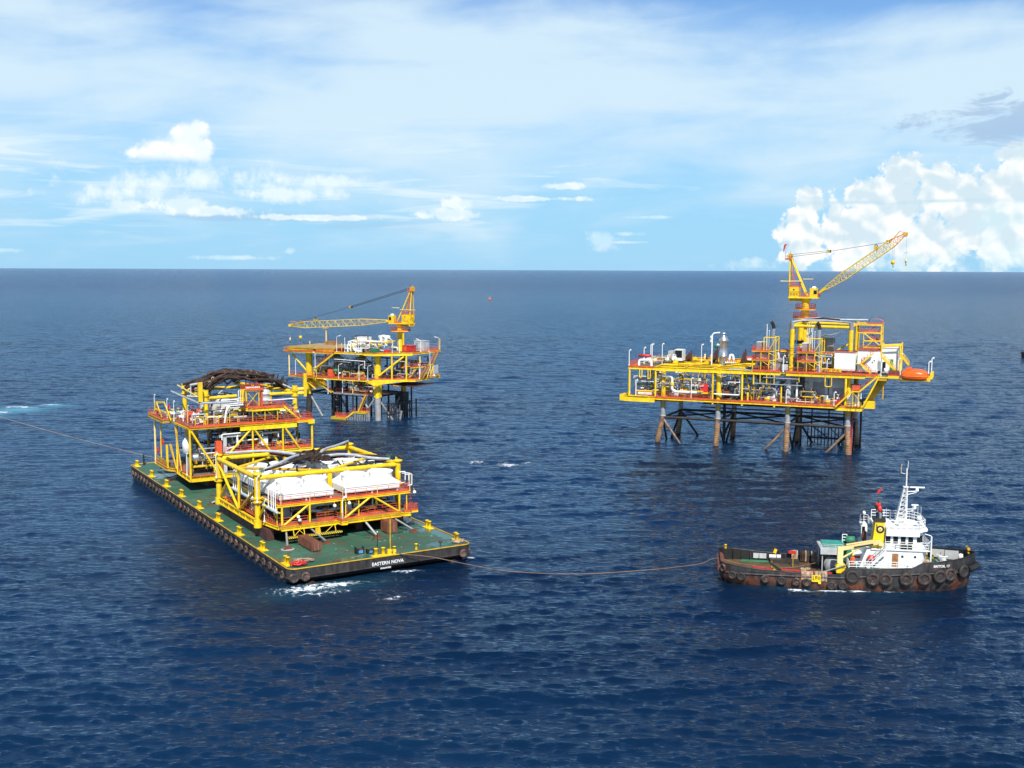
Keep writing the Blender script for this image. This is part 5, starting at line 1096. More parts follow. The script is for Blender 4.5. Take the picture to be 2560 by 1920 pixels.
    if wind:
        b = MB(); wx, wz = wind; b.tube((T.x - 1.1, -.8, T.z - .9), (T.x - 1.1, -.8, wz + .2), .025, G_, 4, cap=False)
        pts = [(T.x - 1.15, -.8, wz + .35), (wx + .35, -.85, wz + .42), (wx, -.9, wz + .15), (wx - .15, -.9, wz - .6), (wx - .25, -.9, wz - 1.3)]
        b2 = MB(); b2.path(pts, [.30, .26, .22, .18, .10], MT['red'], 8); b.build('windsock_pole', C_); b2.build('windsock', C_)
    return C_

def jacket_leg(P, a, bt, name='jacket_leg', zt=10.4, r=.64):
    b = MB(); A = Vector(a); B = Vector(bt)
    b.tube(A + (A - B) * .25, B, r, MT['leg'], 18); b.tube(B, (B.x, B.y, zt), r * .93, MT['leg'], 18); b.tube((B.x, B.y, B.z - .1), (B.x, B.y, B.z + .08), r * 1.12, MT['lgrey'], 18)
    o = b.build(name, P); m_ = MB()
    for k in range(9):
        z = .3 + k * .52; u = z / B.z; c = A.lerp(B, u); m_.tube((c.x, c.y, z), (c.x, c.y, z + .10), r * 1.03, MT['foamrubber'] if k % 2 == 0 else MT['ochre_shade'], 14)
    m_.build('tide_mark', o); return o

# ------------------------------------------------------------------ right hand platform
def platform_right():
    P = root('production_platform', 'large yellow offshore platform on grey legs at the right with white cabins and orange lifeboats', 'platform', RP.o, RP.a)
    top = [(1.0, 0), (14.4, 0), (30.6, 0), (44.0, 0)]; foot = [(-.4, .6), (14.0, .2), (30.5, -.6), (44.4, -.2)]
    topB = [(1.4, 15.8), (15.0, 15.8), (30.6, 15.8), (44.0, 15.8)]; footB = [(.7, 16.2), (14.6, 16.6), (30.5, 16.0), (44.6, 16.2)]
    for f, t_ in zip(foot, top): jacket_leg(P, (*f, 0), (*t_, 6.7))
    for f, t_ in zip(footB, topB): jacket_leg(P, (*f, 0), (*t_, 6.7))
    D, RB = MT['dark'], MT['redbrown']
    def br(p, q, r=.26, m=D): tb(P, 'jacket_brace', p, q, r, m, 8)
    for i in range(3): br((*top[i], 6.3), (*top[i + 1], 6.3), .33); br((*topB[i], 6.3), (*topB[i + 1], 6.3), .3)
    for i in range(4): br((*top[i], 6.2), (*topB[i], 6.2), .28); br((top[i][0], .3, 5.8), (foot[i][0] + .4, 8, -1), .25); br((topB[i][0], 15.5, 5.8), (footB[i][0], 8, -1), .25)
    for i in range(3): br((*top[i], 6.35), (*topB[i + 1], 6.35), .2); br((*topB[i], 6.35), (*top[i + 1], 6.35), .2)
    for p, q in (((1.1, 0, 5.9), (5.8, 0, -.6)), ((30.2, 0, 5.2), (24.8, 0, -.9)), ((43.6, 0, 4.8), (38.6, 0, -.8)), ((1.4, 15.8, 6.0), (6.5, 15.8, -.8)), ((1.2, 15.8, 5.5), (-.8, 15.8, -.6)), ((14.8, 15.8, 6), (12.2, 15.8, -.6)), ((31, 15.8, 5), (34.5, 15.8, -.6)), ((44, 15.8, 5), (40, 15.8, -.6))): br(p, q, .28, MT['leg'] if p[1] == 0 else D)
    # cellar walkway
    b = MB(); b.box(7.5, 43.2, 13.4, 14.8, 8.35, 8.6, RB); b.box(9, 43, 5.4, 6.2, 8.4, 8.6, RB); b.build('cellar_walkway', P)
    railing(P, [(8, 13.4, 8.6), (43, 13.4, 8.6)], m=RB, toe=RB, step=2.4); b = MB(); b.stair((6.0, 9, 11.0), (9.8, 13, 8.6), .8, MT['ochre_shade'], RB, (.7, -.7, 0)); b.build('stair', P)
    # boat landing frame and risers
    b = MB()
    for z in (1.3, 4.2): b.tube((33, 15.5, z), (43.5, 15.5, z), .22, D, 8)
    for k in range(13): b.tube((33.2 + .8 * k, 15.2, -.5 if k % 3 else -1), (33.2 + .8 * k, 15.2, 4.2), .13, D, 6)
    for x in (34, 38, 41.5): b.tube((x, 15.5, -.5), (x, 15.5, 10.4), .16, D, 8)
    b.tube((38, 15.4, 4.2), (41, 15.4, 1.3), .15, MT['grey'], 6); b.tube((34, 15.4, 4.2), (38, 15.4, 1.3), .15, D, 6); b.build('boat_landing', P)
    for x, y in ((12.6, 15.0), (13.3, 13.0), (31.8, 13.2), (43.4, 13.0), (45.6, 13.6)): tb(P, 'riser', (x, y, -1), (x, y, 10.6), .24, D, 8)
    b = MB(); b.tube((44.9, .7, -.6), (44.9, .7, 10.0), .13, MT['red'], 6); b.build('riser', P)
    # lower deck
    plate(P, 'lower_deck', -7, 47, -1.9, 17.6, 11.28)
    for p, q, h, m in (((-7, -2, 11.0), (-.4, -2, 11.0), .5, Y_), ((-8.8, -2.7, 10.75), (-.4, -2.7, 10.75), 1.35, MT['yellow']), ((-.4, -2, 10.95), (41.3, -2, 10.95), .5, Y_), ((41.3, -2.05, 10.75), (47.1, -2.05, 10.75), .85, Y_), ((-7, 17.6, 10.9), (47, 17.6, 10.9), .7, MT['ochre_shade']), ((47.1, -2, 10.9), (47.1, 17.6, 10.9), .8, Y_), ((-7, -2, 10.9), (-7, 17.6, 10.9), .7, Y_)):
        ibm(P, 'lower_edge_beam', p, q, h, .34, m, 3)
    b = MB(); b.box(-9.0, -7.9, -3.1, 1.5, 10.2, 11.65, Y_); b.box(-7, -2, -3.0, -2.2, 11.4, 11.55, Y_); b.build('bumper_box', P)
    b = MB(); b.box(-6.9, 47, -2.22, -2.17, 11.18, 11.5, O_); b.build('toe_board', P)
    for x in (13.5, 20.4, 27.8): b = MB(); b.tube((x, -2.1, 10.3), (x, -2.1, 10.6), .25, Y_, 8); b.build('pad', P)
    # girders under deck near the legs
    for x0, x1, y in ((-7, 5, .5), (2.5, 10, 15)): b = MB(); b.box(x0, x1, y - .25, y + .25, 10.0, 10.6, MT['ochre_shade']); b.build('under_girder', P)
    # upper deck
    plate(P, 'upper_deck', -7, -.4, -1.9, 17.6, 18.52); plate(P, 'upper_deck', 20.3, 50.3, -1.9, 17.6, 18.52); plate(P, 'upper_deck', -.4, 20.3, 16.8, 20.5, 18.9, MT['timber'])
    for p, q, h in (((-7.2, -2, 18.2), (-.4, -2, 18.2), .75), ((-.4, -2.05, 18.15), (20.3, -2.05, 18.15), .95), ((20.3, -2, 18.1), (29.0, -2, 18.1), .75), ((30.3, -2, 18.1), (47.6, -2, 18.1), .80), ((47.6, -2, 18.2), (50.4, -2, 18.2), .4)):
        ibm(P, 'upper_edge_beam', p, q, h, .4, Y_, 2.9)
    b = MB(); b.box(29.0, 30.3, -1.6, -1.0, 17.7, 18.4, MT['ochre_shade']); b.build('upper_edge_beam', P)
    ibm(P, 'upper_edge_beam', (-7.1, -2, 18.2), (-7.1, 17.6, 18.2), .7, .34); ibm(P, 'upper_edge_beam', (50.4, -2, 18.2), (50.4, 17.6, 18.2), .6, .34); ibm(P, 'upper_edge_beam', (-7, 17.7, 18.5), (50.3, 17.7, 18.5), .8, .34)
    for xa, xb in ((-7, -.8), (22.8, 29), (30.3, 50.3)): b = MB(); b.box(xa, xb, -2.24, -2.19, 18.43, 18.77, O_); b.build('toe_board', P)
    b = MB(); b.box(16.6, 22.8, -1.8, 1.8, 18.56, 18.60, MT['lgrey']); b.build('deck_sheet', P)
    # open bay framing
    for y in (1.6, 5.2, 8.8, 12.4, 16.2): ibm(P, 'bay_beam', (-.4, y, 18.45), (20.3, y, 18.45), .75, .5, Y_)
    for p, q in (((-.4, 1.6), (10, 12.4)), ((10, 12.4), (20.3, 1.6)), ((-.4, 16.2), (9, 5.2)), ((11, 5.2), (20.3, 16.2))): tb(P, 'bay_brace', (*p, 18.7), (*q, 18.7), .2, Y_, 8)
    for x in (-.3, 6.5, 13.4, 20.2): ibm(P, 'bay_beam', (x, -1.8, 18.4), (x, 17.4, 18.4), .7, .45, Y_)
    ibm(P, 'bay_beam', (-3.0, 17.2, 19.2), (20.3, 17.2, 19.2), .9, .4, Y_, 3)
    for x, y in ((.2, 12.0), (4.5, 17.2), (17.0, 17.2), (10.0, 6.0), (2.5, 5.5)): b = MB(); b.box(x - .55, x + .55, y - .4, y + .4, 19.0, 19.6, Y_); b.tube((x, y, 19.6), (x, y, 19.75), .3, Y_, 8); b.build('landing_cone', P)
    # columns between the decks
    for x in (-6.95, -.45, 13.4, 20.3): tb(P, 'deck_post', (x, -1.9, 11.2), (x, -1.9, 17.7), .24, Y_, 10)
    for x in (22.9, 43.5): tb(P, 'deck_post', (x, -1.9, 11.2) if x > 30 else (x, -1.9, 15.4), (x, -1.9, 17.7), .26 if x > 30 else .18, Y_, 10)
    tb(P, 'deck_post', (23.0, -1.7, 11.2), (23.0, -1.7, 15.4), .10, MT['ochre_shade'], 8); tb(P, 'deck_post', (29.3, -1.9, 11.2), (29.3, -1.9, 15.6), .17, Y_, 8)
    for x, y in top + topB: tb(P, 'main_column', (x, y, 10.9), (x, y, 17.7), .56, MT['lgrey'] if (x, y) == top[2] else MT['ochre_shade'] if y else Y_, 16)
    for x in (-6.9, 7, 22, 37, 50): tb(P, 'deck_post', (x, 17.4, 11.2), (x, 17.4, 18), .2, MT['ochre_shade'], 8)
    for p, q in (((13.9, 17.4, .5), (15.1, 11.6, .5)), ((20.8, 17.4, 0), (22.2, 11.6, 0)), ((26, 17.4, 0), (23.6, 11.6, 0)), ((1.2, 17, 15.5), (6.5, 11.6, 15.5)), ((14.6, 17, 15.5), (9.0, 11.6, 15.5)), ((15.6, 17, 15.5), (22, 11.6, 15.5)), ((30, 17, 15.5), (24, 11.6, 15.5)), ((-6.5, 17.5, 15), (0.5, 11.6, 15)), ((36, 17.5, 8), (41.5, 11.6, 8))):
        tb(P, 'truss_diagonal', (p[0], p[2], p[1]), (q[0], q[2], q[1]), .2, Y_ if p[2] < 5 else MT['ochre_shade'], 8)
    b = MB(); b.tube((21.4, -.6, 11.3), (21.4, -.6, 13.3), .22, Y_, 8); b.build('stub_post', P)
    # sloping outriggers at the east end
    for y in (-2, 4, 10, 16.5): b = MB(); b.beam((47.3, y, 11.3), (50.4, y, 17.9), .5, .34 if y < 0 else .9, Y_ if y < 0 else MT['ochre_shade']); b.build('sloping_strut', P)
    b = MB(); b.box(47.2, 49.6, 1.0, 3.0, 10.7, 12.4, Y_); b.build('strut_base', P)
    b = MB(); b.beam((48.0, 3.0, 11.8), (51.6, 3.0, 17.6), 1.2, 1.3, MT['ochre_shade']); b.build('sloping_strut', P)
    b = MB(); b.stair((41.5, -2.6, 11.2), (45.0, -2.6, 14.8), .9, Y_, MT['rail']); b.box(44.9, 46.6, -3.1, -1.0, 14.72, 14.84, Y_); b.stair((46.5, -2.5, 14.8), (50.2, -2.5, 18.3), .9, Y_, MT['rail']); b.box(44.9, 46.6, -1.0, 0.2, 15.0, 16.2, MT['rail']); b.build('stair', P)
    b = MB()
    for x in (45.2, 46.4): b.tube((x, -3, 11.3), (x, -3, 14.8), .08, Y_, 6)
    b.tube((45.2, -3, 14.6), (46.4, -3, 13.2), .06, Y_, 5); b.build('stair_support', P)
    b = MB(); b.box(43.8, 45.2, -.6, .9, 11.3, 13.6, W_); b.prism([(43.8, -.6), (45.2, -.6), (45.2, .9), (43.8, .9)], 13.6, 13.7, W_); b.box(45.4, 46.4, -.5, .9, 11.3, 13.8, W_); b.build('white_locker', P)
    # equipment room wall on the lower deck
    b = MB(); b.box(30.9, 43.0, 2.0, 9, 11.3, 17.4, MT['lgrey']); er = b.build('equipment_room', P)
    b = MB(); b.box(35.8, 38.6, 1.94, 2.0, 12.2, 16.2, G_); b.box(36.2, 38.2, 1.9, 1.94, 12.4, 15.9, MT['grey']); b.build('door', er)
    b = MB(); b.box(39.2, 39.4, 1.94, 2.0, 11.6, 16.9, MT['dark']); b.box(40.2, 42.6, 1.94, 2.0, 12.2, 15.0, G_); b.build('wall_panel', er)
    b = MB(); b.box(32.8, 34.0, .4, 1.9, 11.3, 17.0, MT['dark']); b.build('recess_shade_box', P); b = MB(); b.box(32.3, 32.7, .2, .6, 12.3, 16.2, W_); b.box(31.6, 32.4, 16.0, 16.4, 11.4, 11.5, W_) if False else None; b.build('white_duct', P)  # solid dark box stands in for the shade of a recess
    # text sign
    b = MB(); b.box(39.35, 42.5, -2.42, -2.34, 18.95, 19.75, Y_); sg = b.build('name_sign', P)
    text_mesh('B11P-A', .86, MT['red'], 'sign_lettering', sg, (39.42, -2.435, 19.06), (1, 0, 0), bold=.02)
    # service towers with exhausts
    for X0 in (22.3, 32.6):
        b = MB(); y0, y1 = -1.6, 2.6
        for x in (X0 + .2, X0 + 2.1, X0 + 3.9, X0 + 5.4):
            zt = 26.4 if x > X0 + 2.5 else 23.0
            if x < X0 + 3 or x > X0 + 5: 
                for y in (y0, y1): b.tube((x, y, 18.5), (x, y, zt if x > X0 + 5 else (23.0 if x > X0 + 1 else 21.0)), .12, Y_, 6)
            else:
                for y in (y0, y1): b.tube((x, y, 18.5), (x, y, 23.1), .12, Y_, 6)
        for y in (y0, y1):
            b.tube((X0 + 2.7, y, 23.1), (X0 + 2.7, y, 26.3), .13, Y_, 6); b.tube((X0 + 2.7, y, 26.3), (X0 + 5.5, y, 26.3), .13, Y_, 6); b.tube((X0 + 5.4, y, 26.2), (X0 + 3.8, y, 23.2), .09, Y_, 6); b.tube((X0 + 4.0, y, 23.1), (X0 + 5.4, y, 23.1), .1, Y_, 6); b.tube((X0 + 4.0, y, 21), (X0 + 5.4, y, 21), .1, Y_, 6)
            b.tube((X0 + 3.8, y, 22.8), (X0 + 5.3, y, 22.0), .07, Y_, 5); b.tube((X0 + 4.0, y, 20.8), (X0 + 5.3, y, 19.9), .07, Y_, 5)
        b.tube((X0 + 2.4, y0, 20.8), (X0 + 3.8, y0, 19.9), .07, Y_, 5)
        b.build('service_tower', P)
        for z in (20.9, 22.95):
            b = MB(); b.box(X0, X0 + 4.0, y0 - .2, y1, z, z + .2, Y_); b.box(X0, X0 + 4.0, y0 - .26, y0 - .2, z + .16, z + .38, O_); b.build('tower_floor', P)
            railing(P, [(X0, y1, z + .2), (X0, y0 - .1, z + .2), (X0 + 4.0, y0 - .1, z + .2)], step=.9, h=1.15, rails=4)
        b = MB(); b.box(X0 + .9, X0 + 2.7, -.8, 1.4, 23.15, 25.1, MT['grey']); b.box(X0 + .85, X0 + 2.75, -.85, 1.45, 25.1, 25.18, MT['railw']); b.build('cooler_box', P)
        b = MB(); b.box(X0 + 1.0, X0 + 3.4, -.8, 1.4, 21.1, 22.6, G_); b.box(X0 + 1.5, X0 + 2.6, -.86, -.8, 21.5, 22.3, MT['lgrey']); b.build('cabinet', P)
        b = MB(); b.tube((X0 + 4.5, .4, 18.5), (X0 + 4.5, .4, 21.2), .62, MT['lgrey'], 14, r2=.42); b.tube((X0 + 4.5, .4, 21.2), (X0 + 4.5, .4, 28.4), .40, ST, 14)
        b.path([(X0 + 4.5, .4, 28.3), (X0 + 4.5, .35, 28.9), (X0 + 4.35, .1, 29.4), (X0 + 4.1, -.25, 29.8)], .42, MT['dark'], 12); b.build('exhaust_stack', P)
        for dx, zt in ((3.0, 29.0), (3.5, 27.6)): b = MB(); b.tube((X0 + dx, .4, 21.2), (X0 + dx, .4, zt), .10 if dx < 3.2 else .06, MT['railw'], 6); b.lathe((X0 + dx, .4, zt), [(0, 0), (.16, .05), (.16, .2), (0, .28)], MT['railw'], 6); b.build('vent_pipe', P)
    # module lifting columns on the right half
    for x, y, c in ((31.0, .6, 1), (44.0, .6, 1), (31.0, 14, 0), (44.0, 14, 0)):
        b = MB(); b.tube((x, y, 18.5), (x, y, 28.3), .53, Y_, 16); b.tube((x, y, 28.3), (x, y, 30.0), .5, MT['grey'], 16)
        for z in (24.4 - .6, 23.3, 22.4): b.tube((x, y, z), (x, y, z + .1), .6, MT['ochre_shade'], 16)
        b.build('lifting_column', P)
    for p, q in (((31.2, .6, 29.0), (43.6, .6, 28.9)), ((31.2, 14, 29.2), (43.8, 14, 29.0)), ((31, .6, 29.1), (31, 14, 29.1)), ((44, .6, 29), (44, 14, 29))): tb(P, 'top_tube', p, q, .36, Y_, 14)
    b = MB(); b.path([(30.9, .6, 29.9), (33, 1.4, 30.3), (38, 5, 30.2), (43, 1.6, 30.0), (44, .6, 29.9)], .22, MT['slingg'], 8); b.build('sling', P)
    b = MB(); b.path([(31.3, 13.6, 30.1), (36, 8, 30.6), (41, 9, 30.3), (46.4, 12.6, 30.2)], .20, MT['slingg'], 8); b.path([(33, 4, 30.2), (37, 5.5, 30.7), (41, 5, 30.4)], .2, MT['sling'], 8); b.build('sling', P)
    for x, y in ((28.7, 9.4), (30.6, 9.4)): b = MB(); b.tube((x + 1, y, 25.0), (x + 1, y, 29), .7, MT['ochre_shade'] if x < 30 else Y_, 14); b.tube((x + 1, y, 24.4), (x + 1, y, 25.2), .8, MT['dark'], 14); b.build('scrubber', P)
    for x in (33.6, 34.0, 34.5): b = MB(); b.tube((x, 6, 22), (x, 6, 29.4), .1, MT['railw'], 6); b.build('vent_pipe', P)
    # the middle of the upper deck
    b = MB(); b.box(36.6, 39.8, 4.5, 8, 22.6, 26.2, G_); b.beam((36.0, 4.4, 26.4), (40.8, 4.4, 27.4), 3.8, .2, G_); b.build('intake_house', P)
    b = MB(); b.box(37.6, 41.0, 2.0, 4, 22.6, 22.8, Y_); b.box(37.6, 41.0, 1.94, 2.0, 22.8, 23.1, O_); 
    for x in (38.3, 39.9): b.tube((x, 2.2, 18.5), (x, 2.2, 22.7), .16, Y_, 8)
    b.build('walkway', P)
    b = MB(); b.box(28.2, 30.2, 2.0, 5, 23.0, 23.3, O_); b.box(28.2, 30.2, 1.9, 2.0, 22.9, 23.1, Y_); b.build('walkway', P)
    b = MB(); b.lathe((32.8, 3.4, 21.4), [(0, 0), (.7, .2), (.7, 2.3), (1.1, 2.3), (1.1, 2.7), (0, 2.9)], MT['lgrey'], 14); b.build('filter_vessel', P)
    for x, y, z in ((41.5, 4, 24.2), (42.6, 4, 24.7)): b = MB(); b.beam((x - .9, y, z - .8), (x + .7, y, z + .4), .5, .3, Y_); b.build('davit_arm', P)
    clutter(P, 41, 22.6, 31.5, 0, 9, 18.55, 4.6, 18, 10, 3, 4, 2, [ST, MT['railw'], MT['lgrey'], MT['ochre_shade'], G_]); clutter(P, 42, 31.6, 40, 0, 8, 18.55, 4.5, 24, 14, 4, 4, 2, [ST, MT['railw'], MT['lgrey'], G_, Y_])
    # white cabins
    def cabin(x0, x1, y0, y1, z0, z1, roof=True):
        b = MB(); b.box(x0, x1, y0, y1, z0, z1, W_)
        for k in range(int((x1 - x0) / 1.2)): b.box(x0 + .6 + 1.2 * k, x0 + .64 + 1.2 * k, y0 - .015, y0, z0 + .1, z1 - .05, W_)
        o = b.build('accommodation_cabin', P)
        b = MB(); b.box(x0 - .1, x1 + .1, y0 - .1, y1 + .1, z1, z1 + .16, MT['redbrown'] if roof else W_); b.box(x0 - .12, x1 + .12, y0 - .14, y0 - .1, z1 - .04, z1 + .2, MT['rail'] if roof else W_); b.build('roof', o); return o
    cabin(40.7, 45.2, -.6, 3.6, 19.3, 23.4); c2 = cabin(45.4, 50.4, 2.9, 7.5, 19.2, 23.7); c3 = cabin(50.5, 54.0, 4.0, 9.0, 18.6, 24.4, False)
    b = MB(); b.box(45.5, 49.8, 1.6, 2.8, 18.9, 22.3, W_); b.build('white_tank', P)
    b = MB(); b.box(50.7, 51.4, 3.95, 4.0, 19.0, 21.2, MT['glass']); b.box(52.3, 53.0, 3.95, 4.0, 19.2, 21.8, MT['green']); b.build('door', c3)
    b = MB()
    for x in (48.6, 49.0): b.box(x, x + .25, 1.55, 1.6, 21.0 + (x - 48.6), 21.3 + (x - 48.6), MT['dark'])
    b.build('vent', c2)
    railing(P, [(45.4, 2.6, 23.8), (49.8, 2.6, 23.8)], step=1.0, h=1.0)
    b = MB(); b.stair((46.4, 1.0, 20.9), (48.9, 1.0, 23.2), .8, Y_, MT['rail']); b.stair((46.4, .6, 20.8), (48.6, .6, 18.7), .8, Y_, MT['rail']); b.box(45.4, 46.6, .2, 1.5, 20.75, 20.87, Y_); b.build('stair', P)
    b = MB(); b.stair((50.5, 1.5, 22.6), (53.8, 1.5, 19.4), .8, Y_, Y_); b.build('stair', P); b = MB(); b.stair((54.3, 3.6, 23.2), (56.4, 3.6, 20.6), .7, Y_, Y_); b.build('stair', P)
    b = MB()
    for y in (2.8, 8.5): b.tube((50.5, y, 24.7), (54.5, y, 25.0), .15, Y_, 8); b.tube((54.5, y, 19.0), (54.5, y, 25.5), .16, Y_, 8); b.tube((50.5, y, 23), (50.5, y, 25.2), .14, Y_, 8)
    for x in (50.5, 54.3): b.tube((x, 2.8, 24.8), (x, 8.5, 24.8), .14, Y_, 8)
    b.build('davit_frame', P)
    # tall open stair tower
    b = MB(); tx0, tx1, ty0, ty1 = 44.9, 50.3, 3.2, 7.5
    for x in (tx0, tx1):
        for y in (ty0, ty1): b.beam((x, y, 23.6), (x, y, 29.6), .24, .24, Y_)
    for x in (46.5, 45.5): b.beam((x, ty0, 23.6), (x, ty0, 27.7), .16, .16, Y_)
    for z in (29.5, 27.7, 25.9, 24.4):
        xa = tx0 if z > 27 else 46.5
        for y in (ty0, ty1): b.beam((xa, y, z), (tx1, y, z), .2, .3, Y_)
        b.beam((xa, ty0, z), (xa, ty1, z), .2, .26, Y_); b.beam((tx1, ty0, z), (tx1, ty1, z), .2, .26, Y_); b.box(xa + .1, tx1 - .1, ty0 + 1.2, ty1 - .1, z - .02, z + .06, O_)
    b.beam((45.2, 3.2, 29.9), (47.0, 3.2, 29.9), .3, .3, Y_); b.tube((46.6, ty0, 27.5), (50.0, ty0, 24.9), .14, Y_, 6); b.tube((47.4, ty1, 27.6), (50.0, ty1, 25.4), .12, Y_, 6); b.tube((47.7, ty1, 28.2), (49, ty1, 29.3), .1, Y_, 5); b.tube((47, ty0, 24.4), (48.4, ty0, 25.8), .1, Y_, 5); b.tube((49.2, ty1, 26.4), (50.2, ty1, 27.2), .1, Y_, 5)
    b.build('stair_tower', P)
    railing(P, [(47.4, 5, 27.75), (50.2, 5, 27.75)], step=.7); railing(P, [(45.1, 5, 27.75), (47.3, 5, 27.75)], step=.7); railing(P, [(47.6, 5, 25.95), (50.2, 5, 25.95)], step=.7); railing(P, [(46.4, 3.4, 23.7), (50.2, 3.4, 23.7)], step=.7, m=MT['rail'])
    b = MB()   # red fabric wind shelter on top of the stair tower
    for k in range(6): a0, a1 = R(180 - 30 * k), R(150 - 30 * k); b.add([(48.9 + 1.7 * math.cos(a0), 4.4, 29.7 + 1.1 * max(0, math.sin(a0)) ** .6), (48.9 + 1.7 * math.cos(a1), 4.4, 29.7 + 1.1 * max(0, math.sin(a1)) ** .6), (48.9 + 1.7 * math.cos(a1), 6.6, 29.7 + 1.1 * max(0, math.sin(a1)) ** .6), (48.9 + 1.7 * math.cos(a0), 6.6, 29.7 + 1.1 * max(0, math.sin(a0)) ** .6)], [(0, 1, 2, 3)], MT['rail'], True)
    b.lathe((48.9, 4.4, 29.7), [(0, 0), (.01, .01)], MT['rail'], 3); b.box(47.2, 50.6, 4.35, 4.4, 29.66, 29.95, MT['rail']); b.build('wind_shelter', P)
    # lifeboat station
    b = MB(); b.box(50.3, 54.9, -1.9, 8, 18.1, 18.3, MT['grating']); b.box(50.3, 52.4, -2.1, -1.9, 18.0, 18.32, Y_); b.box(52.4, 54.8, -2.1, -1.9, 18.0, 18.55, Y_); b.box(50.4, 52.2, -1.95, -1.7, 17.4, 18.0, MT['ochre_shade']); b.box(50.4, 57.5, 2.4, 2.8, 17.5, 17.8, MT['ochre_shade']); b.build('lifeboat_deck', P)
    for y in (-1, 3.4): b = MB(); b.beam((54.6, y, 17.6), (61.2, y, 17.7), .3, .3, Y_); b.box(60.5, 61.1, y - .5, y + .4, 17.6, 18.4, Y_); b.box(61.1, 61.7, y - .5, y + .4, 18.2, 19.5, Y_); b.build('lifeboat_cradle', P)
    railing(P, [(52.4, -1.9, 18.5), (54.8, -1.9, 18.5)], step=.8); b = MB(); b.lathe((51.8, -.6, 19.0), [(0, 0), (.4, .1), (.4, 1.1), (0, 1.2)], MT['railw'], 10); b.box(52.4, 54.6, -.8, 1.0, 18.5, 19.6, MT['redbrown']); b.build('winch_set', P)
    # left upper deck
    b = MB(); b.lathe((-5.1, -.6, 21.05), [(0, -.03), (.33, 0), (.33, 3.1), (0, 3.13)], MT['red'], 14, 'x'); b.build('red_drum', P)
    b = MB(); b.pipe([(-4.9, -1.0, 18.6), (-4.9, -1.0, 20.0), (-1.8, -1.0, 20.1), (-1.8, -1.0, 18.6)], .30, MT['railw'], 12, er=1.0); b.tube((-3.7, -1, 20.03), (-3.5, -1, 20.03), .42, W_, 12); b.tube((-3.0, -1, 20.06), (-2.8, -1, 20.06), .42, W_, 12); b.build('gooseneck_pipe', P)
    b = MB(); b.box(-.5, .8, 9.5, 13, 19.0, 21.6, MT['lgrey']); b.box(1.0, 3.0, 10, 13, 19.2, 22.0, W_); b.box(1.1, 2.9, 9.95, 10, 20.0, 21.8, MT['glass']); b.build('control_cabin', P)
    for x, h, d in ((-.6, 3.0, 1.2), (4.0, 2.9, 1.7), (10.6, 4.3, .8), (17.6, 3.9, .7)):
        b = MB(); b.prism([(x, 14.0), (x + .35, 14.0), (x + .35, 14.4), (x, 14.4)], 18.6, 18.6 + h, MT['redbrown']); b.beam((x - d, 14.2, 18.7), (x + .1, 14.2, 18.6 + h * .75), .3, .9, MT['redbrown']); b.build('timber_strut', P)
    b = MB(); b.box(-.2, 3.8, 14.4, 18, 19.35, 20.1, MT['timber']); b.box(4.5, 20, 17.8, 21, 19.35, 19.5, MT['timber']); b.box(17.5, 22.2, 16, 17, 19.5, 20.3, O_); b.box(18.0, 22, 15.6, 15.9, 19.5, 20.0, MT['railw']); b.build('laydown_stack', P)
    r = random.Random(77)
    for k in range(16):
        x, y = r.uniform(-6.2, 3.2), r.uniform(5, 12); b = MB(); m = r.choice([MT['railw'], MT['railw'], MT['blue'], MT['red'], MT['cream'], MT['railw']]); z = 18.7 + (0.6 if x > 0 else 0)
        b.lathe((x, y, z), [(0, 0), (.3, .05), (.42, .5), (.3, .9), (.14, 1.0), (.14, 1.4), (.24, 1.45), (0, 1.6)], m, 8); b.build('wellhead_valve', P)
    for x, m in ((7.5, MT['cream']), (9.0, MT['foamrubber']), (7.9, MT['dark'])): b = MB(); b.lathe((x, 15.0, 19.4), [(.3, 0), (.3, .7), (.14, .8), (.2, 1.3), (0, 1.4)], m, 8); b.build('wellhead_valve', P)
    railing(P, [(-7.1, 6, 18.55), (-7.1, -1.9, 18.55), (-5.2, -1.9, 18.55)], step=.7, h=1.2, rails=4); railing(P, [(-7.1, 17.4, 18.6), (-.6, 17.4, 18.6)]); railing(P, [(18, 18.5, 19.3), (30, 18.5, 19.3)])
    # silver column
    b = MB(); b.lathe((13.5, 8.5, 18.6), [(.95, 0), (.95, 2.2), (1.0, 2.25), (1.0, 2.35), (.95, 2.4), (.95, 5.8), (1.2, 6.0), (1.2, 6.15), (.5, 7.2), (.38, 7.3), (.38, 7.6), (.6, 7.65), (.6, 7.8), (.3, 8.1), (0, 8.1)], ST, 22); b.tube((12.0, 8.3, 23.6), (13.0, 8.4, 23.6), .3, MT['railw'], 10); b.lathe((11.8, 8.2, 23.3), [(0, -.1), (.55, -.08), (.55, 0), (0, .02)], MT['green'], 14, 'y'); b.build('absorber_column', P)
    b = MB(); b.pipe([(10.9, 7.5, 18.6), (10.9, 7.5, 26.0), (11.4, 7.5, 26.5), (12.7, 7.9, 26.6)], .17, MT['railw'], 8)
    for z in (24.3, 25.2): b.tube((10.7, 7.5, z), (10.7, 7.5, z + .6), .3, MT['railw'], 8)
    b.build('vent_pipe', P); b = MB(); b.pipe([(15.0, 8, 19.4), (15.3, 8, 21.3), (16.0, 8, 21.2), (16.2, 8, 19.5)], .28, MT['railw'], 8); b.build('gooseneck_pipe', P)
    for k in range(6): valve(P, 14.6 + .45 * k, 7.4, 19.4, 1.1, r.choice([MT['railw'], MT['lgrey'], Y_]), MT['red'])
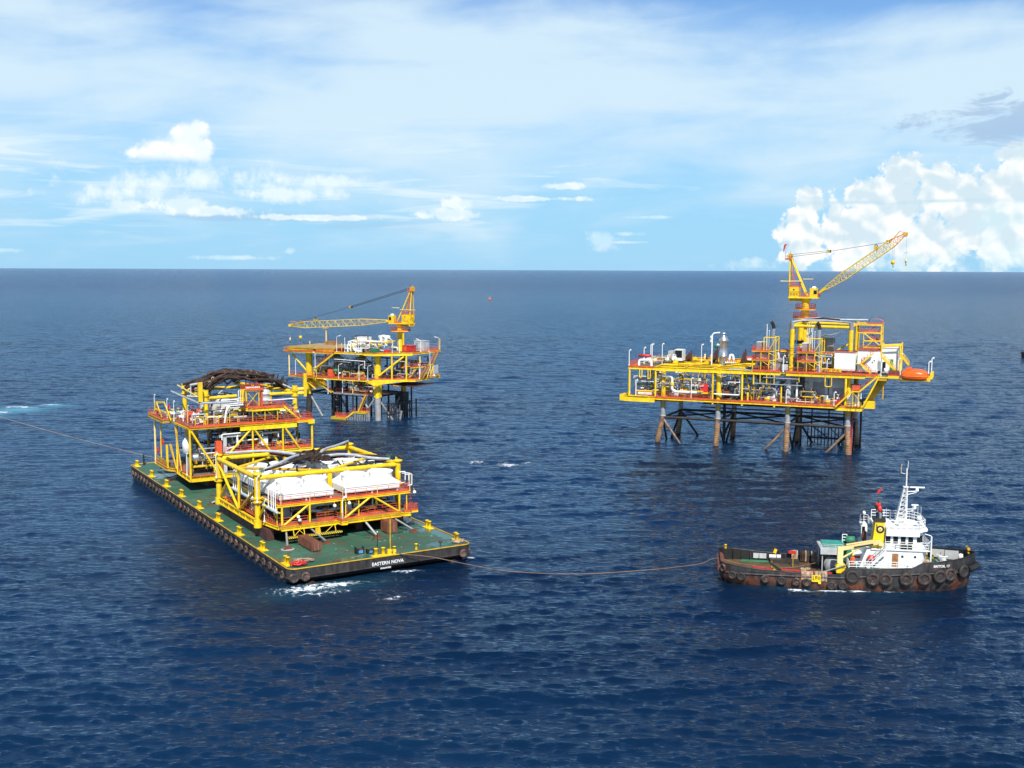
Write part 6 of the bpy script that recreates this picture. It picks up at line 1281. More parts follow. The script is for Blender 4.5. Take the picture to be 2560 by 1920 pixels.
    # lower deck equipment
    b = MB(); b.pipe([(1.0, -1.0, 16.4), (3.4, -1.0, 16.4), (3.4, -1.0, 13.2), (4.2, -1.0, 12.7), (9.4, -.9, 12.7)], .30, MT['railw'], 12, er=.9); b.tube((3.4, -1, 14.3), (3.4, -1, 14.9), .5, Y_, 12); b.build('white_flow_line', P)
    b = MB(); b.pipe([(13.6, -1.0, 12.6), (19.6, -1.0, 12.6), (19.6, -1.0, 17.2)], .17, MT['railw'], 10); b.build('white_flow_line', P)
    for z, a, c in ((17.2, 1.2, 19.6), (16.1, -6.0, -2.6), (14.9, -5.2, -1.0), (15.6, 17.0, 20.0)):
        b = MB(); b.pipe([(a, -1.3, z - .5), (a, -1.3, z), (c, -1.3, z), (c, -1.3, z - .6)], .10, MT['railw'], 8); b.build('pipe', P)
    for z, a, c in ((17.0, 25.2, 33.2), (15.55, 23.2, 34.0)): b = MB(); b.pipe([(a, -2.3, z + .1), (c, -2.3, z)], .14, ST, 8); b.build('cable_tray', P)
    for x in (24.4, 25.9, 27.6): b = MB(); b.box(x, x + .16, -2.3, -2.1, 15.5, 17.8, Y_); b.build('hanger', P)
    for x0, x1, z0 in ((-4.4, -3.8, 15.9), (-2.3, -1.7, 15.7), (39.0, 40.4, 15.6)): b = MB(); b.pipe([(x0, -2.1, 17.8), (x0, -2.1, z0), (x1, -2.1, z0), (x1, -2.1, 17.8)], .13, Y_, 6); b.build('hanger', P)
    for x, z in ((33.2, 16.3), (5, 16.9), (8.6, 16.8), (11, 17.1), (6.6, 17.0), (9.9, 16.4)): tb(P, 'hanger', (x, -1.8, z), (x, -1.8, 17.8), .1, Y_, 6)
    vessel(P, (27.4, 1.0, 11.5), .55, 2.4, 'z', MT['railw'], 'water_tank'); b = MB(); b.box(26.8, 28.1, .2, 1.6, 11.35, 12.2, MT['railw']); b.build('white_locker', P)
    b = MB(); b.box(10.0, 11.9, -.6, 1.4, 12.8, 14.8, MT['red']); b.box(9.9, 12.0, -.7, 1.5, 12.5, 12.8, Y_); b.build('red_skid', P); b = MB(); b.box(-5.0, -1.6, -1.2, -.6, 11.7, 12.3, MT['railw']); b.build('storage_rack', P); b = MB(); b.box(15.6, 17, -.8, .2, 12.6, 13.3, MT['crate']); b.build('storage_box', P)
    for x, m in ((36.6, G_), (37.6, G_), (38.8, MT['lgrey']), (35.2, G_)): cabinet(P, x + .6, .6, 11.3, r, m)
    b = MB(); b.box(41.0, 42.4, -.9, .2, 11.5, 12.4, MT['red']); b.build('red_skid', P)
    b = MB(); b.box(34.0, 36.4, -1.4, .2, 12.9, 13.0, Y_); 
    for x in (34.6, 36.0): b.box(x, x + .15, -1.2, -1.0, 11.3, 12.9, Y_)
    b.box(37.9, 38.9, -1.5, -1.3, 11.4, 13.4, MT['ochre_shade']); b.box(38.05, 38.75, -1.52, -1.28, 11.6, 13.2, MT['dark']); b.build('work_bench', P)
    clutter(P, 51, -6, 12, -.8, 6, 11.3, 5.8, 34, 16, 7, 5, 3, [ST, MT['railw'], MT['lgrey'], G_, MT['ochre_shade'], Y_]); clutter(P, 52, 12, 30, 0, 7, 11.3, 5.8, 28, 12, 5, 5, 3, [ST, G_, MT['dark'], MT['lgrey'], MT['ochre_shade']]); clutter(P, 53, 24, 42, -1, 1.4, 11.3, 2.5, 6, 12, 3, 3, 0, [ST, MT['railw'], MT['lgrey']])
    clutter(P, 54, -6, 45, 9, 16, 11.3, 6, 22, 0, 5, 6, 4, [G_, MT['dark'], MT['lgrey'], MT['ochre_shade']])
    racks(P, 11, -6, 40, -1.2, 4, 12.2, 17.2, 46); racks(P, 12, 23, 40, 0, 5, 19.4, 23, 14); racks(P, 13, -6.5, 3, 2, 8, 19.2, 20.4, 5)
    for a, c in ((-5.0, -1.0), (-.2, 13), (20.8, 29), (30.6, 41)): railing(P, [(a, -2.0, 11.3), (c, -2.0, 11.3)], step=1.6)
    railing(P, [(43.8, -2.4, 11.3), (47, -2.4, 11.3)], m=Y_, step=.8)
    railing(P, [(22.8, -2.0, 18.55), (28.9, -2.0, 18.55)], step=1.2); railing(P, [(30.4, -2.0, 18.55), (39.2, -2, 18.55)], step=1.2); railing(P, [(42.6, -2, 18.55), (49.8, -2, 18.55)], step=1.1)
    for x, y, z, h in ((-7.1, -1.9, 18.6, 3.7), (-5.4, 5, 18.6, 3.9), (-4.2, 6.8, 18.6, 4.6), (-3.8, 6.6, 18.6, 4.7), (-.8, 5, 18.6, 5.0), (7.3, 12, 19.2, 4.0), (29.6, -1.9, 18.5, 3.6), (39.3, -1.9, 18.3, 3.4), (-5.3, -1.9, 11.3, 3.8), (8.3, -1.9, 11.3, 4.8), (30.5, -2.2, 11.3, 3.1), (41.1, -2.2, 11.3, 3.0), (50.9, -1.9, 18.4, 3.2), (54.2, 2, 18.6, 3.4), (54.6, 4, 18.4, 4.6), (61.2, 3.0, 19.0, 3.4), (60.6, 2.6, 19.0, 2.6), (46.9, -2.2, 13.2, 1.8)):
        b = MB(); b.tube((x, y, z), (x, y, z + h), .10, MT['railw'], 6); b.tube((x, y, z), (x, y, z + .3), .17, MT['railw'], 6); o = b.build('floodlight_pole', P)
        b = MB(); b.tube((x, y, z + h), (x + .25, y, z + h + .15), .06, MT['railw'], 5); b.lathe((x + .3, y, z + h - .1), [(0, 0), (.2, .05), (.22, .25), (.1, .38), (0, .4)], MT['railw'], 8); b.build('lamp', o)
    return P
platform_right()
crane('pedestal_crane', 'yellow crane with its boom raised to the right and a red windsock on its mast', RP, 31.65, 15.7, 18.0, 35.0, 1, (22.2, .0, 50.2), -3.95, (-5.2, 47.5), (30.1, 32.2), (43.4, 43.8))
def lifeboat(y, label):
    o = root('lifeboat', label, 'lifeboat', RP.w(57.95, y, 17.75), RP.a, 'enclosed lifeboats at the platform edge')
    secs = [(-2.7, .95, .25, 1.7), (-2.62, 1.15, .1, 1.95), (-1.8, 1.28, 0, 2.1), (0, 1.35, -.1, 2.2), (1.4, 1.25, -.05, 2.05), (2.2, .95, .15, 1.7), (2.65, .5, .45, 1.25), (2.8, .12, .7, .95)]
    b = MB(); N = 16; vs = []
    for x, w, zb, zt in secs:
        for k in range(N):
            a = 2 * math.pi * k / N; ca, sa = math.cos(a), math.sin(a); zc = (zb + zt) / 2; vs.append((x, w * (abs(ca) ** .6) * (1 if ca > 0 else -1), zc + (zt - zb) / 2 * (abs(sa) ** .75) * (1 if sa > 0 else -1)))
    fs = [(i * N + k, i * N + (k + 1) % N, (i + 1) * N + (k + 1) % N, (i + 1) * N + k) for i in range(len(secs) - 1) for k in range(N)]
    b.add(vs, fs, MT['life'], True); b.add(vs[:N], [tuple(range(N))[::-1]], MT['life']); b.add(vs[-N:], [tuple(range(N))], MT['life']); b.build('hull', o)
    b = MB(); b.path([(-2.65, -1.17, .95), (-1.8, -1.32, .92), (0, -1.39, .9), (1.4, -1.3, .9), (2.2, -1.0, .95), (2.7, -.45, 1.0)], .05, MT['foamrubber'], 6); b.build('rub_band', o)
    b = MB(); b.box(-1.9, -.9, -.5, .5, 2.0, 2.5, MT['life']); cn = b.build('helm_cover', o)
    b = MB(); b.box(-.92, -.88, -.4, .4, 2.15, 2.42, MT['glass']); b.build('window', cn)
    b = MB()
    for x in (-2.0, 2.0): b.tube((x, 0, 1.9), (x, 0, 2.6), .06, MT['grey'], 6); b.torus((x, 0, 2.6), .12, .04, MT['grey'], 'y', 8, 5)
    b.build('release_hook', o)
lifeboat(-1.0, 'nearer orange enclosed lifeboat at the right end of the large platform')
lifeboat(3.4, 'orange enclosed lifeboat mostly hidden behind the nearer one')

# ------------------------------------------------------------------ left platform
def platform_left():
    P = root('wellhead_platform', 'smaller yellow offshore platform on dark legs behind the barge', 'platform', LP.o, LP.a)
    D, RB = MT['dark'], MT['redbrown']
    for (x, y), lean in (((0, 0), (.2, 0)), ((-23.6, 0), (-.4, 0)), ((0, 12.8), (.3, .3)), ((-23.6, 12.8), (-.3, .3))):
        b = MB(); b.tube((x + lean[0], y - .2, -2), (x, y, 6.2), .85, MT['grey'] if (x, y) == (0, 0) else D, 18); b.tube((x, y, 6.2), (x, y, 10.5), .78, Y_ if y == 0 else MT['ochre_shade'], 18); b.build('jacket_leg', P)
    for p, q in (((0, 0, 6.6), (-23.6, 0, 6.6)), ((0, 12.8, 6.6), (-23.6, 12.8, 6.6)), ((0, 0, 6.6), (0, 12.8, 6.6)), ((-23.6, 0, 6.6), (-23.6, 12.8, 6.6)), ((-23.3, 0, 5.8), (-18.6, 0, -.8)), ((-.4, 0, 5.6), (-3.2, 3, 1.0)), ((0.2, 1, 5), (2.6, 4, -.8)), ((0, 12.8, 5.8), (-4, 12.8, -.8)), ((-23.6, 12.8, 5.8), (-19, 12.8, -.8)), ((-5.5, 0, 6), (-3.4, 0, 3.2)), ((-1.0, 0, 6), (-3.2, 0, 3.2)), ((3.2, 6, -.8), (3.8, 6, 2.2)), ((0, 11, 5.6), (-1.2, 6, -.6))): tb(P, 'jacket_brace', p, q, .3, D if p[0] != p[0] + 1 and q[2] > 5 else G_, 8)
    # conductors and risers
    r = random.Random(3); spots = [(-21.5, 8), (-20.2, 6), (-19.6, 9.5), (-18.2, 6.5), (-17.4, 9), (-16.2, 3), (-15.0, 6), (-13.0, 8), (-11.4, 4), (-10.2, 8), (-8.8, 5), (-7.2, 7), (-5.6, 3.5), (-4.5, 8), (-2.6, 9)]
    for i, (x, y) in enumerate(spots):
        b = MB(); b.tube((x, y, -1), (x, y, 10.4), .28 if i % 3 else .4, D if i % 4 else MT['grey'], 10)
        if i % 5 == 0: b.torus((x, y, 4.5), .36, .1, MT['railw'], 'z', 10, 5); b.torus((x, y, 2.5), .36, .1, MT['railw'], 'z', 10, 5)
        b.build('conductor', P)
    for k in range(11): x = 1.4 + .0 * k; tb(P, 'fender_post', (2.0 + .05 * k, 1.6 + 1.05 * k, -1), (2.0 + .05 * k, 1.6 + 1.05 * k, 4.6), .17, D, 6)
    b = MB(); b.beam((2.1, 1.4, 4.2), (2.5, 13.0, 4.2), .3, .3, D); b.beam((2.1, 1.4, 1.5), (2.5, 13, 1.5), .3, .3, D); b.tube((2.4, 13.2, -1), (2.4, 13.2, 8.6), .24, D, 8); b.tube((3.2, 14.4, -1), (3.2, 14.4, 4.8), .22, D, 8); b.build('fender_frame', P)
    b = MB(); b.prism([(-1.4, 10.5), (1.2, 10.8), (1.2, 13.6), (-1.4, 13.6)], 3.2, 6.8, D); b.build('leg_node', P)
    # cellar deck
    b = MB(); b.box(-15.0, .5, -.3, 9, 6.85, 7.1, MT['redbrown']); b.box(-15, -.5, -.5, -.25, 6.6, 7.1, G_); b.build('cellar_deck', P)
    b = MB(); b.box(1.5, 10.5, 3, 12.5, 9.6, 9.75, RB); b.box(3.2, 6.0, 2.8, 3.1, 9.4, 9.65, MT['foamrubber']); b.box(6.4, 8.6, 4.8, 5.1, 9.2, 9.45, MT['foamrubber']); b.build('side_platform', P)
    clutter(P, 61, -13.5, -2, .8, 6, 7.1, 2.4, 8, 8, 4, 3, 1, [RB, MT['ochre_shade'], G_]); railing(P, [(-14, -.4, 7.1), (-2, -.4, 7.1)], step=1.5)
    for x in (-10.9, -7.4): tb(P, 'hanger', (x, -1.5, 7.1), (x, -1.5, 11), .10, MT['railw'] if x < -9 else MT['cream'], 6)
    b = MB(); b.lathe((-10.0, 4, 7.1), [(.6, 0), (.6, 2.2), (.3, 2.6), (0, 2.6)], Y_, 10); b.build('wellhead_valve', P)
    # boat landing
    b = MB(); b.box(-13.6, -8.4, -3.4, -1.6, .25, .55, MT['stripe']); b.box(-13.6, -8.4, -3.42, -3.4, -.1, .55, MT['stripe']); b.box(-6.0, -1.8, -3.2, -1.4, 2.1, 2.4, MT['stripe']); b.box(-6.0, -1.8, -3.25, -3.2, 1.9, 2.4, MT['stripe'])
    b.stair((-8.4, -2.6, .5), (-6.0, -2.6, 2.3), .8, Y_, MT['rail'])
    for k in range(22): x = -13.4 + .58 * k; b.box(x - .09, x + .09, -3.1, -2.9, -1.4, .2 if x < -8.4 else (2.0 if x > -6.2 else .9), G_)
    b.beam((-13.6, -3.0, -.2), (-.8, -3.0, -.2), .2, .2, G_); b.box(-.9, -.7, -3.1, -2.9, -1.4, 2.4, G_); b.build('boat_landing', P)
    railing(P, [(-12.0, -3.2, .55), (-8.6, -3.2, .55)], step=.8); railing(P, [(-13.4, -1.7, .55), (-8.6, -1.7, .55)], step=.8); railing(P, [(-5.8, -1.5, 2.4), (-1.8, -1.5, 2.4)], step=.8)
    b = MB(); b.stair((-4.8, -2.2, 2.4), (-3.0, -1.2, 7.0), .8, MT['ochre_shade'], MT['rail']); b.build('stair', P); b = MB(); b.stair((-21.0, -1.2, 10.8), (-14.6, -1.2, 7.0), .9, Y_, MT['rail']); b.build('stair', P)
    b = MB(); b.stair((-24.6, -1.8, 11.2), (-20.0, -1.4, 7.8), .9, Y_, MT['rail']); b.build('stair', P)
    b = MB(); b.beam((-23.1, -1.7, 11.0), (-23.1, -1.7, 7.6), .9, .8, Y_); b.build('bracket_post', P)
    b = MB(); b.prism([(-23.9, -.5), (-17.9, -.5), (-17.9, .3), (-23.9, .3)], 8.2, 10.8, MT['yellow']); b.prism([(-.9, -.6), (.9, -.6), (.9, .6), (-.9, .6)], 6.4, 10.5, Y_); b.build('leg_gusset', P)
    def fx(x): x2 = (x + .242) / 1.484; return (x2, -3 + .733 * (x2 - .5)) if x > .5 else (x, -3.0)
    # lower main deck
    poly = [(-29.3, -2.2), (-26.4, -2.9), (-24.6, -3.0), fx(14.4), (9.6, 17.0), (-29.3, 17.0)]
    b = MB(); b.prism(poly, 11.4, 11.48, MT['grating']); b.build('lower_deck', P)
    for p, q, h, w in (((-29.3, -2.2), (-26.4, -2.9), .35, .3), ((-26.4, -2.9), (-19, -3.0), .4, .3), ((-19, -3.0), (-2.2, -3.0), .62, .36), ((-1.4, -3.0), (.5, -3.0), .7, .36), ((.5, -3.0), fx(14.4), .6, .36), (fx(14.4), (9.6, 17.0), .5, .3), ((-29.3, 17.0), (9.6, 17.0), .5, .3), ((-29.3, -2.2), (-29.3, 17.0), .5, .3)): ibm(P, 'lower_edge_beam', (*p, 11.2), (*q, 11.2), h, w, Y_, 4)
    b = MB(); q1 = fx(3.2); q2 = fx(8); q3 = fx(12)
    b.add([(-2, -3.2, 11.3), (.6, -3.2, 11.3), (.6, -3.2, 10.0), (-2, -3.2, 10.9), (-2, -2.7, 11.3), (.6, -2.7, 11.3), (.6, -2.7, 10.0), (-2, -2.7, 10.9)], [(0, 3, 2, 1), (4, 5, 6, 7), (2, 3, 7, 6), (0, 1, 5, 4), (1, 2, 6, 5), (0, 4, 7, 3)], Y_)
    b.add([(.6, -3.2, 11.5), (q3[0], q3[1] - .2, 11.5), (q3[0], q3[1] - .2, 11.0), (q2[0], q2[1] - .2, 10.7), (.6, -3.2, 9.95), (.6, -2.7, 11.5), (q3[0], q3[1] + .3, 11.5), (q3[0], q3[1] + .3, 11.0), (q2[0], q2[1] + .3, 10.7), (.6, -2.7, 9.95)], [(0, 4, 3, 2, 1), (5, 6, 7, 8, 9), (0, 1, 6, 5), (3, 4, 9, 8), (2, 3, 8, 7)], Y_); b.build('haunch_girder', P)
    b = MB(); b.box(-26, .4, -3.25, -3.2, 11.4, 11.68, O_); b.beam((.5, -3.2, 11.55), (*fx(14.4), 11.55), .05, .28, O_); b.build('toe_board', P)
    for x, y in ((-23.6, 0), (0, 0), (0, 12.8), (-23.6, 12.8)): tb(P, 'main_column', (x, y, 10.5), (x, y, 17.9), .98 if y == 0 else .85, Y_ if y == 0 else MT['ochre_shade'], 18)
    tb(P, 'main_column', (-12.5, 10, 8), (-12.5, 10, 17.6), .7, Y_, 14)
    for x, y in ((-29.2, -2), (-29.2, 15), (9.3, 7.0), (9.3, 15)): tb(P, 'deck_post', (x, y, 11.4), (x, y, 17.6), .2, MT['cream'], 8)
    for x in (6.7, 11.4): tb(P, 'deck_post', (*fx(x), 11.5), (*fx(x), 18.0), .26, Y_, 10)
    for p, q, rr in (((-28.4, -1.6, 17.4), (-23.9, -.4, 12.4), .27), ((*fx(10.6), 17.8), (.9, -.8, 12.4), .27), ((-17.5, 2, 17.2), (-22.5, .5, 11.8), .24), ((-11.5, 9, 17), (-4, 8, 12), .22), ((-4.6, 9, 17), (-11, 9.5, 12), .22), ((9.0, 7, 15.2), (8.2, 3.0, 11.8), .3), ((-13.5, 9, 12), (-20, 9, 16.8), .22)): tb(P, 'truss_diagonal', p, q, rr, Y_ if p[1] < 3 else MT['ochre_shade'], 10)
    b = MB(); b.stair((-12.3, -3.3, 18.1), (-18.3, -3.3, 14.1), .9, Y_, MT['rail']); b.box(-19.4, -18.2, -3.7, -2.8, 13.9, 14.05, Y_)
    for x in (-19.2, -18.3): b.tube((x, -3.5, 11.4), (x, -3.5, 14), .09, Y_, 6)
    b.tube((-19.2, -3.5, 14), (-18.3, -3.5, 12.6), .07, Y_, 5); b.build('stair', P)
    # upper deck
    poly = [(-30.6, -2.6), (-13, -3.0), (-.4, -3.0), (.6, -3.2), fx(13.4), (9.6, 17.4), (-30.6, 17.4)]
    b = MB(); b.prism(poly, 18.3, 18.4, MT['grating']); b.build('upper_deck', P)
    for p, q, h in (((-30.6, -2.6), (-13, -3.0), .3), ((-12.4, -3.1), (-2.4, -3.1), .5), ((-2.4, -3.3), (.6, -3.3), .75), ((.6, -3.3), fx(13.4), .85), (fx(13.4), (9.6, 17.4), .5), ((-30.6, -2.6), (-30.6, 17.4), .4), ((-30.6, 17.4), (9.6, 17.4), .4)): ibm(P, 'upper_edge_beam', (*p, 18.15), (*q, 18.15), h, .34, Y_, 3)
    b = MB(); b.box(-30.4, -13.2, -3.05, -3.0, 18.38, 18.54, O_); b.build('toe_board', P); b = MB(); b.beam((.8, -3.35, 18.5), (*fx(13.2), 18.5), .05, .22, O_); b.build('toe_board', P)
    b = MB(); b.box(-29.0, -12.6, -2.6, 12.5, 19.45, 19.6, MT['helideck']); b.box(-29.1, -12.5, -2.72, -2.6, 19.2, 19.64, MT['ochre_shade'])
    for k in range(9): x = -28.9 + 2 * k; b.box(x - .1, x + .1, -2.65, -2.5, 18.4, 19.4, MT['ochre_shade'])
    b.box(-29, -20, -2.62, -2.56, 18.75, 18.95, Y_); b.box(-17, -12.8, -2.62, -2.56, 18.6, 19.3, Y_); b.box(-19, -17, -2.62, -2.58, 18.5, 19.4, MT['ochre_shade']); b.build('laydown_deck', P)
    b = MB(); b.box(-24.6, -21.2, 8.5, 11, 19.6, 20.6, MT['timber']); b.build('timber_crate', P)
    railing(P, [(-30.5, -2.6, 18.4), (-30.5, 14, 18.4)], m=MT['ochre_shade'])
    tb(P, 'vent_pipe', (-29.6, 8, 18.4), (-29.6, 8, 20.5), .16, MT['cream'], 6)
    # equipment on the upper deck
    def goose(x, y, z, w, h, rr, m): b = MB(); b.pipe([(x, y, z), (x, y, z + h), (x + w, y, z + h), (x + w, y, z + h * .2)], rr, m, 10, er=w * .45); b.build('gooseneck_pipe', P)
    goose(-.8, 3, 18.4, 1.6, 4.4, .42, MT['railw']); goose(-5.6, 0, 18.4, 1.6, 2.5, .22, MT['railw']); goose(-9.0, -1.4, 18.4, 1.0, 1.9, .3, MT['railw']); goose(-3.4, 2, 18.4, 1.1, 3.1, .16, Y_); goose(-9.0, -1.0, 18.4, .8, 2.9, .18, MT['railw'])
    b = MB(); b.pipe([(-7.2, -1.6, 20.0), (-6.2, -1.8, 18.8), (-4.0, -1.8, 18.7)], .34, MT['railw'], 10); b.lathe((-7.0, -1.5, 19.4), [(0, 0), (.5, .1), (.6, .8), (.4, 1.3), (0, 1.4)], MT['cream'], 10); b.build('scraper_launcher', P)
    b = MB(); b.box(-9.8, -6.2, 4, 6, 21.3, 22.3, MT['railw']); b.box(-10.2, -10.0, 3.8, 4.0, 18.4, 22.6, RB); b.box(-6.0, -5.8, 3.8, 4, 18.4, 22.6, RB); b.box(-10.2, -5.8, 3.8, 4.0, 22.5, 22.7, RB); b.build('piping_rack', P)
    b = MB(); b.lathe((-3.0, 5, 22.4), [(0, 0), (.5, .1), (.5, 3.6), (0, 3.8)], MT['railw'], 12, 'x'); b.build('pressure_vessel', P)
    b = MB(); b.box(4.6, 7.4, 5.4, 8.0, 18.5, 20.2, MT['red']); b.box(4.5, 7.5, 5.3, 8.1, 20.2, 20.3, MT['red']); b.box(5.0, 6.0, 5.34, 5.4, 18.7, 20.0, MT['life']); b.build('red_locker', P)
    b = MB(); b.box(5.2, 8.6, 10.4, 13, 18.5, 21.2, MT['lgrey']); b.box(5.1, 8.7, 10.3, 13.1, 21.2, 21.35, MT['lgrey']); b.box(5.6, 6.5, 10.35, 10.4, 18.8, 20.8, G_); b.build('grey_cabin', P)
    b = MB(); b.box(.6, 2.6, .2, 1.8, 18.5, 19.9, MT['blue']); b.build('covered_skid', P); b = MB(); b.box(2.6, 4.2, -.8, .4, 18.5, 19.4, MT['red']); b.build('red_skid', P); b = MB(); b.box(-1.4, 1.0, -1.6, 0, 18.5, 19.6, MT['green']); b.build('covered_skid', P)
    b = MB(); b.box(9.5, 9.7, 16.2, 17.4, 18.5, 21.6, MT['helideck']); b.build('wind_screen', P); b = MB(); b.box(10.2, 10.3, 12.6, 15.0, 12.3, 14.8, MT['lgrey']); b.box(9.6, 10.6, 12.2, 15.6, 11.7, 12.0, MT['ochre_shade']); b.build('louvre_panel', P)
    b = MB(); b.tube((.9, 11.4, 18.4), (.9, 11.4, 23.3), .3, Y_, 10); b.build('crane_ladder_post', P)
    clutter(P, 71, -9.8, 2.6, -1.6, 6, 18.45, 3.0, 22, 26, 6, 4, 2, [ST, MT['railw'], MT['railw'], Y_, MT['cream']]); clutter(P, 72, -11.5, -6, -1, 6, 18.45, 2, 3, 5, 2, 2, 0)
    clutter(P, 73, -22, 0, -1.6, 6, 11.5, 4.5, 16, 12, 8, 6, 4, [ST, MT['lgrey'], G_, RB, MT['dark']]); clutter(P, 74, 1.4, 8.6, 1.5, 12, 11.5, 5.0, 14, 6, 5, 4, 2, [ST, MT['lgrey'], G_, MT['ochre_shade'], RB]); clutter(P, 75, -26, 12, 8, 14, 11.5, 5.5, 14, 0, 8, 8, 4, [G_, MT['dark'], RB])
    racks(P, 14, -26, 1, -1.6, 5, 12.2, 17.2, 26); racks(P, 15, 1.5, 9, 3, 10, 12.2, 17, 10); racks(P, 16, -10, 2, -1, 4, 19.2, 20.6, 7); racks(P, 17, -16, -1, .5, 6, 7.6, 10, 8)
    b = MB(); b.prism([(5.0, 3.4), (8.6, 3.6), (9.6, 7.0), (9.6, 10), (5.0, 9)], 14.5, 14.7, Y_, O_); b.build('mezzanine', P); railing(P, [(5.0, 6, 14.7), (5.0, 3.4, 14.7), (8.6, 3.6, 14.7), (9.6, 7, 14.7)], step=.8)
    b = MB(); b.stair((10.1, 6.6, 11.6), (10.1, 10.4, 15.1), .9, MT['ochre_shade'], MT['rail'], (1, 0, 0)); b.box(9.6, 10.7, 10.3, 11.8, 14.95, 15.1, Y_); b.stair((10.1, 11.6, 15.1), (10.1, 14.8, 18.7), .9, MT['ochre_shade'], MT['rail'], (1, 0, 0)); b.build('stair', P)
    b = MB()
    for x, y in ((10.6, 10.4), (10.6, 11.7)): b.tube((x, y, 11.2), (x, y, 15), .14, Y_, 8)
    b.tube((10.6, 10.4, 14.6), (10.6, 8.6, 11.6), .1, Y_, 6); b.tube((10.6, 11.7, 14.6), (10.6, 10.4, 12.0), .1, Y_, 6); b.build('stair_support', P)
    b = MB(); b.pipe([(-14, -2.2, 16.6), (-2.6, -2.4, 16.4), (-2.6, -2.4, 14.4)], .10, MT['railw'], 8); b.build('pipe', P); b = MB(); b.pipe([(-15, -1.6, 16.0), (-8, -1.6, 15.8)], .14, MT['lgrey'], 8); b.build('pipe', P)
    for x0 in (-10.6, -5.6): b = MB(); b.pipe([(x0, -1.8, 11.5), (x0, -1.8, 13.2), (x0 + 2.4, -1.8, 13.2), (x0 + 2.4, -1.8, 11.5)], .08, Y_, 6); b.build('pipe_hoop', P)
    vessel(P, (-16.2, -.6, 13.2), .55, 3.2, 'x', MT['green'])
    for p in ([(-26, -2.9, 11.5), (-2, -2.9, 11.5)], [(.7, -3, 11.5), (*fx(14.2), 11.5), (9.5, 16.5, 11.5)], [(-29, -2.1, 11.5), (-26.4, -2.8, 11.5)]): railing(P, p, step=1.6, r=.035)
    for p in ([(-12.2, -3.0, 18.4), (-9.4, -3.0, 18.4)], [(*fx(13.2), 18.4), (9.5, 17, 18.4)], [(-30.4, -2.4, 18.4), (-13, -2.8, 18.4)], [(-2, 17, 18.4), (9, 17, 18.4)]): railing(P, p, step=1.6, r=.035)
    for x, y, z, h, dx in ((-26.2, -2.9, 11.6, 4.2, .3), (-28.0, 1, 12, 3.2, .2), (-18.9, -3.3, 14.1, 3.9, -.5), (-10.9, -3.2, 11.3, 3.8, .8), (-3.9, -3.3, 11.2, 4.0, .8), (-.9, -3.4, 11.2, 3.9, .7), (-11.4, -3.2, 18.4, 4.2, .9), (-8.6, -3.3, 18.4, 3.6, .0), (-5.0, -3.3, 18.4, 3.9, .0), (-4.0, -3.3, 18.5, 3.9, .0), (6.4, 1.3, 18.5, 3.3, .0), (9.6, 7.0, 18.5, 3.2, -1.0), (9.7, 16.6, 18.5, 3.3, -1.1), (9.8, 5.9, 11.5, 3.6, -.2), (9.9, 11.2, 15.1, 3.4, -.3), (1.6, 1.0, 18.4, 3.6, -1.1), (4.2, 1.0, 18.4, 3.6, -.6), (-14.6, -3.2, 6.9, 3.6, -.9)): floodlight(P, x, y, z, h, dx if dx else .01)
    for o in P.children:
        zs = [v.co.z for v in o.data.vertices]; xs = [v.co.x for v in o.data.vertices]
        if min(zs) > 17.4 and min(xs) > -13.2: o.location.z += .32
    for x in (-12.0, -10.2, -7.0): tb(P, 'vent_pipe', (x, -2.6, 18.4), (x, -2.6, 21.2), .09, MT['cream'], 6)
    return P
platform_left()
crane('pedestal_crane', 'yellow crane with its boom lowered onto a rest on the smaller platform', LP, -.95, 12.8, 17.6, 26.1, -1, (-39.6, .0, 24.6), -4.1, None, (24.0,), (20.9, 20.2),
      rest=((-26.2, -.2, 19.6), (-26.2, -.2, 24.1)), foot=(-2.5, .2, 26.9))

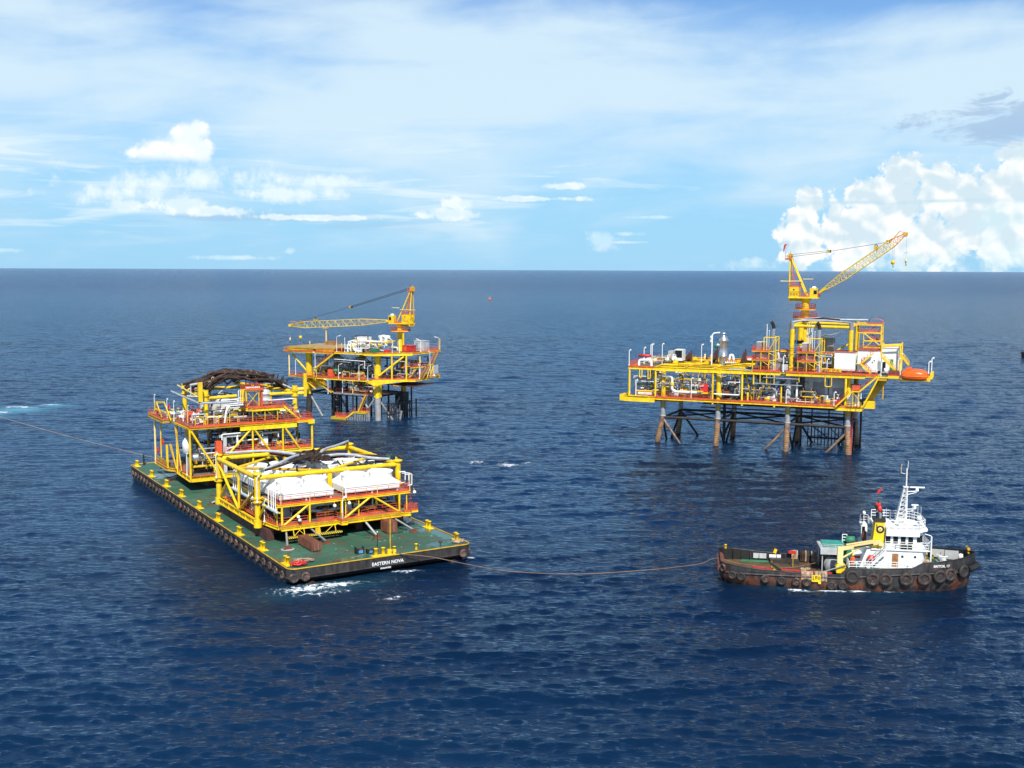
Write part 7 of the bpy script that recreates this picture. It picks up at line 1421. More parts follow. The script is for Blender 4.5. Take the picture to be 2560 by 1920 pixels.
# ------------------------------------------------------------------ tug
def build_tug():
    T = root('tug_boat', 'black and rust hulled tug with white wheelhouse and yellow funnel towing the barge', 'tug', TG.o, TG.a)
    # stations: x, half beam at deck, bulwark top z, half beam at waterline
    st = [(0.0, 3.6, 2.75, 2.6), (.5, 4.3, 2.65, 3.4), (2, 4.75, 2.5, 4.1), (5, 4.9, 2.2, 4.6), (9, 4.95, 2.0, 4.75), (13, 4.95, 1.9, 4.8), (15.3, 4.95, 1.9, 4.8), (16.3, 4.95, 2.85, 4.8), (20, 4.9, 2.9, 4.7), (24.4, 4.7, 3.1, 4.3), (25.8, 4.55, 3.85, 4.0),
          (28, 4.1, 4.0, 3.4), (30, 3.3, 4.15, 2.5), (31.6, 2.3, 4.3, 1.4), (32.8, 1.1, 4.45, .5), (33.3, .25, 4.5, .1)]
    n = len(st)
    def side(e):
        b = MB(); vs = []
        for x, hb, z, hw in st:
            sh = (x - 30) * .35 if x > 30 else 0
            for k, (yy, zz) in enumerate(((hb, z), (hb * 1.0, 1.0), (hw + (hb - hw) * .4, .4), (hw * .97, -.5), (hw * .7, -1.8))):
                xx = x - (max(0, x - 26) * .10) * (1.2 - min(1.2, max(0, zz) / 3.5)) if x > 26 else x + (.6 if x < .4 and zz < 1 else 0)
                vs.append((xx, e * yy, zz))
        fs = [(i * 5 + k, i * 5 + k + 1, (i + 1) * 5 + k + 1, (i + 1) * 5 + k) if e < 0 else (i * 5 + k, (i + 1) * 5 + k, (i + 1) * 5 + k + 1, i * 5 + k + 1) for i in range(n - 1) for k in range(4)]
        b.add(vs, fs, MT['thull'], True)
        # inner bulwark face
        vi = []
        for x, hb, z, hw in st: hb2 = max(.1, hb - .16); zi = 1.0 if x < 16 else 2.7; vi += [(x - .0, e * hb2, z), (x, e * hb2, min(zi, z - .1))]
        fi = [(2 * i, 2 * i + 2, 2 * i + 3, 2 * i + 1) if e < 0 else (2 * i, 2 * i + 1, 2 * i + 3, 2 * i + 2) for i in range(n - 1)]
        b.add(vi, fi, MT['black'] if True else None)
        return b
    b = side(-1); b2 = side(1)
    for i in range(len(b2.f)): pass
    o_ = len(b.v); b.v += b2.v
    for f, mi, sm in zip(b2.f, b2.mi, b2.sm): b.f.append(tuple(i + o_ for i in f)); b.mi.append(b._m(b2.mats[mi])); b.sm.append(sm)
    b.add([(0.0, -3.6, 2.75), (0, 3.6, 2.75), (.0, 3.6, 1.0), (0, -3.6, 1.0)], [(0, 1, 2, 3)], MT['thull']); b.add([(0.0, -3.6, 1.0), (0, 3.6, 1.0), (.6, 2.6, -.5), (.6, -2.6, -.5)], [(0, 1, 2, 3)], MT['thull'])
    b.build('hull', T)
    for e in (-1, 1):
        b = MB(); b.path([(x, e * (hb - .06), z + .02) for x, hb, z, hw in st], .10, MT['black'], 6); b.build('bulwark_cap', T)
        b = MB(); b.path([(x, e * (hb + .06), 1.55 if x < 15 else min(2.5, 1.55 + (x - 15) * .09)) for x, hb, z, hw in st[:-1]], .12, MT['thull'], 6); b.build('rubbing_strake', T)
        b = MB()
        for k in range(26):
            x = .8 + 1.2 * k
            for i in range(n - 1):
                if st[i][0] <= x <= st[i + 1][0]:
                    u = (x - st[i][0]) / (st[i + 1][0] - st[i][0]); hb = st[i][1] + u * (st[i + 1][1] - st[i][1]); z = st[i][2] + u * (st[i + 1][2] - st[i][2]); zi = 1.0 if x < 16 else 2.7
                    b.beam((x, e * (hb - .2), z - .05), (x, e * (hb - .55), zi + .02), .06, .22, MT['black'])
        b.build('bulwark_stay', T)
    b = MB(); pts = [(x, -hb + .12) for x, hb, z, hw in st[:8]] + [(16.3, 4.8)] + [(x, hb - .12) for x, hb, z, hw in st[:7]][::-1]; b.prism(pts, .9, 1.0, MT['tdeck']); b.build('aft_deck', T)
    b = MB(); pts = [(x, -max(.1, hb - .12)) for x, hb, z, hw in st[7:]] + [(x, max(.1, hb - .12)) for x, hb, z, hw in st[7:]][::-1]; b.prism(pts, 2.5, 2.72, MT['tdeckg']); b.build('fore_deck', T)
    b = MB(); b.box(16.25, 16.4, -4.7, 4.7, 1.0, 2.72, MT['black']); b.build('deck_break', T)
    b = MB(); b.lathe((.12, 0, 1.75), [(.5, -3.5), (.55, -3.3), (.55, 3.3), (.5, 3.5)], MT['crate'], 16, 'y'); b.build('stern_roller', T)
    b = MB(); b.beam((4.2, -4.4, 2.35), (14.4, -4.55, 2.05), .16, .16, MT['red']); b.build('red_rail', T); b = MB(); b.beam((9.6, 4.4, 2.4), (10.6, 4.4, 2.4), .3, .35, MT['red']); b.build('red_rail', T)
    b = MB(); b.tube((7.0, 0, 1.0), (7.0, 0, 2.2), .06, MT['ochre_shade'], 6); b.tube((10.0, 2.0, 1.0), (10.0, 2.0, 2.6), .07, MT['ochre_shade'], 6); b.build('guide_pin', T)
    b = MB(); b.box(7.0, 11.0, 3.2, 4.5, 1.0, 1.5, MT['dark']); b.box(3, 7, 3.6, 4.6, 1.01, 1.04, MT['green']); b.box(4.8, 6.6, 4.55, 4.68, 1.3, 2.0, MT['lgrey']); b.box(7.0, 8.6, 4.6, 4.7, 1.3, 1.9, MT['railw']); b.build('deck_gear', T)
    for x, e in ((6.9, -1), (7.6, 1)):
        b = MB(); b.beam((x - .5, e * 4.75, 3.1), (x + .9, e * 4.75, 2.2), .14, .3, MT['black']); b.beam((x + .1, e * 4.6, 2.1), (x + .3, e * 4.6, 2.7), .1, .4, Y_); b.build('hinged_pin', T)
    b = MB(); b.lathe((.9, 4.2, 2.6), [(.18, 0), (.2, .5), (.26, .55), (0, .62)], Y_, 8); b.build('corner_bitt', T)
    # winch and shelter forward of the work deck
    b = MB()
    for x in (13.6, 16.0):
        for y in (-.5, 3.4): b.tube((x, y, 1.0), (x, y, 4.2), .09, MT['lgrey'], 6)
    b.box(13.3, 16.3, -.8, 3.7, 4.2, 4.32, MT['lgrey']); b.box(13.3, 16.3, -.85, -.8, 3.6, 4.3, MT['lgrey']); b.build('winch_shelter', T)
    b = MB(); b.box(13.8, 17.4, .2, 3.9, 4.34, 4.5, MT['teal']); b.build('awning', T)
    railing(T, [(13.3, -.8, 4.3), (16.2, -.8, 4.3)], m=MT['lgrey'], step=1.0, h=.7, toe=MT['lgrey'])
    b = MB(); b.lathe((14.9, -1.9, 2.1), [(0, 0), (1.05, 0), (1.05, .1), (.5, .12), (.5, 1.7), (1.05, 1.72), (1.05, 1.82), (0, 1.82)], MT['grey'], 18, 'y'); b.lathe((14.9, -.1, 2.1), [(.5, 0), (.7, .1), (.7, 1.6), (.5, 1.7)], MT['rope'], 16, 'y'); b.box(14.0, 15.8, -2.1, 1.9, 1.0, 1.5, MT['black']); b.build('towing_winch', T)
    b = MB(); b.tube((12.9, -4.4, 2.0), (16.2, -4.4, 3.2), .09, MT['grey'], 6); b.build('inclined_bar', T)
    # white superstructure
    SUP = MB(); SUP.box(18.9, 25.9, -3.4, 3.4, 2.72, 5.2, W_); SUP.prism([(25.9, -3.4), (26.6, -2.2), (26.6, 2.2), (25.9, 3.4)], 2.72, 5.2, W_); SUP.add([(18.9, -3.4, 2.72), (18.9, 3.4, 2.72), (18.0, 3.4, 2.72), (18.0, -3.4, 2.72), (18.9, -3.4, 5.2), (18.9, 3.4, 5.2)], [(0, 1, 2, 3), (4, 5, 1, 0), (3, 2, 5, 4), (0, 3, 4), (1, 5, 2)], W_)
    dh = SUP.build('deckhouse', T)
    b = MB(); b.box(19.4, 26.8, -3.6, 3.6, 5.2, 5.32, W_); b.build('bridge_deck', T)
    b = MB(); b.box(22.1, 22.9, -3.44, -3.4, 2.95, 4.75, MT['timber']); b.build('door', dh)
    for x, z in ((23.4, 4.4), (25.0, 4.4)):
        b = MB(); b.lathe((x, -3.46, z), [(0, 0), (.16, 0), (.16, .05), (0, .05)], MT['glass'], 10, 'y'); b.build('porthole', dh)
    b = MB(); b.box(24.3, 25.9, -3.43, -3.4, 3.2, 3.7, W_); b.box(25.3, 25.45, -3.46, -3.43, 2.95, 3.2, MT['dark']); b.build('side_panel', dh)
    wh = MB(); wz0, wz1 = 5.32, 7.65
    pl = [(21.25, -2.9), (25.2, -2.9), (26.2, -1.9), (26.2, 1.9), (25.2, 2.9), (21.25, 2.9)]
    wh.prism(pl, wz0, wz1, W_); w_ = wh.build('wheelhouse', T)
    b = MB(); b.prism([(21.3, -3.3), (25.5, -3.3), (26.7, -2.2), (26.7, 2.2), (25.5, 3.3), (20.2, 3.3), (20.2, -1.3), (21.3, -1.3)], 7.6, 7.95, W_); b.add([(21.3, -3.32, 7.05), (25.5, -3.32, 7.05), (25.5, -3.3, 7.62), (21.3, -3.3, 7.62), (21.3, -2.95, 7.05), (25.5, -2.95, 7.05)], [(0, 1, 2, 3), (4, 5, 1, 0)], W_); b.build('roof', w_)
    for x in (21.3, 22.25, 23.2, 24.15): b = MB(); b.box(x, x + .62, -2.94, -2.9, 6.0, 6.95, MT['glass']); b.box(x - .05, x + .67, -2.93, -2.905, 5.95, 7.0, W_); b.build('window', w_)
    b = MB(); b.add([(25.25, -2.88, 6.1), (26.15, -1.98, 6.1), (26.15, -1.98, 7.0), (25.25, -2.88, 7.0)], [(0, 1, 2, 3)], MT['glass']); 
    for y in (-1.6, -.4, .8): b.box(26.2, 26.23, y, y + .85, 6.1, 7.0, MT['glass'])
    b.build('window', w_)
    b = MB(); b.box(23.0, 24.6, -3.3, -2.95, 5.34, 5.95, MT['glass']); b.box(22.6, 23.0, -3.4, -2.95, 5.34, 6.0, W_); b.build('life_raft_rack', T)
    b = MB(); b.box(18.9, 19.7, 2.4, 4.0, 7.0, 7.3, W_); b.prism([(19.0, 2.4), (19.8, 2.4), (20.0, 4.0), (19.2, 4.0)], 5.2, 7.0, W_); b.box(19.1, 19.5, 2.36, 2.4, 5.8, 6.9, MT['glass']); b.build('far_side_casing', T)
    for p in ([(21.2, -3.5, 5.32), (26.7, -3.5, 5.32), (26.9, -1.5, 5.32), (26.9, 3.5, 5.32)], ):
        b = MB(); b.rail(p, MT['railw'], 1.0, .9, .045); b.build('railing', T)
    b = MB(); b.rail([(21.5, -3.2, 7.95), (25.4, -3.2, 7.95), (26.4, -2.0, 7.95), (26.4, 2.0, 7.95), (25.4, 3.3, 7.95), (20.4, 3.3, 7.95)], MT['railw'], 1.15, .8, .045); b.build('roof_railing', T)
    b = MB(); b.rail([(16.5, -4.6, 2.75), (18.4, -4.6, 2.8), (24.6, -4.5, 2.9)], MT['railw'], 1.0, 1.1, .05); b.build('side_railing', T); b = MB(); b.rail([(16.5, 4.6, 2.75), (24.6, 4.5, 2.9)], MT['railw'], 1.0, 1.1, .05); b.build('side_railing', T)
    b = MB(); b.rail([(16.5, -4.6, 2.8), (16.5, -2.5, 2.8)], MT['railw'], 1.0, .6, .06); b.build('end_railing', T)
    b = MB()
    for e in (-.6, .6): b.tube((27.0, -3.2 + e * .3, 2.75), (27.0, -3.2 + e * .3, 7.2), .06, MT['railw'], 6)
    b.tube((27.0, -3.0, 7.2), (26.2, -2.9, 7.4), .06, MT['railw'], 6); b.tube((26.9, -3.4, 6.6), (26.0, -3.3, 5.6), .05, MT['railw'], 5); b.build('ladder', T)
    b = MB(); b.stair((18.9, -3.9, 2.8), (21.2, -3.9, 5.2), .6, W_, MT['railw']); b.build('stair', T)
    b = MB(); b.lathe((19.4, -3.75, 4.05), [(0, -.2), (.42, -.15), (.52, 0), (.42, .15), (0, .2)], MT['red'], 16, 'y'); b.lathe((19.4, -3.98, 4.05), [(0, 0), (.14, 0), (.14, .03), (0, .03)], W_, 8, 'y'); b.build('hose_drum', T)
    b = MB(); b.lathe((24.2, -4.55, 3.0), [(0, -.3), (.3, -.28), (.36, 0), (.3, .28), (0, .3)], W_, 12, 'y') if False else None; b.box(24.0, 25.5, -4.4, -3.7, 2.75, 3.4, W_); b.lathe((26.5, -3.4, 3.2), [(0, 0), (.4, .05), (.45, .6), (.3, .9), (0, .95)], MT['bundle'], 10); b.build('liferaft_canister', T)
    # funnel
    F_ = MB(); y0 = -3.0
    def fr(z, x0, x1, ya, yb): return [(x0, ya, z), (x1, ya, z), (x1, yb, z), (x0, yb, z)]
    vs = fr(5.2, 19.5, 20.95, -3.15, -1.5) + fr(8.85, 19.9, 21.1, -3.15, -1.5)
    F_.add(vs, [(0, 1, 5, 4), (1, 2, 6, 5), (2, 3, 7, 6), (3, 0, 4, 7), (4, 5, 6, 7)], MT['funnel']); fo = F_.build('funnel', T)
    b = MB(); b.add(fr(8.85, 19.7, 21.2, -3.25, -1.4) + fr(9.3, 19.85, 21.15, -3.2, -1.45), [(0, 1, 5, 4), (1, 2, 6, 5), (2, 3, 7, 6), (3, 0, 4, 7), (4, 5, 6, 7), (3, 2, 1, 0)], MT['black']); b.build('funnel_cap', fo)
    for x, y, h, m in ((20.2, -2.6, 1.6, MT['black']), (20.7, -2.2, 1.4, MT['black']), (20.5, -2.8, .9, MT['steel'])):
        b = MB(); b.path([(x, y, 9.2), (x, y, 9.2 + h * .7), (x - .15, y, 9.2 + h), (x - .45, y, 9.2 + h * 1.15)], .2, m, 8); b.build('exhaust_pipe', fo)
    b = MB(); b.lathe((20.4, -2.9, 10.1), [(0, 0), (.25, .1), (.32, .4), (.2, .8), (0, .9)], MT['red'], 10); b.box(20.0, 20.6, -2.5, -2.0, 10.6, 11.2, MT['red']); b.tube((20.3, -2.4, 10), (20.3, -2.4, 11.6), .05, MT['dark'], 5); b.build('fire_monitor', fo)
    # funnel emblem: ring with an upright stroke and a patterned disc
    ex, ez, ey = 20.52, 7.85, -3.165
    b = MB(); b.lathe((ex, ey - .02, ez), [(.42, 0), (.52, 0), (.52, .02), (.42, .02)], MT['black'], 28, 'y'); b.lathe((ex, ey - .014, ez), [(.0, 0), (.40, 0), (.40, .01), (0, .01)], MT['lgrey'], 28, 'y'); b.lathe((ex, ey - .022, ez), [(.24, 0), (.28, 0), (.28, .01), (.24, .01)], MT['cream'], 24, 'y'); b.lathe((ex, ey - .026, ez), [(.0, 0), (.17, 0), (.17, .01), (0, .01)], MT['funnel'], 18, 'y')
    b.box(ex - .50, ex - .40, ey - .022, ey - .002, ez, ez + .72, MT['black']); b.box(ex - .06, ex + .06, ey - .036, ey - .027, ez - .07, ez + .07, MT['dark']); b.build('funnel_emblem', fo)
    # mast
    b = MB()
    for e in (-.45, .45): b.tube((22.9, e, 7.95), (23.95, e * .5, 13.0), .09, MT['railw'], 8); b.tube((24.3, e, 7.95), (24.3, e * .5, 13.0), .09, MT['railw'], 8)
    for k in range(9):
        u = k / 8; z = 8.2 + 4.8 * u; xa = 22.9 + 1.05 * u; b.tube((xa, -.45, z), (24.3, -.45 + .2 * u, z), .045, MT['railw'], 5); b.tube((xa, .4, z), (24.3, .4 - .2 * u, z), .045, MT['railw'], 5)
        if k < 8: b.tube((xa, -.45, z), (24.3, -.45, z + .6), .035, MT['railw'], 5)
    b.box(23.8, 24.5, -.4, .4, 13.0, 13.1, MT['railw']); b.tube((24.2, 0, 13), (24.2, 0, 15.5), .10, MT['railw'], 8); b.tube((24.3, 0, 15.4), (24.35, 0, 16.5), .04, MT['railw'], 6); b.tube((24.0, 0, 14.8), (23.5, 0, 14.9), .04, MT['railw'], 5); b.path([(23.5, 0, 14.9), (23.45, 0, 15.6), (23.55, 0, 16.1)], .04, MT['cream'], 5)
    for z in (13.8, 14.4, 15.0): b.lathe((24.45, 0, z), [(0, 0), (.12, 0), (.12, .22), (0, .24)], MT['black'], 6)
    b.build('mast', T)
    for x0, z, L in ((25.6, 12.5, 1.9), (25.4, 10.1, .9)):
        b = MB(); b.tube((24.3, 0, z - .1), (x0, 0, z), .07, MT['railw'], 6); b.tube((24.0, 0, z - .6), (x0, 0, z - .15), .05, MT['railw'], 6); b.lathe((x0, 0, z), [(.2, 0), (.2, .35), (.1, .42), (0, .42)], MT['railw'], 8); b.box(x0 - L / 2, x0 + L / 2, -.1, .1, z + .45, z + .6, MT['railw']); b.build('radar_scanner', T)
    for x in (21.3, 24.9, 25.6, 26.0): tb(T, 'whip_antenna', (x, -2.6 if x < 22 else -1, 7.95), (x, -2.6 if x < 22 else -1, 10.6), .025, MT['railw'], 4)
    for x, y, z, rr in ((25.7, -1.6, 8.9, .32), (19.4, 3.2, 8.4, .25), (23.3, -1.5, 8.6, .26)): b = MB(); b.tube((x, y, 7.95), (x, y, z), .05, MT['railw'], 5); b.lathe((x, y, z), [(0, 0), (rr, .1), (rr, rr * 1.2), (rr * .6, rr * 1.9), (0, rr * 2)], W_, 10); b.build('antenna_dome', T)
    b = MB(); b.rail([(19.0, 3.6, 7.3), (20.0, 3.6, 7.3), (20.0, 2.4, 7.3)], MT['railw'], 1.0, .6, .04); b.tube((19.2, 3, 7.3), (19.2, 3, 9.0), .04, MT['black'], 5); b.build('railing', T)
    b = MB(); b.tube((19.9, -2.2, 12.5), (20.5, -2.2, 13.2), .02, MT['dark'], 4); b.add([(20.0, -2.2, 12.3), (20.5, -2.15, 12.6), (20.75, -2.25, 13.4), (20.2, -2.2, 12.8)], [(0, 1, 2, 3)], MT['red']); b.tube((20.2, -2.2, 9.3), (20.3, -2.2, 12.6), .02, MT['dark'], 4); b.build('flag', T)
    # hydraulic deck crane
    b = MB(); b.box(15.0, 16.1, -4.2, -3.0, 2.0, 3.1, Y_); b.box(14.9, 16.2, -4.25, -2.95, 2.72, 2.9, Y_); b.lathe((15.5, -3.6, 3.1), [(.45, 0), (.38, .4), (.38, .7)], MT['cream'], 10); b.box(15.1, 15.8, -4.0, -3.3, 3.3, 5.3, MT['cream']); b.build('deck_crane_base', T)
    b = MB(); b.beam((15.2, -3.6, 5.1), (20.6, -3.6, 6.3), .45, .5, MT['cream']); b.beam((16.2, -3.6, 5.75), (19.6, -3.6, 6.45), .2, .16, MT['cream']); b.beam((17.2, -3.9, 5.5), (19.6, -3.9, 6.0), .05, .16, MT['black']); b.tube((15.7, -3.6, 3.9), (18.0, -3.6, 5.35), .13, MT['cream'], 8); b.tube((16.0, -3.4, 5.6), (17.3, -3.4, 6.1), .16, MT['black'], 8); b.box(20.3, 20.9, -3.9, -3.3, 5.8, 6.2, MT['cream']); b.build('deck_crane_arm', T)
    b = MB(); b.box(17.4, 18.6, -1.6, 0, 2.75, 4.2, MT['railw']); b.box(17.4, 18.6, -1.62, -1.6, 3.5, 3.8, MT['red']); b.build('deck_locker', T)
    for x, y, rr in ((17.7, 2.6, .55), (19.0, 1.2, .0)):
        if rr: b = MB(); b.lathe((x - .7, y, 4.9), [(0, 0), (rr, .1), (rr, 1.2), (0, 1.3)], MT['green'], 14, 'x'); b.box(x - .9, x + .9, y - .5, y + .5, 2.75, 4.5, MT['green']); b.build('green_tank', T)
    b = MB(); b.rail([(16.6, 2.8, 4.4), (17.2, 2.8, 4.4)], MT['railw'], 1.2, .6, .06); b.build('railing', T)
    b = MB(); b.box(18.9, 19.4, .5, 1.2, 5.3, 6.6, MT['crate']); b.build('vent_trunk', T)
    # fore deck gear
    b = MB()
    for y in (-.9, .9): b.lathe((29.2, y - .3, 3.35), [(0, 0), (.4, .02), (.4, .1), (.2, .12), (.2, .5), (.4, .52), (.4, .6), (0, .62)], MT['lgrey'], 12, 'y')
    b.box(28.6, 29.9, -1.4, 1.4, 2.72, 3.0, MT['lgrey']); b.beam((28.5, -.8, 3.0), (29.6, -.4, 3.9), .1, .1, MT['railw']); b.beam((28.6, .8, 3.9), (30.0, .4, 3.0), .1, .1, MT['railw']); b.tube((28.8, 0, 3.7), (29.9, 0, 3.8), .09, MT['railw'], 6); b.build('anchor_windlass', T)
    b = MB(); b.box(31.4, 32.2, .4, 1.2, 2.72, 3.1, MT['red']); b.lathe((31.7, .8, 3.1), [(.2, 0), (.35, .3), (.3, .9), (0, 1.0)], MT['railw'], 10); b.build('deck_monitor', T)
    b = MB(); b.tube((32.6, 1.0, 2.7), (32.6, 1.0, 5.0), .16, MT['black'], 8); b.tube((32.6, .4, 4.8), (32.6, 1.6, 4.8), .2, MT['ochre_shade'], 8); b.tube((32.6, .4, 4.3), (32.6, 1.6, 4.3), .12, MT['ochre_shade'], 8); b.build('bow_bitt', T)
    for x, y in ((27.8, 3.0), (28.6, 3.0)): b = MB(); b.lathe((x, y, 2.72), [(.16, 0), (.16, .5), (.22, .52), (0, .6)], MT['ochre_shade'], 8); b.build('bollard', T)
    b = MB()
    for i in range(11, 14): x, hb, z, hw = st[i]; b.add([(x - 1.6, hb - .1, 2.9), (x + .1, hb - .35, 2.9), (x + .1, hb - .35, z - .15), (x - 1.6, hb - .1, z - .15)], [(0, 1, 2, 3)], MT['lgrey'])
    b.build('inner_bulwark_panel', T)
    b = MB()   # big cylindrical bow fender
    P_ = [(32.0, -2.2, 2.75), (33.0, -1.4, 2.85), (33.5, -.5, 2.9), (33.6, 0, 2.9), (33.5, .5, 2.9), (33.0, 1.4, 2.85), (32.0, 2.2, 2.75)]; b.path(P_, .42, MT['black'], 12); b.build('bow_fender', T)
    # names
    text_mesh('BRITOIL 17', .44, MT['railw'], 'name_lettering', T, (27.15, -4.36, 3.32), (1, .22, .03), (0, -.05, 1), bold=.012, depth=.02)
    b = MB(); b.box(11.75, 12.9, -5.16, -5.1, .95, 1.85, MT['funnel']); b.box(12.6, 12.95, -5.17, -5.1, .7, .96, MT['funnel'])
    pm = b.build('yellow_placard', T); b = MB()
    for x0, x1, z0, z1 in ((11.9, 11.97, 1.2, 1.7), (11.9, 12.1, 1.2, 1.27), (12.2, 12.27, 1.3, 1.72), (12.4, 12.47, 1.3, 1.72), (12.2, 12.47, 1.66, 1.73), (12.2, 12.47, 1.48, 1.54), (12.6, 12.67, 1.25, 1.7), (12.75, 12.82, 1.25, 1.7)): b.box(x0, x1, -5.19, -5.17, z0, z1, MT['black'])
    b.build('placard_marking', pm)
    b = MB()
    for k in range(12): b.box(3.6 + .22 * k, 3.72 + .22 * k, -4.98, -4.93, 1.72, 1.88, MT['black']) if k != 7 else None
    b.build('small_stern_lettering', T)
    return T
build_tug()
# bundles lashed on the tug's bulwarks
def bundle(x0, x1, y, z0, h, label, seed, m):
    r = random.Random(seed); b = MB(); n = max(3, int((x1 - x0) / .16))
    for k in range(n):
        x = (k + .5) * (x1 - x0) / n; b.path([(x, -.22, -.1 * r.random()), (x + r.uniform(-.04, .04), -.26, h * .5), (x, -.2, h * .93), (x, .05, h + r.uniform(-.05, .08)), (x, .3, h * .85), (x, .32, .1)], .09 * r.uniform(.8, 1.2), m if r.random() < .7 else MT['rope'], 6)
    o = b.build('rope_bundle'); o.location = TG.w(x0, y, z0); o.rotation_euler = (0, 0, TG.a); tag(o, label, 'rope bundle', 'rope bundles draped over the tug bulwarks')
bundle(10.4, 11.9, -4.75, 1.15, 1.05, 'brown rope bundle over the near bulwark, beside the yellow placard', 1, MT['bundle'])
bundle(12.1, 13.7, -4.75, 1.1, 1.15, 'pale rope bundle over the near bulwark, just forward of the brown one', 2, MT['rope'])
bundle(10.0, 10.9, 4.6, 1.2, 1.35, 'brown rope bundle at the left end of the row on the far bulwark', 3, MT['bundle'])
bundle(11.2, 12.4, 4.6, 1.2, 1.35, 'darker brown rope bundle, second from the left on the far bulwark', 4, MT['sling'])
bundle(12.7, 14.9, 4.6, 1.2, 1.3, 'long pale rope bundle at the right end of the far bulwark row', 5, MT['bundle'])
o = MB(); o.torus((0, 0, .12), .35, .1, MT['rope'], 'z', 14, 6); o.torus((.7, .2, .12), .3, .09, MT['rope'], 'z', 14, 6); o = o.build('rope_coil'); o.location = TG.w(11.2, .4, 1.0); tag(o, 'small white rope coils on the rusty work deck beside the tow line', 'rope')
# tyres of the tug
def tug_tyres():
    def mk(R_, r_): return tyre_mesh('t', R_, r_, MT['tyre']).build('tyre_fender')
    small = mk(.42, .17); big = mk(.66, .26); us = ub = False
    aft = [(.30, 2.05, 'tyre on the rounded stern quarter of the tug', -1.0), (1.5, 1.25, 'first of two tyres close together near the tug stern', -.3), (2.65, 1.15, 'second of two tyres close together near the tug stern', -.15), (5.8, 1.0, 'lone small tyre on the rusty hull below the stern lettering', 0),
           (7.9, .85, 'small tyre on the tug side midway along the work deck', 0), (9.8, .8, 'small tyre left of the yellow placard, farther one', 0), (11.1, .78, 'small tyre just left of the yellow placard', 0), (14.3, .5, 'low small tyre near the water right of the placard', 0), (15.7, .55, 'low small tyre near the water under the hull step', 0)]
    fwd = [(16.9, 1.85, 'big tyre at the left end of the forward row', 0), (19.5, 1.6, 'big tyre below the deckhouse stair, left of a close pair', 0), (21.1, 1.65, 'big tyre below the deckhouse door, right of a close pair', 0), (23.7, 1.75, 'big tyre below the porthole wall of the deckhouse', .05),
           (26.0, 1.85, 'big tyre below the front end of the deckhouse', .12), (28.0, 2.15, 'big tyre below the white name lettering', .25), (29.4, 2.3, 'big tyre just forward of the name lettering', .4), (31.3, 2.55, 'big tyre on the curve of the tug bow', .7)]
    hb = lambda x: float(np.interp(x, [0, .5, 2, 5, 9, 13, 20, 24.4, 25.8, 28, 30, 31.6, 32.8], [3.9, 4.35, 4.75, 4.9, 4.95, 4.95, 4.9, 4.7, 4.55, 4.1, 3.3, 2.3, 1.1]))
    for lst, src, g, rr in ((aft, small, 'small tyres along the after hull of the tug', .17), (fwd, big, 'big tyres along the forward hull of the tug', .26)):
        first = True
        for x, z, lab, yaw in lst:
            o = src if first else src.copy()
            if not first: COL.objects.link(o)
            first = False; o.location = TG.w(x, -(hb(x) + rr * .6), z); o.rotation_euler = (rnd.uniform(-.05, .05), 0, TG.a + R(90) + yaw); tag(o, lab, 'tyre', g)
tug_tyres()

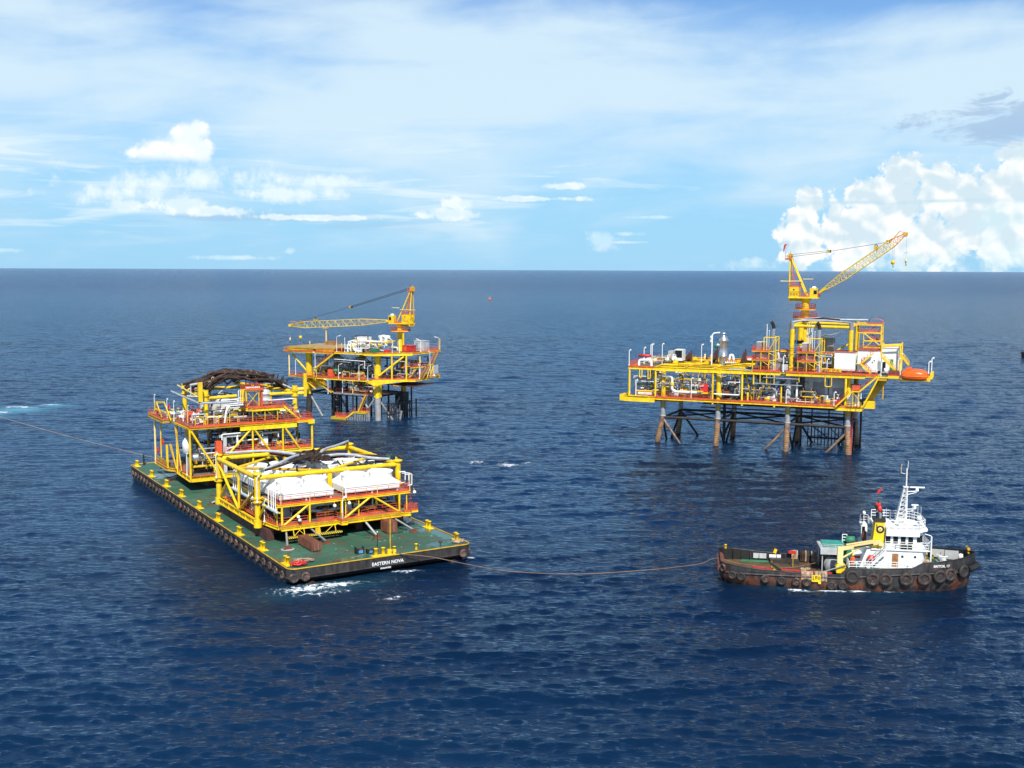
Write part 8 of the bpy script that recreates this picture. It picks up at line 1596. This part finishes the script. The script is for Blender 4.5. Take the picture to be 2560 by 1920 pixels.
# person in orange overalls on the tug's side deck
def person(loc, rz, label, arm):
    root_p = root('person', label, 'person', loc, rz)
    V = [(0, 0, .98), (0, 0, 1.15), (0, 0, 1.38), (0, .02, 1.50), (0, .03, 1.56), (-.11, 0, .90), (-.13, .03, .50), (-.14, -.02, .09), (-.14, .13, .04), (.11, 0, .90), (.13, .03, .50), (.14, -.02, .09), (.14, .13, .04),
         (-.20, 0, 1.42), (-.27, -.02, 1.15), (-.25, .12 + arm, .95), (.20, 0, 1.42), (.28, -.02, 1.16), (.27, .14, .94), (0, .05, 1.66), (0, .05, 1.74)]
    E = [(0, 1), (1, 2), (2, 3), (3, 4), (4, 19), (19, 20), (0, 5), (5, 6), (6, 7), (7, 8), (0, 9), (9, 10), (10, 11), (11, 12), (2, 13), (13, 14), (14, 15), (2, 16), (16, 17), (17, 18)]
    rad = [.15, .15, .16, .09, .06, .105, .075, .06, .045, .105, .075, .06, .045, .08, .06, .045, .08, .06, .045, .095, .085]
    me = bpy.data.meshes.new('body'); me.from_pydata(V, E, []); o = bpy.data.objects.new('body', me); COL.objects.link(o); o.parent = root_p
    sk = o.modifiers.new('skin', 'SKIN'); 
    if not me.skin_vertices: me.skin_vertices.new()
    for i, r_ in enumerate(rad): me.skin_vertices[0].data[i].radius = (r_, r_); me.skin_vertices[0].data[i].use_root = (i == 0)
    o.modifiers.new('sub', 'SUBSURF').levels = 1; me.materials.append(MT['overall'])
    dg = bpy.context.evaluated_depsgraph_get(); m2 = bpy.data.meshes.new_from_object(o.evaluated_get(dg)); o.modifiers.clear(); o.data = m2
    m2.materials.clear(); m2.materials.append(MT['overall']); m2.materials.append(MT['skin']); m2.materials.append(MT['black'])
    for p in m2.polygons:
        z = p.center.z; p.material_index = 1 if (z > 1.56 or (abs(p.center.x) > .2 and z < 1.0)) else 2 if z < .12 else 0; p.use_smooth = True
    b = MB()   # hands: palm, four fingers and a thumb
    for s, hx, hy, hz in ((-1, -.25, .14 + arm, .93), (1, .27, .16, .92)):
        b.lathe((hx, hy, hz - .08), [(0, 0), (.028, .01), (.034, .06), (.026, .1)], MT['skin'], 8)
        for k in range(4): fx = hx + s * (.022 - .015 * k); L = (.05, .062, .066, .058)[k]; b.path([(fx, hy, hz - .07), (fx, hy + .008, hz - .07 - L * .5), (fx, hy + .025, hz - .07 - L)], .009, MT['skin'], 5)
        b.path([(hx - s * .02, hy + .01, hz - .03), (hx - s * .045, hy + .03, hz - .06), (hx - s * .045, hy + .04, hz - .09)], .010, MT['skin'], 5)
    b.build('hands', root_p)
    b = MB(); b.lathe((0, .05, 1.72), [(.15, -.01), (.15, .005), (.125, .01), (.12, .07), (.08, .12), (0, .14)], MT['funnel'], 14); b.build('helmet', root_p)
    b = MB()
    for e in (-.035, .035): b.lathe((e, .135, 1.68), [(0, -.004), (.012, 0), (0, .006)], MT['black'], 6, 'y')
    b.lathe((0, .14, 1.645), [(.0, -.01), (.014, 0), (0, .025)], MT['skin'], 6, 'y'); b.beam((-.03, .138, 1.605), (.03, .138, 1.605), .008, .008, MT['redbrown']); b.build('face', root_p)
person(TG.w(17.05, -3.9, 2.72), TG.a + R(200), 'person in orange overalls and yellow helmet standing by the white railing of the tug', .04)

# ------------------------------------------------------------------ tow lines, buoy and the boat at the frame edge
def line(name, label, pts, r, m):
    P_ = [Vector(p) for p in pts]; out = []
    for i in range(len(P_) - 1):
        a, b_, c, d = P_[max(0, i - 1)], P_[i], P_[i + 1], P_[min(len(P_) - 1, i + 2)]
        for k in range(10):
            t_ = k / 10; out.append(.5 * ((2 * b_) + (-a + c) * t_ + (2 * a - 5 * b_ + 4 * c - d) * t_ ** 2 + (-a + 3 * b_ - 3 * c + d) * t_ ** 3))
    out.append(P_[-1]); b = MB(); b.path(out, r, m, 6); o = b.build(name); tag(o, label, 'rope')
line('tow_line', 'brown tow line sagging from the bow of the barge to the stern of the tug',
     [BG.w(14.9, 1.1, 2.75), BG.w(16.0, -.15, 2.42), (-11.2, 150.6, 1.75), (-5.5, 149.0, 1.05), (0.1, 147.6, .55), (9.2, 147.0, .42), (18.6, 147.6, .85), TG.w(-3, 0, 1.25), TG.w(-.5, 0, 2.2), TG.w(3, .2, 1.5), TG.w(9, .5, 1.15), TG.w(14.4, .8, 2.4)], .055, MT['hawser'])
line('stern_line', 'thin pale line running from behind the farther module to the left edge', [BG.w(7.0, 90.5, 2.6), (-87, 239.8, 2.2), (-103.5, 257.2, 1.95), (-120, 274.6, 1.9), (-136.6, 292.1, 2.0), (-153, 309.5, 2.4)], .06, MT['rope'])
bu = root('marker_buoy', 'tiny orange buoy floating far off in the open sea', 'buoy', (-30.7, 1522, 0)); b = MB(); b.lathe((0, 0, -.8), [(0, 0), (1.6, .4), (2.1, 1.4), (1.5, 2.6), (.5, 3.1), (0, 3.2)], MT['life'], 14); b.build('float', bu); b = MB(); b.tube((0, 0, 2.2), (0, 0, 4.2), .14, MT['cream'], 6); b.lathe((0, 0, 4.0), [(0, 0), (.3, .1), (.3, .5), (0, .6)], MT['cream'], 8); b.build('top_mark', bu)
sb = root('support_boat', 'dark red boat hull barely entering at the right edge of the sea', 'boat', (252.7, 540, 0), R(8)); b = MB()
b.add([(-2.6, -1.6, 2.3), (-1.8, -2, -.4), (9, -2, -.4), (9.6, -2, 1.9), (-2.6, 1.6, 2.3), (-1.8, 2, -.4), (9, 2, -.4), (9.6, 2, 1.9)], [(0, 1, 2, 3), (7, 6, 5, 4), (4, 5, 1, 0), (3, 2, 6, 7), (0, 3, 7, 4), (1, 5, 6, 2)], MT['redbrown']); b.build('hull', sb)
b = MB(); b.box(3, 7, -1.2, 1.2, 2.0, 3.6, W_); b.box(3.3, 6.6, -1.22, -1.2, 2.7, 3.3, MT['glass']); b.build('cabin', sb)
